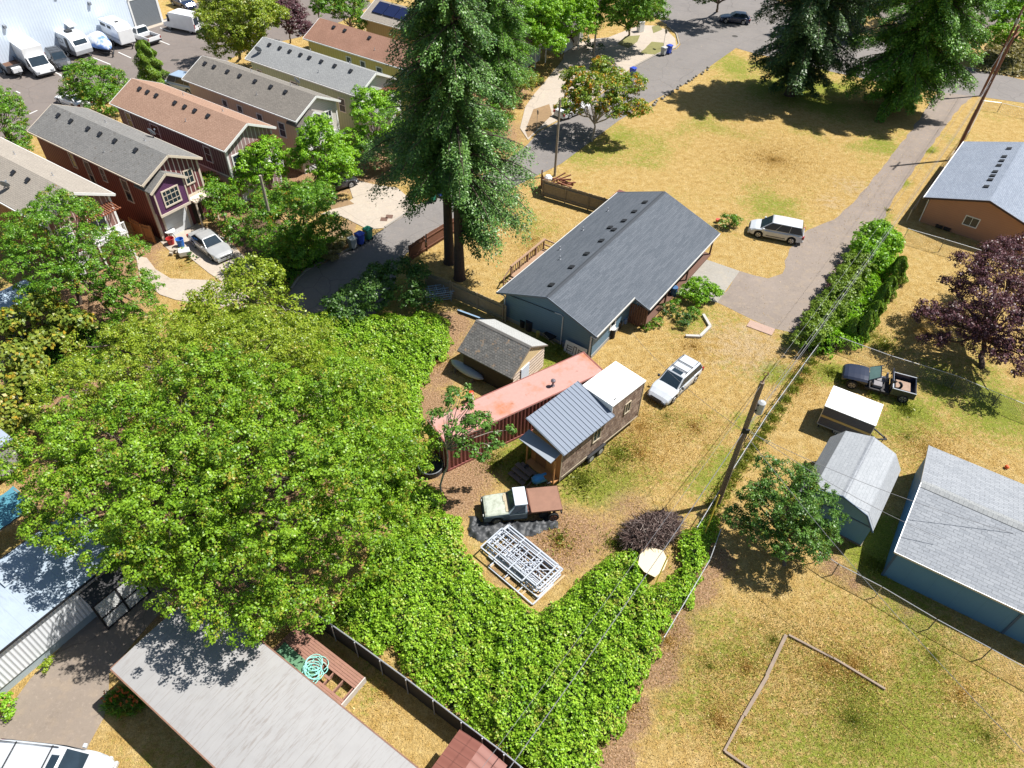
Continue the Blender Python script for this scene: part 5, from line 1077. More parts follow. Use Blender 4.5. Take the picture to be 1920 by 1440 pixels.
def tufts(name, label, spots, n, mat, seed, hgt=(.08, .3), leaf=None):
    """short upright blades: (px, py, radius m, share)"""
    rg = np.random.default_rng(seed); Cs = []; w = np.array([s[3] * s[2] ** 2 for s in spots], float); w /= w.sum()
    for s, k in zip(spots, (w * n).astype(int)):
        b = W(s[0], s[1]); r = s[2] * np.abs(rg.normal(size=k)) * .62; a = rg.random(k) * 2 * pi; Cs.append(np.stack([b[0] + r * np.cos(a), b[1] + r * np.sin(a), np.zeros(k)], 1))
    C = np.concatenate(Cs); m = len(C); H = rg.uniform(*hgt, m); C[:, 2] = H * .45; D = np.array([[0, 0, 1.0]]) + rg.normal(size=(m, 3)) * .45; N = rg.normal(size=(m, 3)) * [1, 1, .5]
    tag(mesh_np(name, leaf_quads(rg, C, N, H, .28, D, .0), 4, mat), label, 'grass', None, 'stuff')
G_GRS = leafmat('blades_green', (.13, .17, .02), (.20, .24, .03), (.30, .31, .06)); G_STR = leafmat('blades_straw', (.30, .17, .04), (.46, .29, .08), (.62, .44, .16), trans=.2)
fl = [(1640 - 300 * t, 500 + 445 * t, .5, 2.5) for t in np.linspace(0, 1, 26)] + [(1335 - 215 * t, 960 + 430 * t, .45, 1.2) for t in np.linspace(0, 1, 12)]
tufts('fence_weeds', 'green weeds along the long boundary fence and the container', fl + [(1000, 870, 1.5, .7), (1090, 900, 1.4, .7), (1160, 850, 1.4, .5), (930, 870, 1.2, .5), (1560, 700, .7, 1), (1700, 770, .7, 1.2), (1640, 745, .6, 1), (1600, 625, 1.3, .7), (1660, 650, 1.2, .5), (1780, 715, 1, .7), (1150, 1020, 1, .4), (1050, 1010, 1.2, .2), (1640, 1060, .8, .8), (1050, 660, 1, .5), (1745, 285, .4, .4), (1665, 395, .4, .4)], 30000, G_GRS, 130)
tufts('dry_grass', 'dry straw tufts scattered over the lawns', [(1450, 300, 12, .10), (1300, 650, 5, .3), (1200, 850, 5, .45), (1300, 800, 4, .4), (1500, 700, 3.5, .4), (1750, 850, 4.5, .4), (1600, 1250, 6, .45), (1400, 1250, 4, .45), (1350, 1350, 4, .4), (1800, 1300, 4, .4), (1000, 470, 3.5, .3), (1050, 1020, 2.5, .9), (820, 680, 2, .7), (1250, 1200, 1.5, 1.2), (1180, 1330, 1.2, 1.2), (720, 1300, 3, .4), (1730, 620, 4, .4), (340, 500, 2, .4), (1850, 320, 4, .2)], 70000, G_STR, 131, (.05, .15))
tufts('dry_grass', 'fine dry straw evenly covering the big lawns', [(1450, 300, 20, .1), (1200, 800, 9, .25), (1500, 720, 6, .2), (1750, 850, 8, .2), (1550, 1250, 9, .25), (1350, 1350, 7, .2), (1000, 450, 6, .15), (1750, 600, 7, .15)], 90000, G_STR, 133, (.05, .13))
tufts('green_grass', 'green grass clumps in the dry lawns', [(1600, 1350, 6, .6), (1450, 1200, 5, .35), (1750, 1230, 5, .4), (1850, 1380, 5, .4), (1330, 1250, 2.5, .6), (1150, 880, 3, .5), (1250, 780, 3, .3), (1700, 820, 3, .3), (1500, 180, 8, .1), (1640, 630, 2.5, .5), (900, 820, 2.5, .3)], 55000, G_GRS, 132, (.04, .12))
# ================================================================ vehicles
def lerp_at(P, x):
    if x <= P[0][0]: return P[0][1]
    for (a, b), (c, d) in zip(P[:-1], P[1:]):
        if x <= c: return b + (d - b) * (x - a) / (c - a + 1e-9)
    return P[-1][1]
def wheel(parent, x, y, s, R=.33, wd=.22, rim=None, name='wheel', tilt=0):
    """s = outward side (+1 / -1)"""
    t = MB(); t.tube([(0, -s * wd * .5, 0), (0, -s * wd * .42, 0), (0, s * wd * .42, 0), (0, s * wd * .5, 0)], [R * .9, R, R, R * .88], 22); o = t.build(name, M_black, parent, loc=(x, y, R))
    q = MB(); q.tube([(0, s * wd * .44, 0), (0, s * (wd * .5 + .012), 0)], [R * .68, R * .64], 18)
    r = q.build('rim', rim or flat('rim_silver', (.55, .56, .58), .3, .5), o)
    h = MB()
    for k in range(5):
        a = 2 * pi * k / 5 + .3; h.add([(R * .18 * cos(a - .5), s * (wd * .5 + .016), R * .18 * sin(a - .5)), (R * .6 * cos(a - .22), s * (wd * .5 + .016), R * .6 * sin(a - .22)), (R * .6 * cos(a + .22), s * (wd * .5 + .016), R * .6 * sin(a + .22)), (R * .18 * cos(a + .5), s * (wd * .5 + .016), R * .18 * sin(a + .5))], [(0, 1, 2, 3)])
    h.build('wheel_slot', M_dark, o); return o
def car_body(mb, L, Wd, deck, zb, wheels, R, nose=.22, tail=.13):
    xs = set(np.linspace(-L / 2, L / 2, 25)); xs |= {p[0] for p in deck}
    for w in wheels: xs |= set(w + (R + .07) * np.cos(np.linspace(0, pi, 9)))
    xs = sorted(x for x in xs if -L / 2 <= x <= L / 2); out = [xs[0]]
    for x in xs[1:]:
        if x - out[-1] > .012: out.append(x)
    rings = []
    for x in out:
        u = 2 * x / L; k = (nose if u > 0 else tail); w = Wd / 2 * (1 - k * abs(u) ** 6 - 1.6 * max(0, abs(u) - .94)); zt = lerp_at(deck, x); b = zb + .16 * max(0, abs(u) - .88) / .12
        for c in wheels:
            d = (R + .07) ** 2 - (x - c) ** 2
            if d > 0: b = max(b, R + sqrt(d))
        b = min(b, zt - .12); h = zt - b
        half = [(w * .90, b), (w * .985, b + h * .12), (w, b + h * .5), (w * .975, b + h * .82), (w * .88, b + h * .97), (w * .5, zt + .012)]
        rings.append([(x, y, z) for y, z in half] + [(x, -y, z) for y, z in half[::-1]])
    mb.loft(rings, closed=True)
def car(name, label, cat, f, r, L, Wd, H, deck, cab, body, zb=.22, R=.33, wb=None, group=None, rails=False, sunroof=False, lower=None, panes=2, rim=None, z=0, glassm=None):
    """f, r: ground points under front and rear; cab = (windscreen foot, roof front, roof rear, rear foot, side inset at roof)"""
    c = ((f[0] + r[0]) / 2, (f[1] + r[1]) / 2); az = ang2(r, f); h = thing(name, label, cat, (c[0], c[1], z), az, group)
    wb = wb or (.30 * L, -.28 * L); mb = MB(); car_body(mb, L, Wd, deck, zb, wb, R)
    xa, xb, xc, xd, ins = cab; za = lerp_at(deck, xa) - .02; zd = lerp_at(deck, xd) - .02; wl = Wd / 2 * .90; wt = Wd / 2 - ins
    zs = lerp_at(deck, 0) - .03
    def ring(t, bulge=0):
        X = [xa + (xb - xa) * t, xd + (xc - xd) * t]; w = wl + (wt - wl) * t; zf = za + (H - .05 - za) * t; zr = zd + (H - .06 - zd) * t
        zm = zs + (H - .035 - zs) * t
        n = 6; pts = []
        for i in range(n + 1):
            q = i / n; x = X[0] + (X[1] - X[0]) * q; zz = zf * (1 - q) ** 3 + zm * (1 - (1 - q) ** 3 - q ** 3) + zr * q ** 3; pts.append((x, w * (1 - .05 * (abs(2 * q - 1) ** 4)), zz))
        return pts + [(x, -y, z_) for x, y, z_ in pts[::-1]]
    R0, R1 = ring(0), ring(1); R2 = [(x * 1 + (0 - x) * 0 + (-.08 if x > 0 else .08) * 0, y * .80, z_ + .045) for x, y, z_ in R1]; R2 = [((x - (xb + xc) / 2) * .93 + (xb + xc) / 2, y, z_) for x, y, z_ in R2]
    mb.loft([R0, R1, R2]); mb.build('body', body, h, smooth=False, bevel=.012, fixn=True)
    gm = glassm or M_glass
    def pane(nm, a, b, c_, d, off, mu=.06, mv=.1, u0=0, u1=1):
        a, b, c_, d = map(Vector, (a, b, c_, d)); n = (b - a).cross(d - a).normalized(); n = n if n.dot(Vector(off)) > 0 else -n
        def P(u, v): return (a * (1 - u) + b * u) * (1 - v) + (d * (1 - u) + c_ * u) * v + n * .02
        U0, U1 = u0 + mu, u1 - mu; g = MB(); pts = [P(U0, mv), P(U1, mv), P(U1, 1 - mv * .8), P(U0, 1 - mv * .8)]; g.prism([tuple(p - n * .012) for p in pts], n * .014); return g.build(nm, gm, h)
    pane('windshield', (xa, -wl * .95, za), (xa, wl * .95, za), (xb, wt * .95, H - .05), (xb, -wt * .95, H - .05), (1, 0, .3), .045, .03)
    pane('rear_window', (xd, -wl * .95, zd), (xd, wl * .95, zd), (xc, wt * .95, H - .06), (xc, -wt * .95, H - .06), (-1, 0, .3), .07, .07)
    e = .0
    for s in (1, -1):
        a, b, c_, d = (xa, s * wl, zs + .02), (xd, s * wl, zs + .02), (xc, s * wt, H - .055), (xb, s * wt, H - .055)
        for k in range(panes): pane('side_window', a, b, c_, d, (0, s, 0), .008, .07, .03 + .94 * k / panes, .03 + .94 * (k + 1) / panes)
        for wx in wb: wheel(h, wx, s * (Wd / 2 - .13), s, R, rim=rim)
        m = MB(); m.box(xa - .38, xa - .22, s * (Wd / 2 - .02), s * (Wd / 2 + .16), zs + .02, zs + .16); m.build('door_mirror', body if lower is None else M_dark, h, bevel=.02)
        zl = lerp_at(deck, L / 2 - .1); m = MB(); m.prism([(L / 2 - .30, s * Wd * .47, zl - .16), (L / 2 - .03, s * Wd * .30, zl - .2), (L / 2 - .05, s * Wd * .30, zl - .04), (L / 2 - .32, s * Wd * .455, zl - .02)], (.03, s * .01, 0)); m.build('headlight', flat('lamp_glass', (.6, .63, .66), .15, var=.03), h)
        zl = lerp_at(deck, -L / 2 + .1); m = MB(); m.box(-L / 2 - .005, -L / 2 + .16, s * Wd * .34, s * Wd * .475, zl - .34, zl - .08); m.build('taillight', flat('lamp_red', (.28, .015, .015), .2, var=.03), h)
        if rails:
            m = MB(); m.tube([(xb - .3, s * (wt - .12), H + .02), (xb - .35, s * (wt - .12), H + .07), (xc + .2, s * (wt - .12), H + .07), (xc + .15, s * (wt - .12), H + .02)], .022, 6); m.build('roof_rail', M_dark, h)
        g = MB(); g.box(-L * .18, L * .17, s * (Wd / 2 - .005), s * (Wd / 2 + .012), zb + .2, zb + .26); g.build('side_moulding', flat('moulding', (.10, .085, .075), .6) if lower is None else lower, h)
    if rails:
        for x in (xb - .55, xc + .95):
            m = MB(); m.beam((x, -wt + .08, H + .07), (x, wt - .08, H + .07), .05, .035); m.build('cross_bar', M_dark, h)
    if sunroof:
        m = MB(); m.box(xb - .45, xb - .08, -.38, .38, H - .0, H + .006); m.build('sunroof', gm, h)
    for a, b in ((L / 2 - .10, L / 2 + .02), (-L / 2 - .02, -L / 2 + .12)): b1 = MB(); b1.box(a, b, -Wd * .405, Wd * .405, zb + .02, zb + .24); b1.build('bumper', lower or body, h, bevel=.02)
    g = MB(); g.box(L / 2 - .02, L / 2 + .012, -Wd * .24, Wd * .24, zb + .27, zb + .38); g.build('grille', M_dark, h)
    return h
P_SIL = paint('silver_paint', (.56, .58, .60), .3, .15); P_SILW = paint('pale_silver_paint', (.52, .55, .58), .28, .15); P_WHT = paint('white_paint', (.78, .79, .80), .3, 0.0)
P_BLU = paint('dark_blue_paint', (.02, .035, .08), .25, .2); P_GRY = paint('dark_grey_paint', (.035, .038, .045), .3, .2); P_NAV = paint('black_blue_paint', (.022, .028, .05), .35, .2); P_LBL = paint('light_blue_paint', (.35, .45, .58), .3, .2)
P_GOLD = paint('champagne_paint', (.42, .425, .42), .3, .3)
SEDAN = lambda L, h=.95: [(-L / 2, .62), (-L / 2 + .1, h - .05), (-L * .30, h + .02), (0, h), (L * .22, h - .02), (L / 2 - .35, h - .17), (L / 2 - .08, h - .28), (L / 2, .48)]
def at(px, az_to=None): return W(*px)
# minivan
car('minivan', 'silver minivan parked on the dry grass beside the driveway', 'minivan', (20.96, 57.95), (25.72, 56.42), 4.8, 1.95, 1.72, [(-2.4, .6), (-2.32, 1.0), (-1.2, 1.02), (0, 1.0), (1.2, .98), (1.9, .86), (2.3, .7), (2.4, .45)], (1.45, .55, -2.0, -2.36, .22), P_SIL, wb=(1.46, -1.42), panes=3, R=.34)
# estate
car('estate_car', 'pale silver estate car with roof bars and a sunroof near the tiny house', 'car', (9.95, 35.25), (12.95, 38.7), 4.7, 1.82, 1.5, [(-2.35, .6), (-2.28, .98), (-1.2, .97), (0, .95), (.95, .93), (1.7, .80), (2.1, .68), (2.3, .52), (2.35, .4)], (1.0, .25, -1.95, -2.25, .2), P_SILW, wb=(1.38, -1.38), rails=True, sunroof=True, lower=flat('dark_cladding', (.03, .034, .042), .6), panes=3)
# sedan on the drive
car('sedan', 'silver sedan parked nose-out on the drive of the dark red house', 'car', (-24.35, 50.25), (-27.65, 53.3), 4.85, 1.84, 1.42, SEDAN(4.85, .94), (.85, .15, -1.05, -1.75, .26), P_GOLD, wb=(1.42, -1.34), panes=2)
car('sedan', 'white sedan half hidden under the orange-tipped tree', 'car', (7.4, 83.2), (4.2, 80.0), 4.6, 1.82, 1.42, SEDAN(4.6, .94), (.8, .1, -1.05, -1.7, .26), P_WHT, wb=(1.34, -1.28))
car('hatchback', 'dark blue car parked in tree shade at the far kerb', 'car', W(1352, 40), W(1400, 44), 4.4, 1.8, 1.44, SEDAN(4.4, .96), (.75, .1, -1.5, -2.0, .24), P_BLU, wb=(1.28, -1.25))
car('pickup_car', 'blue sedan in the far lot at the top right corner', 'car', W(1842, 10), W(1888, 42), 4.7, 1.82, 1.44, SEDAN(4.7, .94), (.8, .1, -1.05, -1.7, .26), P_LBL, wb=(1.36, -1.3))['category'] = 'car'
car('van', 'white van at the very top right corner behind the blue sedan', 'van', W(1872, -6), W(1915, 8), 4.9, 1.95, 1.75, [(-2.45, .6), (-2.38, 1.05), (0, 1.05), (1.5, 1.0), (2.2, .85), (2.45, .5)], (1.75, 1.0, -2.2, -2.42, .16), P_WHT, panes=3)
car('suv', 'dark grey suv between the white box truck and the rounded travel trailer', 'car', W(130, 137), W(100, 108), 4.7, 1.9, 1.72, [(-2.35, .7), (-2.28, 1.12), (0, 1.1), (1.0, 1.08), (2.0, .98), (2.35, .6)], (1.05, .4, -1.95, -2.28, .2), P_GRY, zb=.28, R=.37, rails=True, panes=3)
car('suv', 'dark blue suv in front of the warehouse roll-up door', 'car', W(366, 22), W(325, 4), 4.7, 1.9, 1.7, [(-2.35, .7), (-2.28, 1.1), (0, 1.08), (1.0, 1.06), (2.0, .95), (2.35, .6)], (1.05, .4, -1.95, -2.28, .2), P_BLU, zb=.26, R=.36, panes=3)
car('van', 'pale blue van half hidden behind the beige row house', 'van', W(334, 165), W(362, 172), 5.0, 1.98, 1.9, [(-2.5, .6), (-2.42, 1.05), (0, 1.05), (1.5, 1.0), (2.2, .9), (2.5, .5)], (1.9, 1.1, -2.2, -2.45, .16), P_LBL, panes=3)
car('sedan', 'white car mostly hidden behind the round tree and the purple-brown house', 'car', W(122, 190), W(158, 204), 4.6, 1.82, 1.44, SEDAN(4.6, .94), (.8, .1, -1.05, -1.7, .26), P_WHT)
car('sedan', 'pale car under the light green maple beside the beige house drive', 'car', W(645, 348), W(612, 358), 4.4, 1.78, 1.4, SEDAN(4.4, .92), (.8, .1, -1.05, -1.7, .26), P_GRY)
# large white van, lower left
car('passenger_van', 'silver-white van with dark windows cut off by the bottom left corner', 'van', W(205, 1462, 0.6), W(-14, 1438, .6), 5.2, 2.0, 1.9, [(-2.6, .7), (-2.52, 1.15), (0, 1.15), (1.4, 1.1), (2.2, .98), (2.6, .6)], (1.55, .85, -2.3, -2.55, .2), P_SILW, zb=.25, R=.36, panes=3, sunroof=True, rails=True)

def box_van(label, f, r, L, Wd, H, nm='van', cat='van', boxh=None, split=.3, mark=False, paintm=None, group=None):
    c = ((f[0] + r[0]) / 2, (f[1] + r[1]) / 2); az = ang2(r, f); h = thing(nm, label, cat, (c[0], c[1], 0), az, group); p = paintm or P_WHT
    xs = L / 2 - L * split; W2 = Wd / 2; b = MB()
    if boxh:
        x = MB(); x.box(-L / 2, xs + .35, -W2, W2, .55, boxh); x.build('cargo_box', p, h, bevel=.04)
        b.prism([(xs + .1, -W2 * .92, .35), (xs + .1, -W2 * .92, H * .93), (xs + .75, -W2 * .92, H * .95), (L / 2 - 1.05, -W2 * .92, 1.15), (L / 2 - .1, -W2 * .92, .98), (L / 2, -W2 * .92, .4)], (0, Wd * .92, 0))
        wa, wbz = (xs + .78, H * .93), (L / 2 - 1.0, 1.16)
    else:
        b.prism([(-L / 2, -W2, .35), (-L / 2, -W2, H - .08), (-L / 2 + .12, -W2, H), (xs, -W2, H), (xs + .35, -W2, H - .08), (L / 2 - .75, -W2, 1.12), (L / 2 - .08, -W2, .92), (L / 2, -W2, .4)], (0, Wd, 0))
        wa, wbz = (xs + .4, H - .14), (L / 2 - .8, 1.14)
    b.build('body', p, h, bevel=.05); q = W2 * (.92 if boxh else 1)
    nrm = Vector((-(wbz[1] - wa[1]), 0, wbz[0] - wa[0])).normalized() * .03
    g = MB(); g.prism([(wa[0] + nrm.x, -q * .85, wa[1] + nrm.z), (wa[0] + nrm.x, q * .85, wa[1] + nrm.z), (wbz[0] + nrm.x, q * .9, wbz[1] + nrm.z), (wbz[0] + nrm.x, -q * .9, wbz[1] + nrm.z)], (-nrm.x * .9, 0, -nrm.z * .9)); g.build('windshield', M_glass, h)
    for s in (1, -1):
        g = MB(); g.prism([(xs + .3, s * (q + .012), 1.2), (L / 2 - 1.05, s * (q + .012), 1.2), (xs + .75, s * (q + .012), H * .86), (xs + .3, s * (q + .012), H * .86)], (0, -s * .01, 0)); g.build('side_window', M_glass, h)
        for wx in (L / 2 - .95, -L / 2 + .95): wheel(h, wx, s * (W2 - .14), s, .36)
        m = MB(); m.box(L / 2 - .12, L / 2 + .01, s * q * .6, s * q * .92, .7, .88); m.build('headlight', flat('lamp_glass', (.6, .63, .66), .15, var=.03), h)
        m = MB(); m.box(-L / 2 - .015, -L / 2 + .05, s * W2 * .84, s * W2 * .98, .8, 1.3); m.build('taillight', flat('lamp_red', (.28, .015, .015), .2, var=.03), h)
        m = MB(); m.box(L / 2 - 1.3, L / 2 - 1.15, s * q, s * (q + .22), 1.2, 1.5); m.build('door_mirror', M_dark, h)
    for a, b in ((L / 2 - .06, L / 2 + .05), (-L / 2 - .08, -L / 2 + .02)): m = MB(); m.box(a, b, -W2 * .9, W2 * .9, .36, .54); m.build('bumper', M_dark, h)
    if not boxh:
        for s in (1, -1):
            g = MB(); g.box(-L / 2 - .02, -L / 2, s * .08, s * W2 * .85, 1.2, H - .3) if s > 0 else g.box(-L / 2 - .02, -L / 2, -W2 * .85, -.08, 1.2, H - .3); g.build('rear_window', M_glass, h)
    return h
box_van('white box truck parked beside the small dump trailer', W(100, 152), W(40, 108), 7.0, 2.3, 2.1, 'box_truck', 'truck', 2.95, .36)
v = box_van('white cargo van with green marks on its side in the parking lot', W(318, 50), W(378, 62), 5.4, 2.0, 2.35)
g = MB()
for k, (x, w_) in enumerate(((-.55, .1), (-.38, .18), (-.12, .1), (.06, .2), (.34, .12), (.5, .16))): g.box(x, x + w_, -1.012, -1.003, 1.45 + .05 * (k % 2), 1.95 - .06 * (k % 3))
for s_ in (1, -1): pass
g.box(-.5, .6, -1.012, -1.003, 1.62, 1.7); g.build('green_marking', flat('green_letter', (.05, .38, .22), .5), v)
def pickup(label, f, r, L, Wd, H, body, bedm=None, group=None, open_bed=True, name='pickup_truck'):
    c = ((f[0] + r[0]) / 2, (f[1] + r[1]) / 2); az = ang2(r, f); h = thing(name, label, 'pickup truck', (c[0], c[1], 0), az, group); W2 = Wd / 2
    b = MB(); deck = [(-.2, 1.05), (L * .12, 1.05), (L * .2, 1.04), (L / 2 - .1, .95), (L / 2, .6)]; bd = MB()
    b.prism([(-.35, -W2, .4), (-.35, -W2, 1.05), (L * .18, -W2, 1.05), (L / 2 - .08, -W2, .96), (L / 2, -W2, .5), (L / 2, -W2, .4)], (0, Wd, 0))
    b.loft([[(-.3, W2 * .95, 1.03), (L * .2, W2 * .95, 1.03), (L * .2, -W2 * .95, 1.03), (-.3, -W2 * .95, 1.03)], [(-.2, W2 * .78, H), (L * .08, W2 * .78, H), (L * .08, -W2 * .78, H), (-.2, -W2 * .78, H)]])
    b.build('cab', body, h, bevel=.03, fixn=True)
    for s in (1, -1): bd.box(-L / 2, -.42, s * (W2 - .09), s * W2, .5, 1.05)
    bd.box(-L / 2, -L / 2 + .07, -W2 + .09, W2 - .09, .5, 1.05); bd.box(-.5, -.42, -W2 + .09, W2 - .09, .5, 1.05); bd.box(-L / 2 + .07, -.5, -W2 + .09, W2 - .09, .5, .62); bd.build('bed', body, h, bevel=.015)
    bl = MB(); bl.box(-L / 2 + .08, -.51, -W2 + .1, W2 - .1, .62, .64); bl.build('bed_liner', bedm or flat('bed_liner', (.06, .045, .04), .8, var=.3), h)
    g = MB(); g.prism([(L * .2 + .01, -W2 * .86, 1.07), (L * .2 + .01, W2 * .86, 1.07), (L * .08 + .03, W2 * .72, H - .05), (L * .08 + .03, -W2 * .72, H - .05)], (.012, 0, .01)); g.build('windshield', M_glass, h)
    g = MB(); g.prism([(-.285, -W2 * .8, 1.1), (-.285, W2 * .8, 1.1), (-.215, W2 * .7, H - .07), (-.215, -W2 * .7, H - .07)], (-.02, 0, 0)); g.build('rear_window', M_glass, h)
    for s in (1, -1):
        g = MB(); g.prism([(-.2, s * W2 * .925, 1.1), (L * .17, s * W2 * .925, 1.1), (L * .075, s * W2 * .80, H - .08), (-.14, s * W2 * .80, H - .08)], (0, s * .025, 0)); g.build('side_window', M_glass, h)
        for wx in (L / 2 - .95, -L / 2 + 1.0):
            a = MB(); a.tube([(wx, s * (W2 - .2), .36), (wx, s * (W2 + .005), .36)], .42, 20); a.build('wheel_arch', M_dark, h); wheel(h, wx, s * (W2 - .09), s, .36)
        m = MB(); m.box(L / 2 - .05, L / 2 + .01, s * W2 * .62, s * W2 * .92, .7, .88); m.build('headlight', flat('lamp_glass', (.6, .63, .66), .15, var=.03), h)
        m = MB(); m.box(-L / 2 - .012, -L / 2 + .05, s * W2 * .85, s * W2 * .99, .7, 1.0); m.build('taillight', flat('lamp_red', (.28, .015, .015), .2, var=.03), h)
    for a, b in ((L / 2 - .02, L / 2 + .1), (-L / 2 - .12, -L / 2 - .01)): m = MB(); m.box(a, b, -W2 * .95, W2 * .95, .42, .59); m.build('bumper', M_dark, h)
    return h
pickup('white pickup truck in front of the warehouse with an open bed', W(250, 68), W(292, 84), 5.2, 1.9, 1.75, P_WHT)

# trailers on the lot
def trailer_base(h, x0, x1, Wd, wheels, z=.45, tongue=1.2, R=.33):
    f = MB()
    for s in (1, -1): f.box(x0, x1, s * Wd / 2 - (.08 if s > 0 else 0), s * Wd / 2 + (.0 if s > 0 else .08), z - .12, z)
    f.beam((x1, Wd / 2 - .1, z - .06), (x1 + tongue, 0, z - .06), .09, .09); f.beam((x1, -Wd / 2 + .1, z - .06), (x1 + tongue, 0, z - .06), .09, .09); f.tube([(x1 + tongue * .85, 0, 0), (x1 + tongue * .85, 0, z + .3)], .035, 8); f.build('trailer_frame', M_dark, h)
    for x in wheels:
        for s in (1, -1): wheel(h, x, s * (Wd / 2 + .1), s, R, .18)
def lot_trailers():
    f, r = W(47, 152), W(5, 120); h = thing('dump_trailer', 'small dark dump trailer with a rusty open bed left of the box truck', 'trailer', ((f[0] + r[0]) / 2, (f[1] + r[1]) / 2, 0), ang2(r, f)); trailer_base(h, -1.7, 1.6, 1.7, (-.5, .3), .6)
    b = MB(); [b.box(-1.8, 1.7, s * .88, s * .94, .6, 1.35) for s in (1, -1)]; b.box(-1.8, -1.74, -.88, .88, .6, 1.35); b.box(1.64, 1.7, -.88, .88, .6, 1.35); b.box(-1.8, 1.7, -.94, .94, .56, .62); b.build('bed', P_GRY, h); l = MB(); l.box(-1.73, 1.63, -.87, .87, .63, .9); l.build('load', flat('rust_load', (.13, .07, .045), .9, var=.3), h)
    q = MB(); q.box(1.72, 2.3, -.5, .5, .62, 1.15); q.build('toolbox', P_WHT, h, bevel=.03)
    f, r = W(170, 112), W(118, 88); h = thing('travel_trailer', 'rounded white and silver travel trailer right of the dark grey suv', 'trailer', ((f[0] + r[0]) / 2, (f[1] + r[1]) / 2, 0), ang2(r, f)); trailer_base(h, -2.4, 2.3, 2.1, (-.45, .4), .5)
    b = MB(); pr = [(-2.5, .5), (-2.55, 1.2), (-2.45, 2.35), (-2.1, 2.6), (1.0, 2.6), (1.9, 2.3), (2.4, 1.6), (2.5, 1.0), (2.4, .5)]; b.prism([(x, -1.1, z) for x, z in pr], (0, 2.2, 0)); b.build('shell', paint('trailer_white', (.66, .69, .72), .35, .1), h, bevel=.05)
    s = MB(); s.prism([(x * 1.004, -1.115, min(z, 1.15)) for x, z in pr if z < 1.3], (0, .01, 0)); [s.box(-2.2, 1.6, q * 1.105, q * 1.115, .62, 1.1) for q in (1, -1)]; s.build('lower_stripe', flat('stripe_grey', (.22, .23, .25), .5), h)
    a = MB(); a.box(-.5, .4, -.35, .35, 2.6, 2.82); a.build('air_conditioner', M_dark, h, bevel=.04)
    d = MB(); d.box(.6, 1.25, -1.13, -1.1, .65, 2.3); d.build('door', M_dark, h)
    for x in (-1.6, -.4): window(h, (x, -1.1, 1.75), (0, -1), .8, .5, M_dark, (1, 1), .04, .02)
    w = MB(); w.prism([(2.05, -.8, 2.12), (2.05, .8, 2.12), (2.36, .8, 1.7), (2.36, -.8, 1.7)], (.04, 0, .03)); w.build('front_window', M_glass, h)
    f, r = W(215, 108), W(172, 82); h = thing('boat', 'small boat wrapped in a blue and white tarp on its trailer', 'boat', ((f[0] + r[0]) / 2, (f[1] + r[1]) / 2, 0), ang2(r, f)); trailer_base(h, -2.0, 1.8, 1.7, (-.7,), .5, 1.5)
    b = MB(); R = [[(x, w, .9), (x, w * .75, .55), (x, 0, .45), (x, -w * .75, .55), (x, -w, .9)] for x, w in ((-2.5, .95), (-1, 1.05), (.8, .95), (1.9, .55), (2.5, .06))]; b.loft(R); b.build('hull', P_NAV, h)
    tp = MB(); rg = random.Random(3); R = [[(x + rg.uniform(-.05, .05), 1.08 * w * cos(a) + rg.uniform(-.05, .05), .78 + (hh - .1) * max(0, sin(a)) ** .8 + rg.uniform(-.05, .05)) for a in np.linspace(-.15, pi + .15, 10)] for x, w, hh in ((-2.55, .8, .7), (-1.9, 1, 1.0), (-1.0, 1.08, 1.15), (-.2, 1.1, 1.6), (.5, 1.0, 1.1), (1.2, .85, .8), (2.0, .5, .5), (2.55, .1, .25))]; tp.loft(R, closed=False, caps=False)
    t = NT('tarp_blue_white'); k = t.ramp(t.noise(.5, 3), [(.47, (.62, .66, .72)), (.55, (.10, .20, .48))]); t.bump(t.noise(3, 4), .6, .1); tp.build('tarp', t.out(k, .5), h, smooth=True)
    f, r = W(250, 92), W(205, 70); h = thing('horse_trailer', 'tall white horse trailer beside the tarped boat', 'trailer', ((f[0] + r[0]) / 2, (f[1] + r[1]) / 2, 0), ang2(r, f)); trailer_base(h, -2.1, 2.0, 1.9, (-.5, .4), .5, 1.2)
    b = MB(); b.prism([(-2.2, -1.0, .5), (-2.2, -1.0, 2.75), (1.6, -1.0, 2.75), (2.3, -1.0, 2.2), (2.3, -1.0, .5)], (0, 2.0, 0)); b.build('shell', P_WHT, h, bevel=.08)
    for x0, x1, y0 in ((-1.9, -.6, -1.02), (-1.9, -.6, 1.0), (-.2, .7, -1.02)): w = MB(); w.box(x0, x1, y0, y0 + .02, 2.1, 2.45); w.build('slot_window', M_dark, h)
    v_ = MB(); v_.box(.5, .8, -.2, .2, 2.75, 2.85); v_.build('roof_vent', M_dark, h)
    s = MB(); s.box(-2.15, 2.25, -1.012, -1.0, 1.0, 1.25); s.build('stripe', flat('stripe_silver', (.4, .42, .45), .4), h)
lot_trailers()

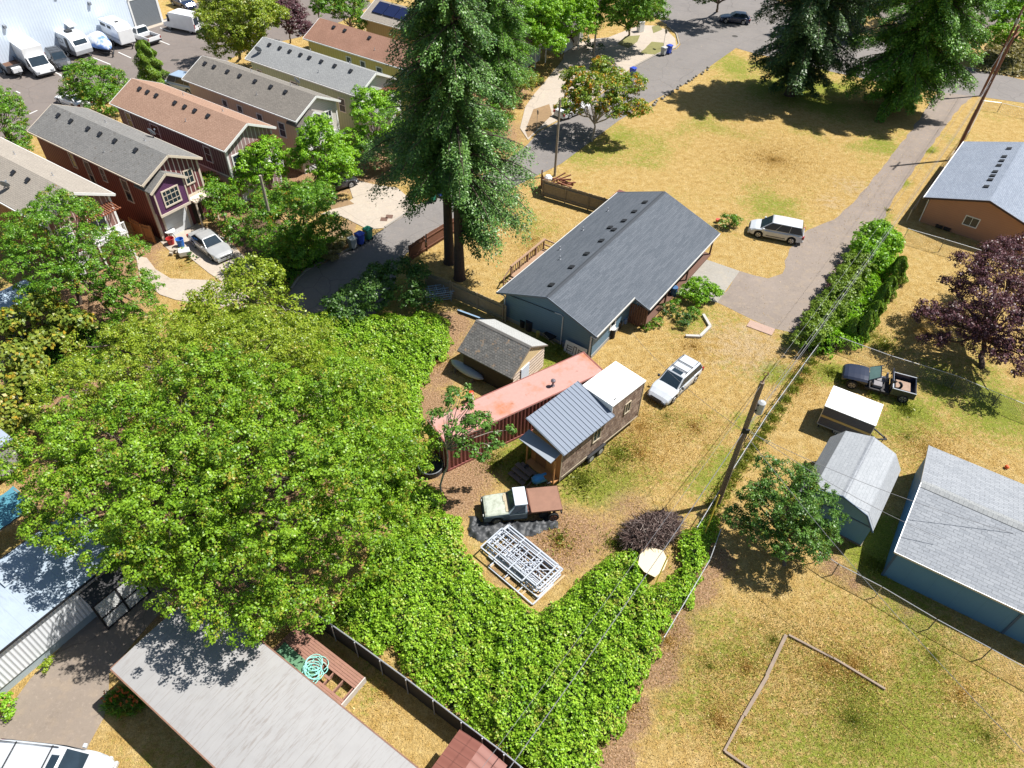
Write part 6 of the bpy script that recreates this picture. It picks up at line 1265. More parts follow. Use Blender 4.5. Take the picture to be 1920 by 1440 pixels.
# ---------------------------------------------------------------- old pickup with rusty flatbed, on the black tarp
def old_truck():
    f, r = (-1.95, 25.35), (3.45, 26.25); az = ang2(r, f); c = ((f[0] + r[0]) / 2, (f[1] + r[1]) / 2)
    h = thing('old_pickup', 'derelict pale green-grey pickup with a flat rusty bed standing by the black tarp', 'pickup truck', (c[0], c[1], .0), az); h.scale = (.85, .88, .9); L = 5.3; W2 = .95
    gm = NT('faded_paint'); n = gm.noise(1.4, 6, rough=.7); col = gm.ramp(n, [(.35, (.26, .28, .22)), (.5, (.40, .43, .36)), (.62, (.30, .33, .28)), (.72, (.20, .12, .07))]); M_fad = gm.out(col, .55)
    M_side = flat('dark_teal_panel', (.06, .085, .10), .45, var=.35, scale=1.5)
    hd = MB(); R = []
    for x, w, z in ((.93, .86, 1.10), (1.3, .88, 1.10), (1.9, .88, 1.07), (2.4, .86, 1.02), (2.56, .82, .96)): R.append([(x, w, z - .06), (x, w * .9, z), (x, .3, z + .03), (x, -.3, z + .03), (x, -w * .9, z), (x, -w, z - .06), (x, -w, z - .12), (x, w, z - .12)])
    hd.loft(R); hd.build('hood', M_fad, h, smooth=False, bevel=.01)
    b = MB(); xs = sorted(set(list(np.linspace(-.35, 2.65, 16)) + list(1.75 + .46 * np.cos(np.linspace(0, pi, 9))))); R = []
    for x in xs:
        d = .46 ** 2 - (x - 1.75) ** 2; zb = max(.42, .36 + sqrt(d)) if d > 0 else .42; zt = lerp_at([(-.35, 1.05), (1.0, 1.03), (2.5, .9), (2.65, .8)], x); zb = min(zb, zt - .08); w = W2 - .04 * max(0, x - 2.2)
        R.append([(x, w * .97, zb), (x, w, zb + (zt - zb) * .5), (x, w * .96, zt), (x, -w * .96, zt), (x, -w, zb + (zt - zb) * .5), (x, -w * .97, zb)])
    b.loft(R); b.build('body', M_side, h, fixn=True)
    c_ = MB(); lo = [(-.35, .9, 1.0), (1.0, .9, 1.0), (1.0, -.9, 1.0), (-.35, -.9, 1.0)]; up = [(-.3, .72, 1.66), (.48, .70, 1.66), (.48, -.70, 1.66), (-.3, -.72, 1.66)]; c_.loft([lo, up]); c_.build('cab', flat('cab_pale_blue', (.33, .40, .46), .5, var=.2), h, bevel=.03, fixn=True)
    rf = MB(); rf.box(-.36, .52, -.74, .74, 1.655, 1.72); rf.build('roof', flat('cab_roof_white', (.50, .55, .60), .45, var=.12), h, bevel=.03)
    g = MB(); g.prism([(.985, -.8, 1.06), (.985, .8, 1.06), (.53, .64, 1.62), (.53, -.64, 1.62)], (.03, 0, .02)); g.build('windshield', M_glass, h)
    ck = MB(); ck.box(.95, 1.12, -.75, .75, 1.11, 1.15); ck.box(1.0, 1.2, -.6, -.1, 1.13, 1.18); ck.build('cowl_debris', flat('cowl_litter', (.42, .36, .25), .9, var=.4, scale=8), h)
    for s in (1, -1):
        g = MB(); g.prism([(-.2, s * .885, 1.08), (.86, s * .885, 1.08), (.46, s * .735, 1.58), (-.2, s * .735, 1.58)], (0, s * .022, 0)); g.build('side_window', M_glass, h)
        d = MB(); d.box(-.3, .9, s * .945, s * .965, .55, 1.0); d.build('door', flat('door_worn', (.10, .13, .15), .5, var=.5, scale=1.5), h)
        wheel(h, 1.75, s * .84, s, .37, .2, flat('rim_tan', (.30, .24, .17), .7, var=.3)); wheel(h, -1.55, s * .70, s, .34, .2, M_dark)
        wheel(h, -2.15, s * 1.02, s, .40, .18, flat('rim_rust', (.24, .09, .05), .8, var=.3))
        m = MB(); m.tube([(2.64, s * .62, .78), (2.69, s * .62, .78)], .1, 12); m.build('headlight', flat('lamp_dull', (.45, .45, .42), .3), h)
    bd = MB(); bd.box(-2.75, -.62, -.98, .98, 1.05, 1.11); bd.build('flatbed', flat('bed_rust', (.235, .125, .085), .8, var=.25, scale=2.2), h)
    tr = MB(); tr.box(-2.78, -2.75, -1.0, 1.0, .98, 1.12); tr.box(-.62, -.58, -1.0, 1.0, .98, 1.16); [tr.box(-2.75, -.62, s * .98 - (.0 if s > 0 else .02), s * .98 + (.02 if s > 0 else 0), .99, 1.115) for s in (1, -1)]; tr.build('bed_edge', flat('bed_edge_rust', (.16, .075, .05), .85, var=.3), h)
    rk = MB(); [rk.tube([(-.5, y, .9), (-.48, y, 1.5)], .025, 6) for y in (-.6, -.2, .2, .6)]; rk.tube([(-.48, -.7, 1.5), (-.48, .7, 1.5)], .03, 6); rk.box(-.6, -.38, -.8, .8, .7, .98); rk.build('headboard', flat('rack_rust', (.14, .06, .045), .85, var=.4), h)
    ch = MB(); [ch.box(-2.7, 2.4, y, y + .08, .5, .66) for y in (-.42, .36)]; ch.box(2.6, 2.72, -.9, .9, .48, .64); ch.box(-1.62, -1.5, -.66, .66, .3, .42); ch.box(-2.8, -2.7, -.9, .9, .5, .7); ch.build('chassis', M_dark, h)
old_truck()
def black_tarp():
    rg = random.Random(8); px = [(876, 966), (895, 968), (905, 978), (945, 978), (1000, 975), (1048, 960), (1050, 990), (1035, 994), (1012, 1003), (985, 1006), (955, 1002), (930, 1012), (905, 1020), (885, 1010), (878, 1005)]
    pts = [W(x, y) for x, y in px]; A = np.array(pts); lo, hi = A.min(0) - .1, A.max(0) + .1; g = .09; X, Y = np.meshgrid(np.arange(lo[0], hi[0], g), np.arange(lo[1], hi[1], g)); Q = np.c_[X.ravel(), Y.ravel()]; poly = densify(pts, .4, .1, 5)
    ins = inpoly(Q, poly); P3 = np.c_[Q, Q[:, 0]]; hh = .05 + .16 * np.abs(wob(P3, 2.2, 1)) * 2 + .10 * np.abs(wob(P3, 5.5, 4)) * 2; ny, nx = X.shape; fs = []
    hh *= np.clip(edged(Q, poly) / .25, .15, 1)
    for r in range(ny - 1):
        for c in range(nx - 1):
            a = r * nx + c; k = (a, a + 1, a + nx + 1, a + nx)
            if all(ins[j] for j in k): fs.append(k)
    me = bpy.data.meshes.new('black_tarp'); me.from_pydata(np.c_[Q, hh].tolist(), [], fs); me.materials.append(flat('tarp_black', (.045, .048, .052), .55, var=.4, scale=4, spec=.5, bump=.5)); me.update(); me.polygons.foreach_set('use_smooth', [True] * len(me.polygons))
    o = bpy.data.objects.new('black_tarp', me); scn.collection.objects.link(o); tag(o, 'crumpled black plastic tarp spread in front of the derelict pickup', 'tarp')
black_tarp()
# ---------------------------------------------------------------- stripped wreck
def wreck():
    f, r = (23.55, 38.6), (28.35, 36.75); az = ang2(r, f); c = ((f[0] + r[0]) / 2, (f[1] + r[1]) / 2); h = thing('wrecked_truck', 'stripped dark blue pickup wreck without doors or roof behind the white-roofed trailer', 'pickup truck', (c[0], c[1], 0), az); W2 = .92
    b = MB(); R = []
    for x, w, z, zb in ((.75, .88, 1.02, .7), (1.05, .9, 1.03, .72), (1.3, .91, 1.02, .8), (1.7, .9, .98, .84), (2.1, .86, .92, .78), (2.35, .78, .82, .5), (2.45, .66, .7, .45)): R.append([(x, w, zb), (x, w, z - .12), (x, w * .82, z), (x, .35, z + .035), (x, -.35, z + .035), (x, -w * .82, z), (x, -w, z - .12), (x, -w, zb)])
    b.loft(R); b.build('hood', P_NAV, h, smooth=False, bevel=.015)
    g = MB(); g.prism([(.72, -.72, 1.06), (.72, .72, 1.06), (.1, .62, 1.5), (.1, -.62, 1.5)], (.02, 0, .02)); g.build('windshield', glass('greenish_glass', (.06, .10, .09)), h)
    fr = MB(); [fr.tube([(.75, s * .76, 1.02), (.1, s * .66, 1.52), (-.1, s * .66, 1.54)], .035, 6) for s in (1, -1)]; fr.tube([(.1, -.66, 1.52), (.1, .66, 1.52)], .03, 6); [fr.tube([(-.75, s * .8, .9), (-.7, s * .7, 1.52)], .05, 6) for s in (1, -1)]; fr.tube([(-.7, -.7, 1.52), (-.7, .7, 1.52)], .05, 6); fr.box(-.2, -.04, .5, .7, 1.48, 1.56)
    fr.build('window_frame', P_NAV, h)
    fl = MB(); fl.box(-.8, .8, -.82, .82, .36, .44); [fl.box(-.8, .8, s * .82 - .05, s * .82 + .05, .34, .5) for s in (1, -1)]; fl.build('floor_pan', flat('sill_black', (.03, .028, .03), .7), h)
    st = MB(); st.box(-.45, .1, -.7, -.1, .44, .62); st.box(-.55, -.42, -.7, -.1, .6, 1.05); st.box(.35, .5, -.75, .75, .75, .95); st.box(-.3, .35, .05, .6, .46, .7); st.build('seat', flat('seat_grey', (.22, .21, .22), .8, var=.4, scale=6), h, bevel=.04)
    bd = MB(); [bd.box(-2.4, -.82, s * .86 - (0 if s > 0 else .07), s * .86 + (.07 if s > 0 else 0), .5, 1.05) for s in (1, -1)]; bd.box(-.9, -.82, -.86, .86, .5, 1.1); bd.box(-2.42, -2.34, -.86, .86, .5, 1.0); bd.box(-2.34, -.9, -.86, .86, .48, .56); bd.build('bed', P_NAV, h, bevel=.02)
    rl = MB(); [rl.beam((-2.4, s * .9, 1.06), (-.82, s * .9, 1.06), .07, .03) for s in (1, -1)]; rl.beam((-.86, -.9, 1.1), (-.86, .9, 1.1), .08, .03); rl.build('bed_rail', flat('chrome_dull', (.5, .53, .57), .3, .5), h)
    ld = MB(); ld.box(-2.1, -1.1, -.55, .45, .56, .78); ld.build('scrap', flat('scrap_wood', (.32, .22, .16), .9, var=.4, scale=6), h, bevel=.05); ty = MB(); ty.tube([(-1.1 + .34 * cos(a), .3, .9 + .34 * sin(a)) for a in np.linspace(0, 2 * pi, 17)], .09, 8, False); ty.build('loose_tyre', M_black, h)
    for x in (1.65, -1.75):
        for s in (1, -1): wheel(h, x, s * .84, s, .36, .2, flat('rim_dull', (.32, .30, .29), .5, .4))
    j = MB(); rg = random.Random(2)
    for _ in range(16): x, y = rg.uniform(-.6, 1.0), -rg.uniform(.95, 1.3); j.beam((x, y, .05), (x + rg.uniform(-.5, .5), y + rg.uniform(-.2, .2), .12 + rg.random() * .2), .07, .04)
    o = j.build('scrap_pile', flat('scrap_wood', (.32, .22, .16), .9), None); o.location = (c[0], c[1], 0); o.rotation_euler = (0, 0, az); tag(o, 'heap of loose scrap beside the doorless side of the blue wreck', 'scrap')
wreck()
def camper():
    h = thing('cargo_trailer', 'white-roofed box trailer with a dark ribbed side and a yellow stripe', 'trailer', (20.51, 33.52, 0), radians(-30.71)); L, Wd = 3.2, 2.29
    b = MB(); b.box(0, L, .03, Wd - .03, .42, 2.04); b.build('side', ribbed('trailer_side', (.10, .092, .10), .12, .5, depth=.5, dark=.6, along='v', fr_w=.2), h)
    r = MB(); r.box(-.03, L + .03, 0, Wd, 2.04, 2.1); r.build('roof', MATS['white_membrane'], h, bevel=.02)
    s = MB(); s.box(-.012, L + .012, .012, .03, 1.12, 1.3); s.box(-.025, -.0, .03, Wd - .03, 1.12, 1.3); s.build('stripe', flat('yellow_stripe', (.50, .34, .12), .6), h)
    e = MB(); [e.box(x - .02, x + .02, .0, .04, .42, 2.04) for x in (0, L)]; e.box(0, L, .0, .03, .38, .45); e.build('edge_trim', M_steel, h)
    for x in (1.3, 2.1):
        for y, q in ((.15, -1), (Wd - .15, 1)): wheel(h, x, y, q, .3, .16)
    t = MB(); t.beam((L, .5, .38), (L + 1.1, Wd / 2, .38), .08, .08); t.beam((L, Wd - .5, .38), (L + 1.1, Wd / 2, .38), .08, .08); t.tube([(L + .9, Wd / 2, 0), (L + .9, Wd / 2, .6)], .03, 6); t.build('hitch', M_dark, h)
    j = MB(); [j.tube([(x, y, 0), (x, y, .42)], .04, 6) for x in (.15, L - .15) for y in (.2, Wd - .2)]; j.build('jack_stand', M_dark, h)
camper()
# ================================================================ fences, poles, wires, small things
M_cedar = flat('fence_cedar', (.20, .12, .075), .9, var=.3, scale=5); M_greyf = flat('fence_grey_boards', (.30, .25, .185), .9, var=.3, scale=5)
def board_fence(label, px, h_=1.75, m=None, posts=2.4, zpx=0, rails_side=1, group=None, gap=.006):
    pts = [W(x, y, zpx) for x, y in px]; o = pts[0]; h = thing('board_fence', label, 'fence', (o[0], o[1], 0), 0, group); m = m or M_cedar; b, p, r = MB(), MB(), MB(); rg = random.Random(len(label))
    for a, c in zip(pts[:-1], pts[1:]):
        L = math.hypot(c[0] - a[0], c[1] - a[1]); u = ((c[0] - a[0]) / L, (c[1] - a[1]) / L); nrm = (-u[1], u[0]); k = 0; s = 0
        P = lambda s_, d_, z_: (a[0] - o[0] + u[0] * s_ + nrm[0] * d_, a[1] - o[1] + u[1] * s_ + nrm[1] * d_, z_)
        while s < L - .05:
            hh = h_ + rg.uniform(-.03, .03); w = .14; b.prism([P(s, 0, .05), P(s + w, 0, .05), P(s + w, 0, hh), P(s, 0, hh)], (nrm[0] * .022, nrm[1] * .022, 0)); s += w + gap
        s = 0
        while s <= L + .01: q = P(s, -.06 * rails_side, 0); p = MB(); p.box(q[0] - .05, q[0] + .05, q[1] - .05, q[1] + .05, 0, h_ + .08); p.build('post', m, h); s += posts if s + posts < L or s >= L - .01 else max(L - s, .02)
        for z in (.35, h_ - .3): r = MB(); r.beam(P(0, -.05 * rails_side, z), P(L, -.05 * rails_side, z), .05, .09); r.build('rail', m, h)
    b.build('boards', m, h); return h
board_fence('reddish board fence along the private street behind the firs', [(768, 492), (800, 470), (835, 448), (895, 412)], 1.6, flat('fence_red_cedar', (.17, .075, .045), .9, var=.3, scale=5))
board_fence('weathered board fence between the lawn and the back yard of the blue house', [(1017, 368), (1130, 402), (1160, 412)], 1.7, M_greyf)
board_fence('short reddish return of fence at the back yard corner', [(1019, 368), (1014, 350)], 1.7, MATS['fence_red_cedar'])
board_fence('shaded grey board fence joining the fir trunk to the blue house', [(800, 540), (850, 560), (948, 604)], 1.6, M_greyf)
board_fence('board fence and gate between the two battened houses and the maple', [(255, 440), (275, 452), (292, 456)], 1.7, flat('fence_orange', (.36, .17, .07), .85, var=.2))
def black_fence():
    px = [(578, 1140), (593, 1182 - 22)]; pts = [W(*q, 1.55) for q in ((583, 1144), (667, 1203), (763, 1273), (867, 1353), (947, 1413), (1010, 1465))]; o = pts[0]; h = thing('privacy_fence', 'black-sheeted boundary fence with a pale top rail along the brambles', 'fence', (o[0], o[1], 0))
    s, r, p = MB(), MB(), MB()
    for a, c in zip(pts[:-1], pts[1:]):
        A, C = (a[0] - o[0], a[1] - o[1]), (c[0] - o[0], c[1] - o[1]); s.beam((A[0], A[1], .75), (C[0], C[1], .75), .03, 1.44); r.tube([(A[0], A[1], 1.53), (C[0], C[1], 1.53)], .035, 8)
        for q in (0, .5): x, y = A[0] + (C[0] - A[0]) * q, A[1] + (C[1] - A[1]) * q; p = MB(); p.tube([(x - .05, y - .05, 0), (x - .05, y - .05, 1.56)], .032, 8); p.build('post', M_steel, h)
    s.build('sheeting', flat('fence_black', (.014, .013, .014), .7), h); r.build('top_rail', M_steel, h)
black_fence()
def mesh_mat():
    if 'chain_mesh' in MATS: return MATS['chain_mesh']
    t = NT('chain_mesh'); MATS['chain_mesh'] = t.out((.30, .31, .32), .5, .5); return MATS['chain_mesh']
def chain_fence(label, px, h_=1.2, post=3.0, zpx=0, lean=0, cell=.16):
    pts = [W(x, y, zpx) for x, y in px]; o = pts[0]; h = thing('chain_link_fence', label, 'fence', (o[0], o[1], 0)); s, r, p = MB(), MB(), MB()
    for a, c in zip(pts[:-1], pts[1:]):
        A, C = Vector((a[0] - o[0], a[1] - o[1], 0)), Vector((c[0] - o[0], c[1] - o[1], 0)); L = (C - A).length; u = (C - A) / L; Z = Vector((0, 0, 1)); nrm = Vector((-u.y, u.x, 0))
        P = lambda s_, z_: A + u * s_ + Z * z_ + nrm * lean * z_
        r.tube([tuple(P(0, h_)), tuple(P(L, h_))], .024, 6); n = max(1, round(L / post))
        for k in range(n + 1): p = MB(); p.tube([tuple(P(L * k / n, 0)), tuple(P(L * k / n, h_ + .04))], .03, 6); p.build('post', M_steel, h)
        k = -h_ + .05; w = .0065
        while k < L:
            for sg in (1, -1):
                a0 = max(k, 0); z0 = .04 + max(-k, 0); e = min(L - a0, h_ - .04 - z0)
                if e > .05:
                    if sg > 0: q0, q1 = P(a0, z0), P(a0 + e, z0 + e)
                    else: q0, q1 = P(L - a0, z0), P(L - a0 - e, z0 + e)
                    d = (Z * w * .7 - u * w * .7 * sg); s.add([tuple(q0 - d), tuple(q0 + d), tuple(q1 + d), tuple(q1 - d)], [(0, 1, 2, 3)])
            k += cell
    s.build('mesh', mesh_mat(), h); r.build('top_rail', M_steel, h); return h
chain_fence('long chain link boundary fence running from the hedge down past the utility pole', [(1553, 630), (1500, 702), (1430, 800), (1345, 935), (1300, 1010)], 1.15, cell=.22)
chain_fence('lowest stretch of boundary fence leaning at the bramble edge', [(1345, 1010), (1325, 1065), (1240, 1210)], .9, cell=.3)
chain_fence('chain link fence in front of the terracotta bungalow', [(1692, 452), (1760, 472), (1850, 500), (1930, 520)], 1.3)
chain_fence('chain link fence between the driveway and the terracotta bungalow', [(1700, 415), (1745, 350), (1810, 262), (1838, 205)], 1.2)
chain_fence('chain link fence under the purple plum tree', [(1565, 655), (1660, 690), (1782, 728), (1860, 762), (1990, 815)], 1.2)
chain_fence('chain link fence behind the big blue outbuilding and the barn-shaped shed', [(1525, 1055), (1560, 1078), (1640, 1120), (1740, 1180), (1840, 1235), (1990, 1320)], 1.1, cell=.2)
chain_fence('wire fence on the bare ground beyond the terracotta bungalow roof', [(1830, 205), (1870, 210), (1920, 222), (1990, 240)], 1.1, cell=.3)

M_pole = flat('pole_wood', (.20, .15, .11), .9, var=.25, scale=2); M_pole2 = flat('pole_reddish', (.20, .09, .055), .9, var=.3, scale=2)
def pole(label, px, H, r=.15, m=None, lean=(0, 0), name='utility_pole', cat='pole', group=None):
    b = W(*px); h = thing(name, label, cat, (b[0], b[1], 0), 0, group); t = MB(); t.tube([(0, 0, -.1), (lean[0] * .5, lean[1] * .5, H * .5), (lean[0], lean[1], H)], [r, r * .88, r * .74], 12); t.build('post', m or M_pole, h, smooth=False); return h
up = pole('tall utility pole with a transformer drum standing at the boundary fence', (1345, 945), 10.3, .17, M_pole)
def tr():
    t = MB(); t.tube([(.42, .1, 8.0), (.42, .1, 8.75)], .21, 16); t.tube([(.42, .1, 8.75), (.42, .1, 8.85)], [.22, .1], 16); t.build('transformer', flat('drum_grey', (.38, .40, .41), .4, var=.1), up)
    i = MB(); i.tube([(0, 0, 10.3), (.1, .1, 10.65)], .03, 6); i.tube([(.1 + .12 * cos(a), .15, 10.75 + .12 * sin(a)) for a in np.linspace(0, 2 * pi, 13)], .025, 6); i.build('insulator', flat('insulator_red', (.2, .06, .05), .5), up)
    b = MB(); [b.box(-.05, .32, -.03, .03, z, z + .06) for z in (8.2, 8.6)]; b.box(-.2, .2, -.2, -.1, 6.6, 6.9); b.tube([(.16, .0, 5.8), (.16, 0, 6.5)], .06, 8); b.build('bracket', M_dark, up)
tr()
pole('bare wooden pole by the cul-de-sac beside the rounded street tree', (528, 500), 8.3, .15, flat('pole_grey', (.30, .26, .21), .9, var=.2))
p3 = pole('slim wooden pole at the kerb in front of the white sedan', (1040, 330), 7.8, .13, MATS['pole_grey'])
p4 = pole('wooden street lamp pole beside the clipped bushes', (1112, 112), 7.6, .13, MATS['pole_grey'], name='street_lamp', cat='street lamp')
a = MB(); a.tube([(0, 0, 7.1), (.6, .1, 7.4), (1.5, .25, 7.35)], .035, 6); a.build('arm', M_steel, p4); a = MB(); a.prism([(1.4, .1, 7.28), (2.1, .22, 7.3), (2.1, .4, 7.3), (1.4, .32, 7.28)], (0, 0, .12)); a.build('lamp_head', flat('lamp_head', (.45, .46, .47), .4), p4, bevel=.03)
pA = pole('nearer of the two tall leaning poles beside the driveway', (1786, 300), 13.4, .17, M_pole2, (.4, .4)); pB = pole('taller thin pole behind the leaning pair beside the driveway', (1838, 180), 10.5, .15, M_pole2, (.3, .3))
cx = MB(); cx.beam((-.1, -.5, 12.6), (1.3, 1.3, 12.6), .1, .12); cx.build('crossarm', M_pole2, pA); cx = MB(); cx.tube([(.3, .3, 8.2), (.3, .3, 8.9)], .2, 12); cx.build('transformer', flat('drum_grey', (.38, .40, .41), .4, var=.1), pB)
def wire(label, a, b, sag, r=.012, m=None, name='overhead_wire'):
    n = 24; a, b = Vector(a), Vector(b); mb = MB(); mb.tube([tuple(a + (b - a) * (i / n) + Vector((0, 0, -sag * 4 * (i / n) * (1 - i / n)))) for i in range(n + 1)], r, 5, False); tag(mb.build(name, m or flat('wire_grey', (.16, .16, .17), .5, var=.05), None), label, 'wire', 'overhead wires')
U = W(1345, 945); A_ = W(1786, 300); B_ = W(1838, 180); S_ = W(528, 500)
dU = Vector((U[0] - A_[0], U[1] - A_[1])).normalized()
for k, (z0, z1, z2, lb, rr) in enumerate(((10.2, 12.5, 10.4, 'uppermost', .008), (7.4, 9.0, 7.3, 'middle', .009), (6.7, 8.3, 6.5, 'thick lower', .02), (6.3, 7.8, 6.1, 'lowest', .009))):
    wire('%s wire between the utility pole and the two tall poles by the driveway' % lb, (U[0], U[1], z0), (A_[0] + .2, A_[1] + .2, z1), .9 + .15 * k, rr)
    e = Vector((U[0], U[1])) + dU * 32
    if k in (0, 2): wire('%s wire leaving the utility pole towards the bottom of the view' % lb, (U[0], U[1], z0), (e.x, e.y, z2), .8 + .15 * k, rr)
    wire('%s wire between the two tall poles by the driveway' % lb, (A_[0] + .3, A_[1] + .3, z1), (B_[0] + .3, B_[1] + .3, z1 - 2.6), .3, rr)
for k, (q, z) in enumerate((((1765, 1010), 3.2), ((1900, 1000), 3.4), ((1930, 1420), 2.6))):
    e = W(q[0], q[1], z); wire(['nearest', 'middle', 'longest'][k] + ' service wire from the utility pole over the barn-shaped shed', (U[0], U[1], 6.9 - .2 * k), (e[0], e[1], z), .5, .014)
e = W(1180, 640, 3); wire('service wire from the utility pole to the blue house', (U[0], U[1], 6.6), (e[0] + .3, e[1] + 1, 2.9), .5, .011)
g = MB(); q = W(1318, 1010); g.tube([(q[0], q[1], .6), (q[0] + .45, q[1] + .9, 3.0)], .045, 8); tag(g.build('guy_guard', flat('guard_yellow', (.6, .45, .06), .5), None), 'yellow plastic guard on the guy wire at the foot of the utility pole', 'guard')
g = MB(); q = W(1225, 1108); g.tube([(q[0], q[1], .9), (q[0] + .5, q[1] + .75, 2.4)], .04, 8); tag(g.build('guy_guard', MATS['guard_yellow'], None), 'yellow plastic guard on the guy wire rising from the brambles', 'guard')
# street signs
def sign(label, px, H, kind):
    b = W(*px); h = thing('road_sign', label, 'sign', (b[0], b[1], 0), radians(20)); p = MB(); p.tube([(0, 0, 0), (0, 0, H)], .03, 6); p.build('post', M_steel, h)
    s = MB()
    if kind: s.prism([(.04, .33 * cos(pi / 8 + k * pi / 4), H - .3 + .33 * sin(pi / 8 + k * pi / 4)) for k in range(8)], (.02, 0, 0))
    else: s.box(.03, .05, -.22, .22, H - .5, H - .05)
    s.build('sign_plate', flat('sign_back', (.28, .27, .24), .5), h)
sign('octagonal street sign seen from the back at the corner by the blue bin', (1243, 92), 2.6, 1); sign('small rectangular sign by the kerb left of the slim pole', (1006, 244), 2.3, 0)
# wheelie bins
def bin_(label, px, m, az=.6, group='wheeled bins', s=1.0):
    b = W(*px); h = thing('wheeled_bin', label, 'bin', (b[0], b[1], .045), az, group); t = MB(); t.loft([[(x * .24 * s, y * .24 * s, .06) for x, y in ((1, 1), (-1, 1), (-1, -1), (1, -1))], [(x * .30 * s, y * .31 * s, .98 * s) for x, y in ((1, 1), (-1, 1), (-1, -1), (1, -1))]]); t.build('bin_body', m, h, bevel=.02, fixn=True)
    l = MB(); l.prism([(-.36 * s, -.33 * s, .98 * s), (.33 * s, -.33 * s, .98 * s), (.33 * s, -.33 * s, 1.03 * s), (0, -.33 * s, 1.09 * s), (-.36 * s, -.33 * s, 1.05 * s)], (0, .66 * s, 0)); l.build('lid', m, h, bevel=.015)
    for q in (-1, 1): w = MB(); w.tube([(-.26 * s, q * .2 * s, .1), (-.26 * s, q * .27 * s, .1)], .1, 12); w.build('wheel', M_black, h)
    g = MB(); g.tube([(-.38 * s, -.25 * s, 1.0 * s), (-.38 * s, .25 * s, 1.0 * s)], .018, 6); g.build('handle', m, h)
B_blue = flat('bin_blue', (.03, .07, .42), .45, var=.08); B_green = flat('bin_green', (.015, .20, .12), .45, var=.08); B_grey = flat('bin_grey', (.42, .43, .42), .5, var=.08)
bin_('grey wheeled bin, leftmost of three at the cul-de-sac kerb', (662, 466), B_grey, 2.4); bin_('blue wheeled bin, middle of three at the cul-de-sac kerb', (676, 458), B_blue, 2.5, s=1.05); bin_('dark green wheeled bin, right of three at the cul-de-sac kerb', (691, 449), B_green, 2.5, s=1.05)
bin_('blue wheeled bin half hidden behind the left fir trunk', (826, 368), B_blue, 2.4); bin_('green wheeled bin beside the blue one behind the fir', (810, 378), B_green, 2.4)
bin_('grey wheeled bin beside the octagonal sign', (1243, 104), B_grey, 2.4); bin_('blue wheeled bin beside the octagonal sign', (1253, 101), B_blue, 2.4, s=1.05); bin_('blue wheeled bin at the kerb behind the orange-tipped tree', (1185, 144), B_blue, 2.4, s=1.05)
c = W(1200, 60); h = thing('utility_cabinet', 'white utility cabinet under the corner tree', 'cabinet', (c[0], c[1], .06), .5); t = MB(); t.box(-.4, .4, -.35, .35, 0, 1.3); t.build('housing', M_white, h, bevel=.03); t = MB(); t.box(-.44, .44, -.39, .39, 1.3, 1.36); t.build('lid', flat('cab_lid', (.45, .44, .42), .5), h)
# stones along the lawn
rg = random.Random(5); st = []
for i in range(22):
    f = i / 21; x, y = 1212 + (1330 - 1212) * f, 205 - (205 - 128) * f; b = W(x + rg.uniform(-3, 3), y + rg.uniform(-1, 1)); m = MB(); m.sphere((0, 0, .1), rg.uniform(.16, .26), 7, 4, .7)
    o = m.build('edging_stone', flat('stone_grey', (.24, .22, .19), .9, var=.3), None, loc=(b[0], b[1], 0)); o.rotation_euler = (0, 0, rg.random() * 3); tag(o, 'rounded grey edging stone in the row along the street side of the lawn', 'stone', 'edging stones along the lawn')
# ---------------------------------------------------------------- yard of the blue house
def at_thing(name, label, cat, px, z=0, az=0.0, group=None): b = W(*px); return thing(name, label, cat, (b[0], b[1], z), az, group)
az = radians(56.39)
h = at_thing('leaning_board', 'white panel with dark outlined shapes leaning on the gable wall of the blue house', 'board', (1075, 667), 0, az)
t = MB(); t.prism([(-.05, -.95, .02), (-.05, .85, .02), (.2, .85, .95), (.2, -.95, .95)], (.04, 0, 0)); t.build('panel', flat('board_white', (.75, .76, .72), .6), h)
t = MB()
def onb(y0, y1, z0, z1):
    f = lambda z: -.055 + (z - .02) * .269; t.add([(f(z0) - .003, y0, z0), (f(z0) - .003, y1, z0), (f(z1) - .003, y1, z1), (f(z1) - .003, y0, z1)], [(0, 1, 2, 3)])
for y in (.2, -.75):
    for z in (.25, .42, .6): onb(y, y + .42, z, z + .05)
    onb(y + .4, y + .45, .2, .7)
onb(-.16, -.11, .15, .75); onb(.06, .11, .15, .75); onb(-.16, .11, .72, .77); t.build('outline', M_dark, h)
h = at_thing('water_dispenser', 'white container with a red lid behind the young maple', 'container', (883, 752), 0, 0); t = MB(); t.tube([(0, 0, 0), (0, 0, .75)], .19, 14); t.build('tank', M_white, h); t = MB(); t.tube([(0, 0, .75), (0, 0, .86), (0, 0, .9)], [.21, .2, .1], 14); t.build('lid', flat('lid_red', (.55, .05, .03), .4), h)
h = at_thing('canoe', 'grey upturned canoe in the shadow of the small shed', 'canoe', (876, 702), .25, radians(-38)); t = MB(); R = []
for i in range(13):
    x = -1.5 + 3.0 * i / 12; k = sqrt(max(0, 1 - (x / 1.52) ** 2)); R.append([(x, .42 * k * cos(a), .10 + .34 * k * sin(a) + .10 * (x / 1.5) ** 2) for a in np.linspace(0, pi, 9)])
t.loft(R, closed=True); t.build('hull', flat('canoe_grey', (.40, .41, .42), .5, var=.06), h, smooth=True); t = MB(); [t.box(x - .05, x + .05, -.5, .5, -.25, .08) for x in (-.8, .8)]; t.build('trestle', M_gwood, h)
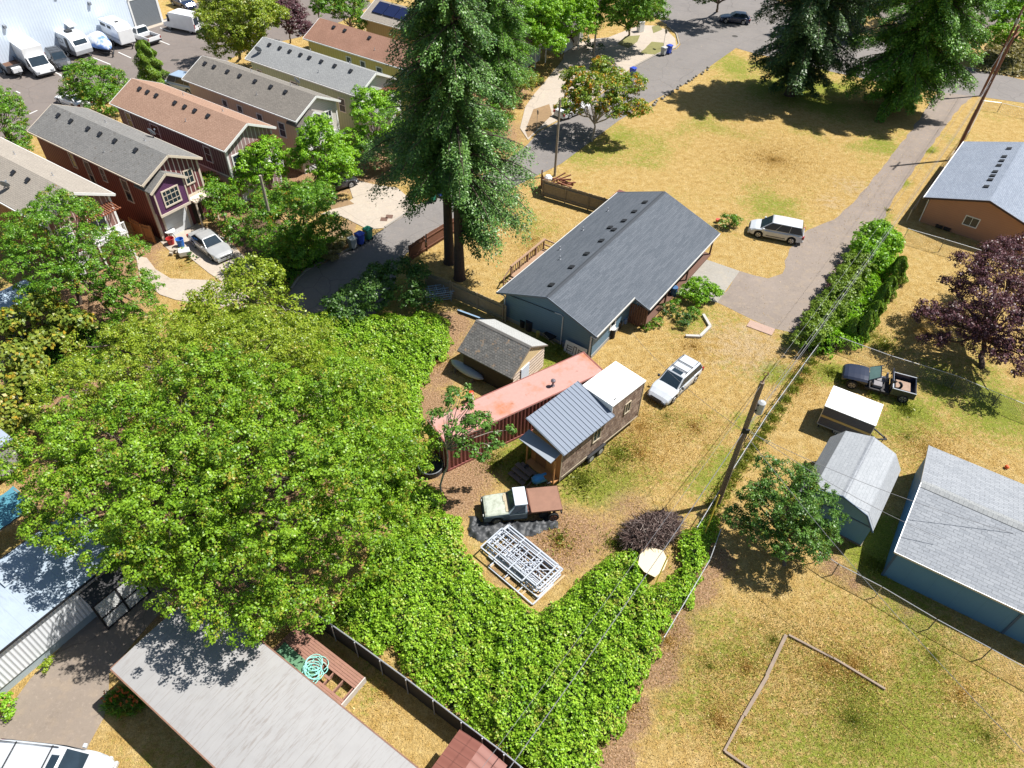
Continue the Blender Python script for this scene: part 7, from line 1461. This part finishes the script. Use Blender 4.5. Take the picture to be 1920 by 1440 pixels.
h = at_thing('wheelbarrow', 'dark wheelbarrow standing against the gable wall of the blue house', 'wheelbarrow', (1030, 640), 0, az + 1.2); t = MB(); t.loft([[(-.25, -.2, .35), (.3, -.2, .35), (.3, .2, .35), (-.25, .2, .35)], [(-.4, -.33, .62), (.45, -.33, .62), (.45, .33, .62), (-.4, .33, .62)]]); t.build('tray', M_black, h); t = MB(); [t.beam((.6, y, .25), (-.9, y, .5), .04, .04) for y in (-.22, .22)]; t.tube([(-.35, -.34, .64), (.45, -.34, .64), (.47, .34, .64), (-.35, .34, .64)], .02, 6); t.build('frame', flat('barrow_tan', (.4, .33, .2), .6), h); t = MB(); t.tube([(.6, -.05, .18), (.6, .05, .18)], .18, 14); t.build('wheel', M_black, h)
for i, (px, m, r, hh, lb) in enumerate((((992, 618), flat('drum_black', (.03, .03, .035), .6), .3, .8, 'black drum left of the wheelbarrow by the gable wall'), ((1008, 632), flat('tub_yellow', (.45, .38, .1), .5), .14, .5, 'small yellow-sided can in front of the black drum'), ((980, 612), M_dark, .22, .55, 'dark bucket nearest the far corner of the gable wall'), ((1058, 650), flat('bucket_grey', (.2, .22, .25), .6), .18, .4, 'grey bucket beside the leaning white panel'), ((1146, 632), flat('barrel_white', (.62, .64, .64), .5), .28, .85, 'black barrel with a white lid at the front corner of the blue house'), ((1172, 606), flat('pail_blue', (.25, .35, .5), .5), .14, .4, 'small pale pail in the dark porch recess'), ((1262, 553), flat('drum_blue', (.05, .12, .25), .5), .28, .75, 'blue barrel on the porch beside the lime bush'), ((1160, 615), M_dark, .2, .6, 'dark drum in the porch recess of the blue house'))):
    h = at_thing('barrel', lb, 'barrel', px); t = MB(); t.tube([(0, 0, 0), (0, 0, hh * .5), (0, 0, hh)], [r * .92, r, r * .95], 16); t.build('drum', M_black if 'black barrel' in lb else m, h); t = MB(); t.tube([(0, 0, hh), (0, 0, hh + .05)], [r * 1.02, r], 16); t.build('lid', m, h)
mb = MB(); rgb = random.Random(9)
p0, p1 = W(858, 583), W(945, 612)
for k in range(3): mb.beam((p0[0] + .1 * k, p0[1] - .12 * k, .12 + .05 * k), (p1[0] + .1 * k - .8, p1[1] - .1 * k + .2, .12 + .05 * k), .14, .05)
tag(mb.build('plank_stack', flat('plank_blue', (.20, .30, .42), .6), None), 'pale bluish planks stacked along the foot of the shaded fence', 'planks')
def lumber_heap():
    h = at_thing('junk_heap', 'heap of red-brown timber and white scraps behind the corner of the board fence', 'junk heap', (1046, 352)); rg = random.Random(6); t = MB()
    for _ in range(18): x, y = rg.uniform(-.8, 1.2), rg.uniform(-.5, .5); t.beam((x - .7, y, .2 + rg.random() * .9), (x + .7, y + rg.uniform(-.4, .4), .2 + rg.random() * 1.1), .12, .08)
    t.build('timber', flat('timber_red', (.22, .085, .05), .85, var=.3), h); t = MB(); t.sphere((-1.0, .2, .9), .42, 8, 5, .8); t.build('white_scrap', M_white, h)
lumber_heap()
h = at_thing('rusty_trailer', 'rusty brown covered cart showing behind the roof edge of the blue house', 'cart', (1162, 398), 0, az); t = MB(); t.prism([(-1.1, -.8, .4), (-1.1, -.8, 1.3), (-.8, -.8, 1.7), (.9, -.8, 1.7), (1.1, -.8, 1.3), (1.1, -.8, .4)], (0, 1.6, 0)); t.build('box', flat('cart_rust', (.17, .06, .05), .7, var=.3), h); [wheel(h, 0, s * .85, s, .3, .16) for s in (1, -1)]
# table-like workbench in the shade by the fir
h = at_thing('scaffold_stack', 'tangle of bluish metal frames in the shade left of the board fence', 'metal frames', (820, 560), 0, .3); t = MB(); rg = random.Random(3)
for k in range(4):
    z = .25 + .22 * k; [t.beam((-1.0 + .1 * k, y, z), (1.0 + .1 * k, y, z), .05, .05) for y in (-.55, 0, .55)]; [t.beam((x + .1 * k, -.6, z + .03), (x + .1 * k, .6, z + .03), .05, .05) for x in (-.9, -.3, .3, .9)]
[t.tube([(x, y, 0), (x, y, 1.1)], .03, 6) for x in (-1, 1) for y in (-.6, .6)]; t.build('frame', flat('frame_bluegrey', (.3, .4, .5), .5, var=.1), h)
# raised garden edging
t = MB(); pts = [W(x, y) for x, y in ((1285, 632), (1312, 633), (1331, 614), (1318, 592))]
for a, b in zip(pts[:-1], pts[1:]): t.beam((a[0], a[1], .1), (b[0], b[1], .1), .22, .2)
tag(t.build('garden_edging', flat('edging_grey', (.42, .40, .37), .9), None), 'angular pale timber edging around the dry garden bed', 'edging')
h = at_thing('flower_pot', 'red flower pot beside the bush near the minivan', 'pot', (1345, 417)); t = MB(); t.tube([(0, 0, 0), (0, 0, .3)], [.14, .2], 12); t.tube([(0, 0, .3), (0, 0, .34)], .22, 12); t.build('pot', flat('pot_red', (.45, .08, .05), .6), h)
m = MB(); m.sphere((0, 0, .14), .14, 12, 8); o = m.build('ball', flat('ball_orange', (.7, .12, .03), .4), None, smooth=True); b = W(1886, 878); o.location = (b[0], b[1], 0); tag(o, 'orange ball lying on the dry grass near the big blue outbuilding', 'ball')

def timbers():
    for (pts, lb) in (([(1473, 1192), (1437, 1268), (1393, 1343), (1357, 1410), (1410, 1447)], 'old timber edging running down the lawn from its corner'), ([(1478, 1192), (1560, 1235), (1657, 1293)], 'thin half-buried timber edging running right across the lawn')):
        h = thing('timber_edging', lb, 'edging', (0, 0, 0)); P = [W(x, y) for x, y in pts]
        for k, (a, b) in enumerate(zip(P[:-1], P[1:])):
            t = MB(); off = .04 * (k % 2); n = 6; w = .17 if k < 2 and len(P) > 3 else .11; prev = None
            t.beam((a[0] + off, a[1], .06), (b[0] + off, b[1], .05), w, .13); t.build('sleeper', flat('sleeper_grey', (.26, .20, .15), .95, var=.35, scale=3), h)
timbers()
# ---------------------------------------------------------------- scaffold frames stack
def scaffold():
    a, b, d = (-1.57, 22.82), (.15, 24.4), (3.25, 21.64); az = ang2(b, d); L = 4.2
    m = flat('scaffold_zinc', (.40, .43, .48), .5, .0, var=.15); rg = random.Random(12)
    def frame(x, y, z, rz, L, Wd, lb, kind, i):
        h = thing('scaffolding', lb, 'scaffolding', (x, y, z), rz, 'scaffold frames in the stack'); t = MB(); r = .045
        for yy in (0, Wd): t.beam((0, yy, 0), (L, yy, 0), .07, .06)
        for xx in (0, L): t.beam((xx, 0, 0), (xx, Wd, 0), .07, .06)
        t.build('outer_frame', m, h); t = MB()
        for k in range(1, 3): t.beam((L * k / 3, .04, .0), (L * k / 3, Wd - .04, .0), .055, .05)
        if kind == 0:
            for yy in (Wd * .2, Wd * .38, Wd * .62, Wd * .8): t.beam((.04, yy, .005), (L - .04, yy, .005), .05, .045)
        elif kind == 3: t.beam((.04, Wd * .9, .005), (L - .04, Wd * .9, .005), .05, .045)
        elif kind == 1:
            for yy in (Wd * .28, Wd * .5, Wd * .74): t.beam((.04, yy, .004), (L - .04, yy, .004), .05, .045)
            t.beam((L * .67, Wd * .3, .01), (L - .05, Wd * .9, .01), .04, .04)
        else:
            for k in range(1, 7): t.beam((L * k / 7, Wd * .3, .004), (L * k / 9, Wd * .7, .004), .04, .04)
            for yy in (Wd * .3, Wd * .7): t.beam((.04, yy, .004), (L - .04, yy, .004), .05, .045)
        t.build('cross_tube', m, h)
    o = W(902, 1037, .1); ux = (cos(az), sin(az)); uy = (-sin(az), cos(az))
    lbs = ['lowest frame, sticking out farthest at the right', 'second frame from the bottom', 'third frame from the bottom', 'fourth frame from the bottom', 'fifth frame from the bottom', 'sixth frame from the bottom', 'frame just below the topmost', 'topmost frame, set to the lower left']
    specs = [(.95, -.35, 3.3, 1.7, 2), (.5, .1, 3.7, 1.9, 1), (.2, .4, 3.9, 1.9, 2), (.05, .3, 3.9, 2.0, 1), (.3, .5, 3.7, 1.7, 3), (.0, .55, 3.8, 1.7, 3), (.1, .4, 3.7, 1.8, 3), (.0, -.02, 3.1, 1.75, 1)]
    for i, (dx, dy, l, w, k) in enumerate(specs):
        frame(o[0] + ux[0] * dx + uy[0] * dy, o[1] + ux[1] * dx + uy[1] * dy, .12 + .085 * i, az + rg.uniform(-.02, .02), l, w, 'zinc-grey scaffold frame: ' + lbs[i], k, i)
    # planks under
    t = MB()
    for k in range(3): t.beam((o[0] + ux[0] * (1 + 1.2 * k) + uy[0] * -.4, o[1] + ux[1] * (1 + 1.2 * k) + uy[1] * -.4, .05), (o[0] + ux[0] * (1 + 1.2 * k) + uy[0] * 2.3, o[1] + ux[1] * (1 + 1.2 * k) + uy[1] * 2.3, .05), .12, .08)
    t.beam((o[0] + ux[0] * 4.25 + uy[0] * -.2, o[1] + ux[1] * 4.25 + uy[1] * -.2, .08), (o[0] + ux[0] * 4.35 + uy[0] * 2.2, o[1] + ux[1] * 4.35 + uy[1] * 2.2, .14), .1, .05); t.beam((o[0] + ux[0] * 4.0, o[1] + ux[1] * 4.0, .06), (o[0] + ux[0] * 4.1 + uy[0] * 2.0, o[1] + ux[1] * 4.1 + uy[1] * 2.0, .1), .2, .04)
    tag(t.build('bearer_planks', flat('plank_tan', (.45, .32, .18), .8, var=.2), None), 'tan wooden planks under the stack of scaffold frames', 'planks')
scaffold()
# ---------------------------------------------------------------- brush trailer
def brush():
    c = W(1222, 1005); az = radians(30); h = thing('utility_trailer', 'flat utility trailer under a heap of brown twigs', 'trailer', (c[0], c[1], 0), az)
    t = MB(); t.box(-1.5, 1.3, -.85, .85, .42, .5); [t.box(-1.5, 1.3, s * .85 - .03, s * .85 + .03, .5, .75) for s in (1, -1)]; t.build('bed', flat('trailer_wood', (.30, .18, .10), .85, var=.25), h)
    t = MB(); t.beam((1.3, .7, .42), (2.2, 0, .42), .08, .08); t.beam((1.3, -.7, .42), (2.2, 0, .42), .08, .08); t.tube([(2.0, 0, 0), (2.0, 0, .7)], .03, 6); t.build('tongue', M_dark, h)
    [wheel(h, .1, s * 1.0, s, .3, .16) for s in (1, -1)]; t = MB(); [t.prism([(-.3, s * .9, .6), (-.15, s * .9, .72), (.35, s * .9, .72), (.5, s * .9, .6)], (0, s * .22, 0)) for s in (1, -1)]; t.build('fender', M_dark, h)
    rg = np.random.default_rng(4); n = 2600; a = rg.random(n) * 2 * pi; r = np.sqrt(rg.random(n)); X = -.15 + 1.85 * r * np.cos(a); Y = 1.05 * r * np.sin(a); Z = .5 + .75 * np.sqrt(np.clip(1 - r ** 2, 0, 1)) * rg.uniform(.5, 1.05, n)
    D = np.stack([rg.normal(size=n) + .8, rg.normal(size=n) * .8, rg.normal(size=n) * .35], 1); N = rg.normal(size=(n, 3)) + [0, 0, .6]
    L = rg.uniform(.5, 1.3, n); N = unit(N); D = unit(D - N * (D * N).sum(1, keepdims=True)); S = np.cross(N, D) * .013; C = np.stack([X, Y, Z], 1); Dv = D * L[:, None] * .5; bend = N * (L[:, None] * .06)
    v = np.stack([C - Dv - S, C - Dv + S, C + S + bend, C - S + bend, C + Dv - S * .5, C + Dv + S * .5], 1)
    q = np.concatenate([v[:, [0, 1, 2, 3]].reshape(-1, 3), v[:, [3, 2, 5, 4]].reshape(-1, 3)])
    tm = NT('twigs'); g = tm.new('NewGeometry'); mt = tm.out(tm.ramp(g.outputs['Random Per Island'], [(0, (.045, .025, .022)), (.5, (.10, .06, .05)), (.9, (.2, .15, .13)), (1, (.35, .3, .26))]), .8)
    o = mesh_np('twig_heap', q, 4, mt); o.location = (c[0], c[1], 0); o.rotation_euler = (0, 0, az); tag(o, 'heap of dry brown twigs piled on the flat utility trailer', 'twigs', None, 'stuff')
    cr = MB(); R = [[(x, 1.0 * k * cos(t_), .5 + .55 * k * max(0, sin(t_))) for t_ in np.linspace(0, pi, 9)] for x, k in ((-1.6, .3), (-1.2, .7), (-.3, .95), (.6, .85), (1.2, .5), (1.4, .2))]; cr.loft(R); oo = cr.build('twig_core', flat('twig_dark', (.035, .022, .018), .95, var=.4, scale=9), o)
brush()
h = W3(1230, 1055, .5); t = MB(); pts = [W(x, y, .75) for x, y in ((1200, 1040), (1215, 1025), (1243, 1032), (1252, 1050), (1245, 1068), (1228, 1082), (1208, 1072), (1196, 1058))]; t.prism([(x, y, .72) for x, y in pts][::-1], (0, 0, .03)); tag(t.build('pale_sheet', flat('sheet_cream', (.62, .52, .36), .8, var=.08), None), 'cream-coloured sheet lying on the brambles below the twig trailer', 'sheet')
# ---------------------------------------------------------------- drive of the dark red house
for px, m, r, hh, lb in (((322, 458), flat('tub_red', (.42, .03, .03), .4), .33, .55, 'round red tub in front of the garage of the dark red house'), ((341, 463), flat('tub_blue', (.04, .17, .55), .4), .33, .75, 'blue tub beside the red tub at the garage')):
    h = at_thing('tub', lb, 'tub', px, .05); t = MB(); n = 18; t.loft([[(r * .75 * cos(a), r * .75 * sin(a), 0) for a in np.arange(n) * 2 * pi / n], [(r * cos(a), r * sin(a), hh) for a in np.arange(n) * 2 * pi / n], [(r * .93 * cos(a), r * .93 * sin(a), hh) for a in np.arange(n) * 2 * pi / n], [(r * .7 * cos(a), r * .7 * sin(a), .06) for a in np.arange(n) * 2 * pi / n]]); t.build('shell', m, h); t = MB(); t.tube([(r * cos(a), r * sin(a), hh) for a in np.linspace(0, 2 * pi, 19)], .02, 6, False); t.build('rim', m, h)
h = at_thing('round_table', 'small round white table in front of the garage door', 'table', (323, 447), .05); t = MB(); t.tube([(0, 0, .72), (0, 0, .75)], .45, 20); t.build('tabletop', M_white, h)
for k in range(3): t = MB(); t.beam((.05, 0, .7), (.35 * cos(2.1 * k), .35 * sin(2.1 * k), 0), .03, .03); t.build('leg', M_dark, h)
h = at_thing('white_cart', 'bulky white plastic cart behind the silver sedan', 'cart', (348, 480), .05, .4); t = MB(); t.box(-.45, .45, -.35, .35, .1, .6); t.build('tub', M_white, h, bevel=.08); [wheel(h, x, s * .3, s, .11, .06) for x in (-.3, .3) for s in (1, -1)]
t = MB(); rg = random.Random(1)
for _ in range(14): x, y = rg.uniform(-.4, .4), rg.uniform(-.4, .4); s = rg.uniform(.06, .14); t.box(x - s, x + s, y - s, y + s, .05, .05 + rg.uniform(.1, .4))
b = W(332, 474); tag(t.build('clutter_heap', flat('clutter_tan', (.42, .36, .28), .8, var=.5, scale=8), None, loc=(b[0], b[1], 0)), 'small heap of mixed clutter between the tubs and the white cart', 'clutter')
h = at_thing('plant_pot', 'terracotta pot with a green plant on the dry garden left of the sedan', 'plant pot', (346, 478), 0); t = MB(); t.tube([(0, 0, 0), (0, 0, .32)], [.15, .22], 12); t.build('pot', flat('terracotta', (.40, .14, .07), .7), h); rgn = np.random.default_rng(3); n = 160; P = rgn.normal(size=(n, 3)) * [.16, .16, .12] + [0, 0, .5]; mesh_np('foliage', leaf_quads(rgn, P, rgn.normal(size=(n, 3)) + [0, 0, .8], rgn.uniform(.12, .25, n), .3), 4, G_MAP, h)
# daylilies
def daylily():
    h = at_thing('daylily_clump', 'daylily clump with orange flowers beside the grey-roofed mobile home', 'plant', (238, 1318)); rg = np.random.default_rng(5); n = 700; a = rg.random(n) * 2 * pi; r = .75 * np.sqrt(rg.random(n)); b0 = np.stack([r * np.cos(a) * 1.2, r * np.sin(a) * .8, 0 * a], 1); D = np.stack([np.cos(a) * .6, np.sin(a) * .6, 1 + 0 * a], 1) + rg.normal(size=(n, 3)) * .25; S = rg.uniform(.35, .65, n); C = b0 + unit(D) * S[:, None] * .5
    mesh_np('foliage', leaf_quads(rg, C, rg.normal(size=(n, 3)), S, .09, D), 4, G_MAP, h); k = 26; P = np.stack([rg.uniform(-.9, .9, k), rg.uniform(-.6, .6, k), rg.uniform(.6, .8, k)], 1); P = np.repeat(P, 5, 0) + rg.normal(size=(k * 5, 3)) * .03
    mesh_np('flowers', leaf_quads(rg, P, rg.normal(size=(k * 5, 3)) + [0, 0, 1], np.full(k * 5, .13), .6), 4, flat('flower_orange', (.65, .16, .03), .6), h)
daylily()
# left edge: shaded carports, teal tarp, dark car
def left_edge():
    h = at_thing('carport', 'shaded bluish flat carport roof at the left edge under the maple', 'carport', (20, 640), 0, radians(57.5)); t = MB(); t.box(-2.5, 3.6, -1.2, 2.4, 2.3, 2.42); t.build('roof', ribbed('carport_roof', (.30, .38, .46), .3, .6), h); t = MB(); [t.box(x - .05, x + .05, y - .05, y + .05, 0, 2.3) for x in (-2.3, .5, 3.4) for y in (-1.1, 2.3)]; t.build('post', M_white, h)
    car('sedan', 'dark car half under the foliage at the left edge', 'car', W(68, 700), W(18, 672), 4.5, 1.8, 1.42, SEDAN(4.5, .94), (.8, .1, -1.05, -1.7, .26), P_GRY)
    car('sedan', 'white car barely showing at the left edge beside the huge tree', 'car', W(12, 770), W(-25, 830), 4.5, 1.8, 1.42, SEDAN(4.5, .94), (.8, .1, -1.05, -1.7, .26), P_WHT)
    h = at_thing('mobile_home', 'dark shaded roof of a third mobile home at the left edge behind the pale one', 'mobile home', (5, 930), 0, radians(57.5)); t = MB(); t.box(-9, 2.2, .5, 4.6, 2.7, 2.85); t.build('roof', flat('shaded_roof', (.30, .35, .42), .7, var=.2), h); t = MB(); t.box(-8.8, 2.0, .7, 4.4, .5, 2.7); t.build('wall', flat('grey_wall', (.35, .34, .33), .7), h)
    h = at_thing('timber_enclosure', 'open timber enclosure covered with a teal tarp beside the pale mobile home', 'enclosure', (45, 1020), 0, radians(57.5)); t = MB(); [t.beam((x, y, 0), (x, y, 2.3), .09, .09) for x in (-1.4, 1.4) for y in (-.4, 1.6)]; [t.beam((-1.45, y, 2.3), (1.45, y, 2.3), .07, .12) for y in (-.4, 1.6)]; [t.beam((x, -.4, 2.36), (x, 1.6, 2.36), .06, .1) for x in (-1.4, 1.4)]; t.build('timber_frame', M_gwood, h)
    t = MB(); rg = random.Random(4); R = [[(x, y, 2.42 + rg.uniform(-.06, .06)) for y in np.linspace(-.5, 1.7, 9)] for x in np.linspace(-1.5, 1.5, 11)]; t.loft(R, closed=False, caps=False); t.build('tarp', flat('tarp_teal', (.08, .24, .30), .45, var=.3, bump=.4), h, smooth=True)
left_edge()
# black tyre / pond by the container end
h = at_thing('water_trough', 'round dark water trough beside the near end of the rusty container', 'trough', (808, 880), 0); t = MB(); n = 24; R_ = [(.75, 0), (.8, .45), (.72, .45), (.7, .1)]; t.loft([[(r * cos(a), r * sin(a), z) for a in np.arange(n) * 2 * pi / n] for r, z in R_]); t.build('tank', flat('trough_dark', (.04, .045, .05), .6), h); t = MB(); t.tube([(.76 * cos(a), .76 * sin(a), .45) for a in np.linspace(0, 2 * pi, 25)], .03, 6, False); t.build('rim', flat('trough_rim', (.15, .16, .17), .5), h)
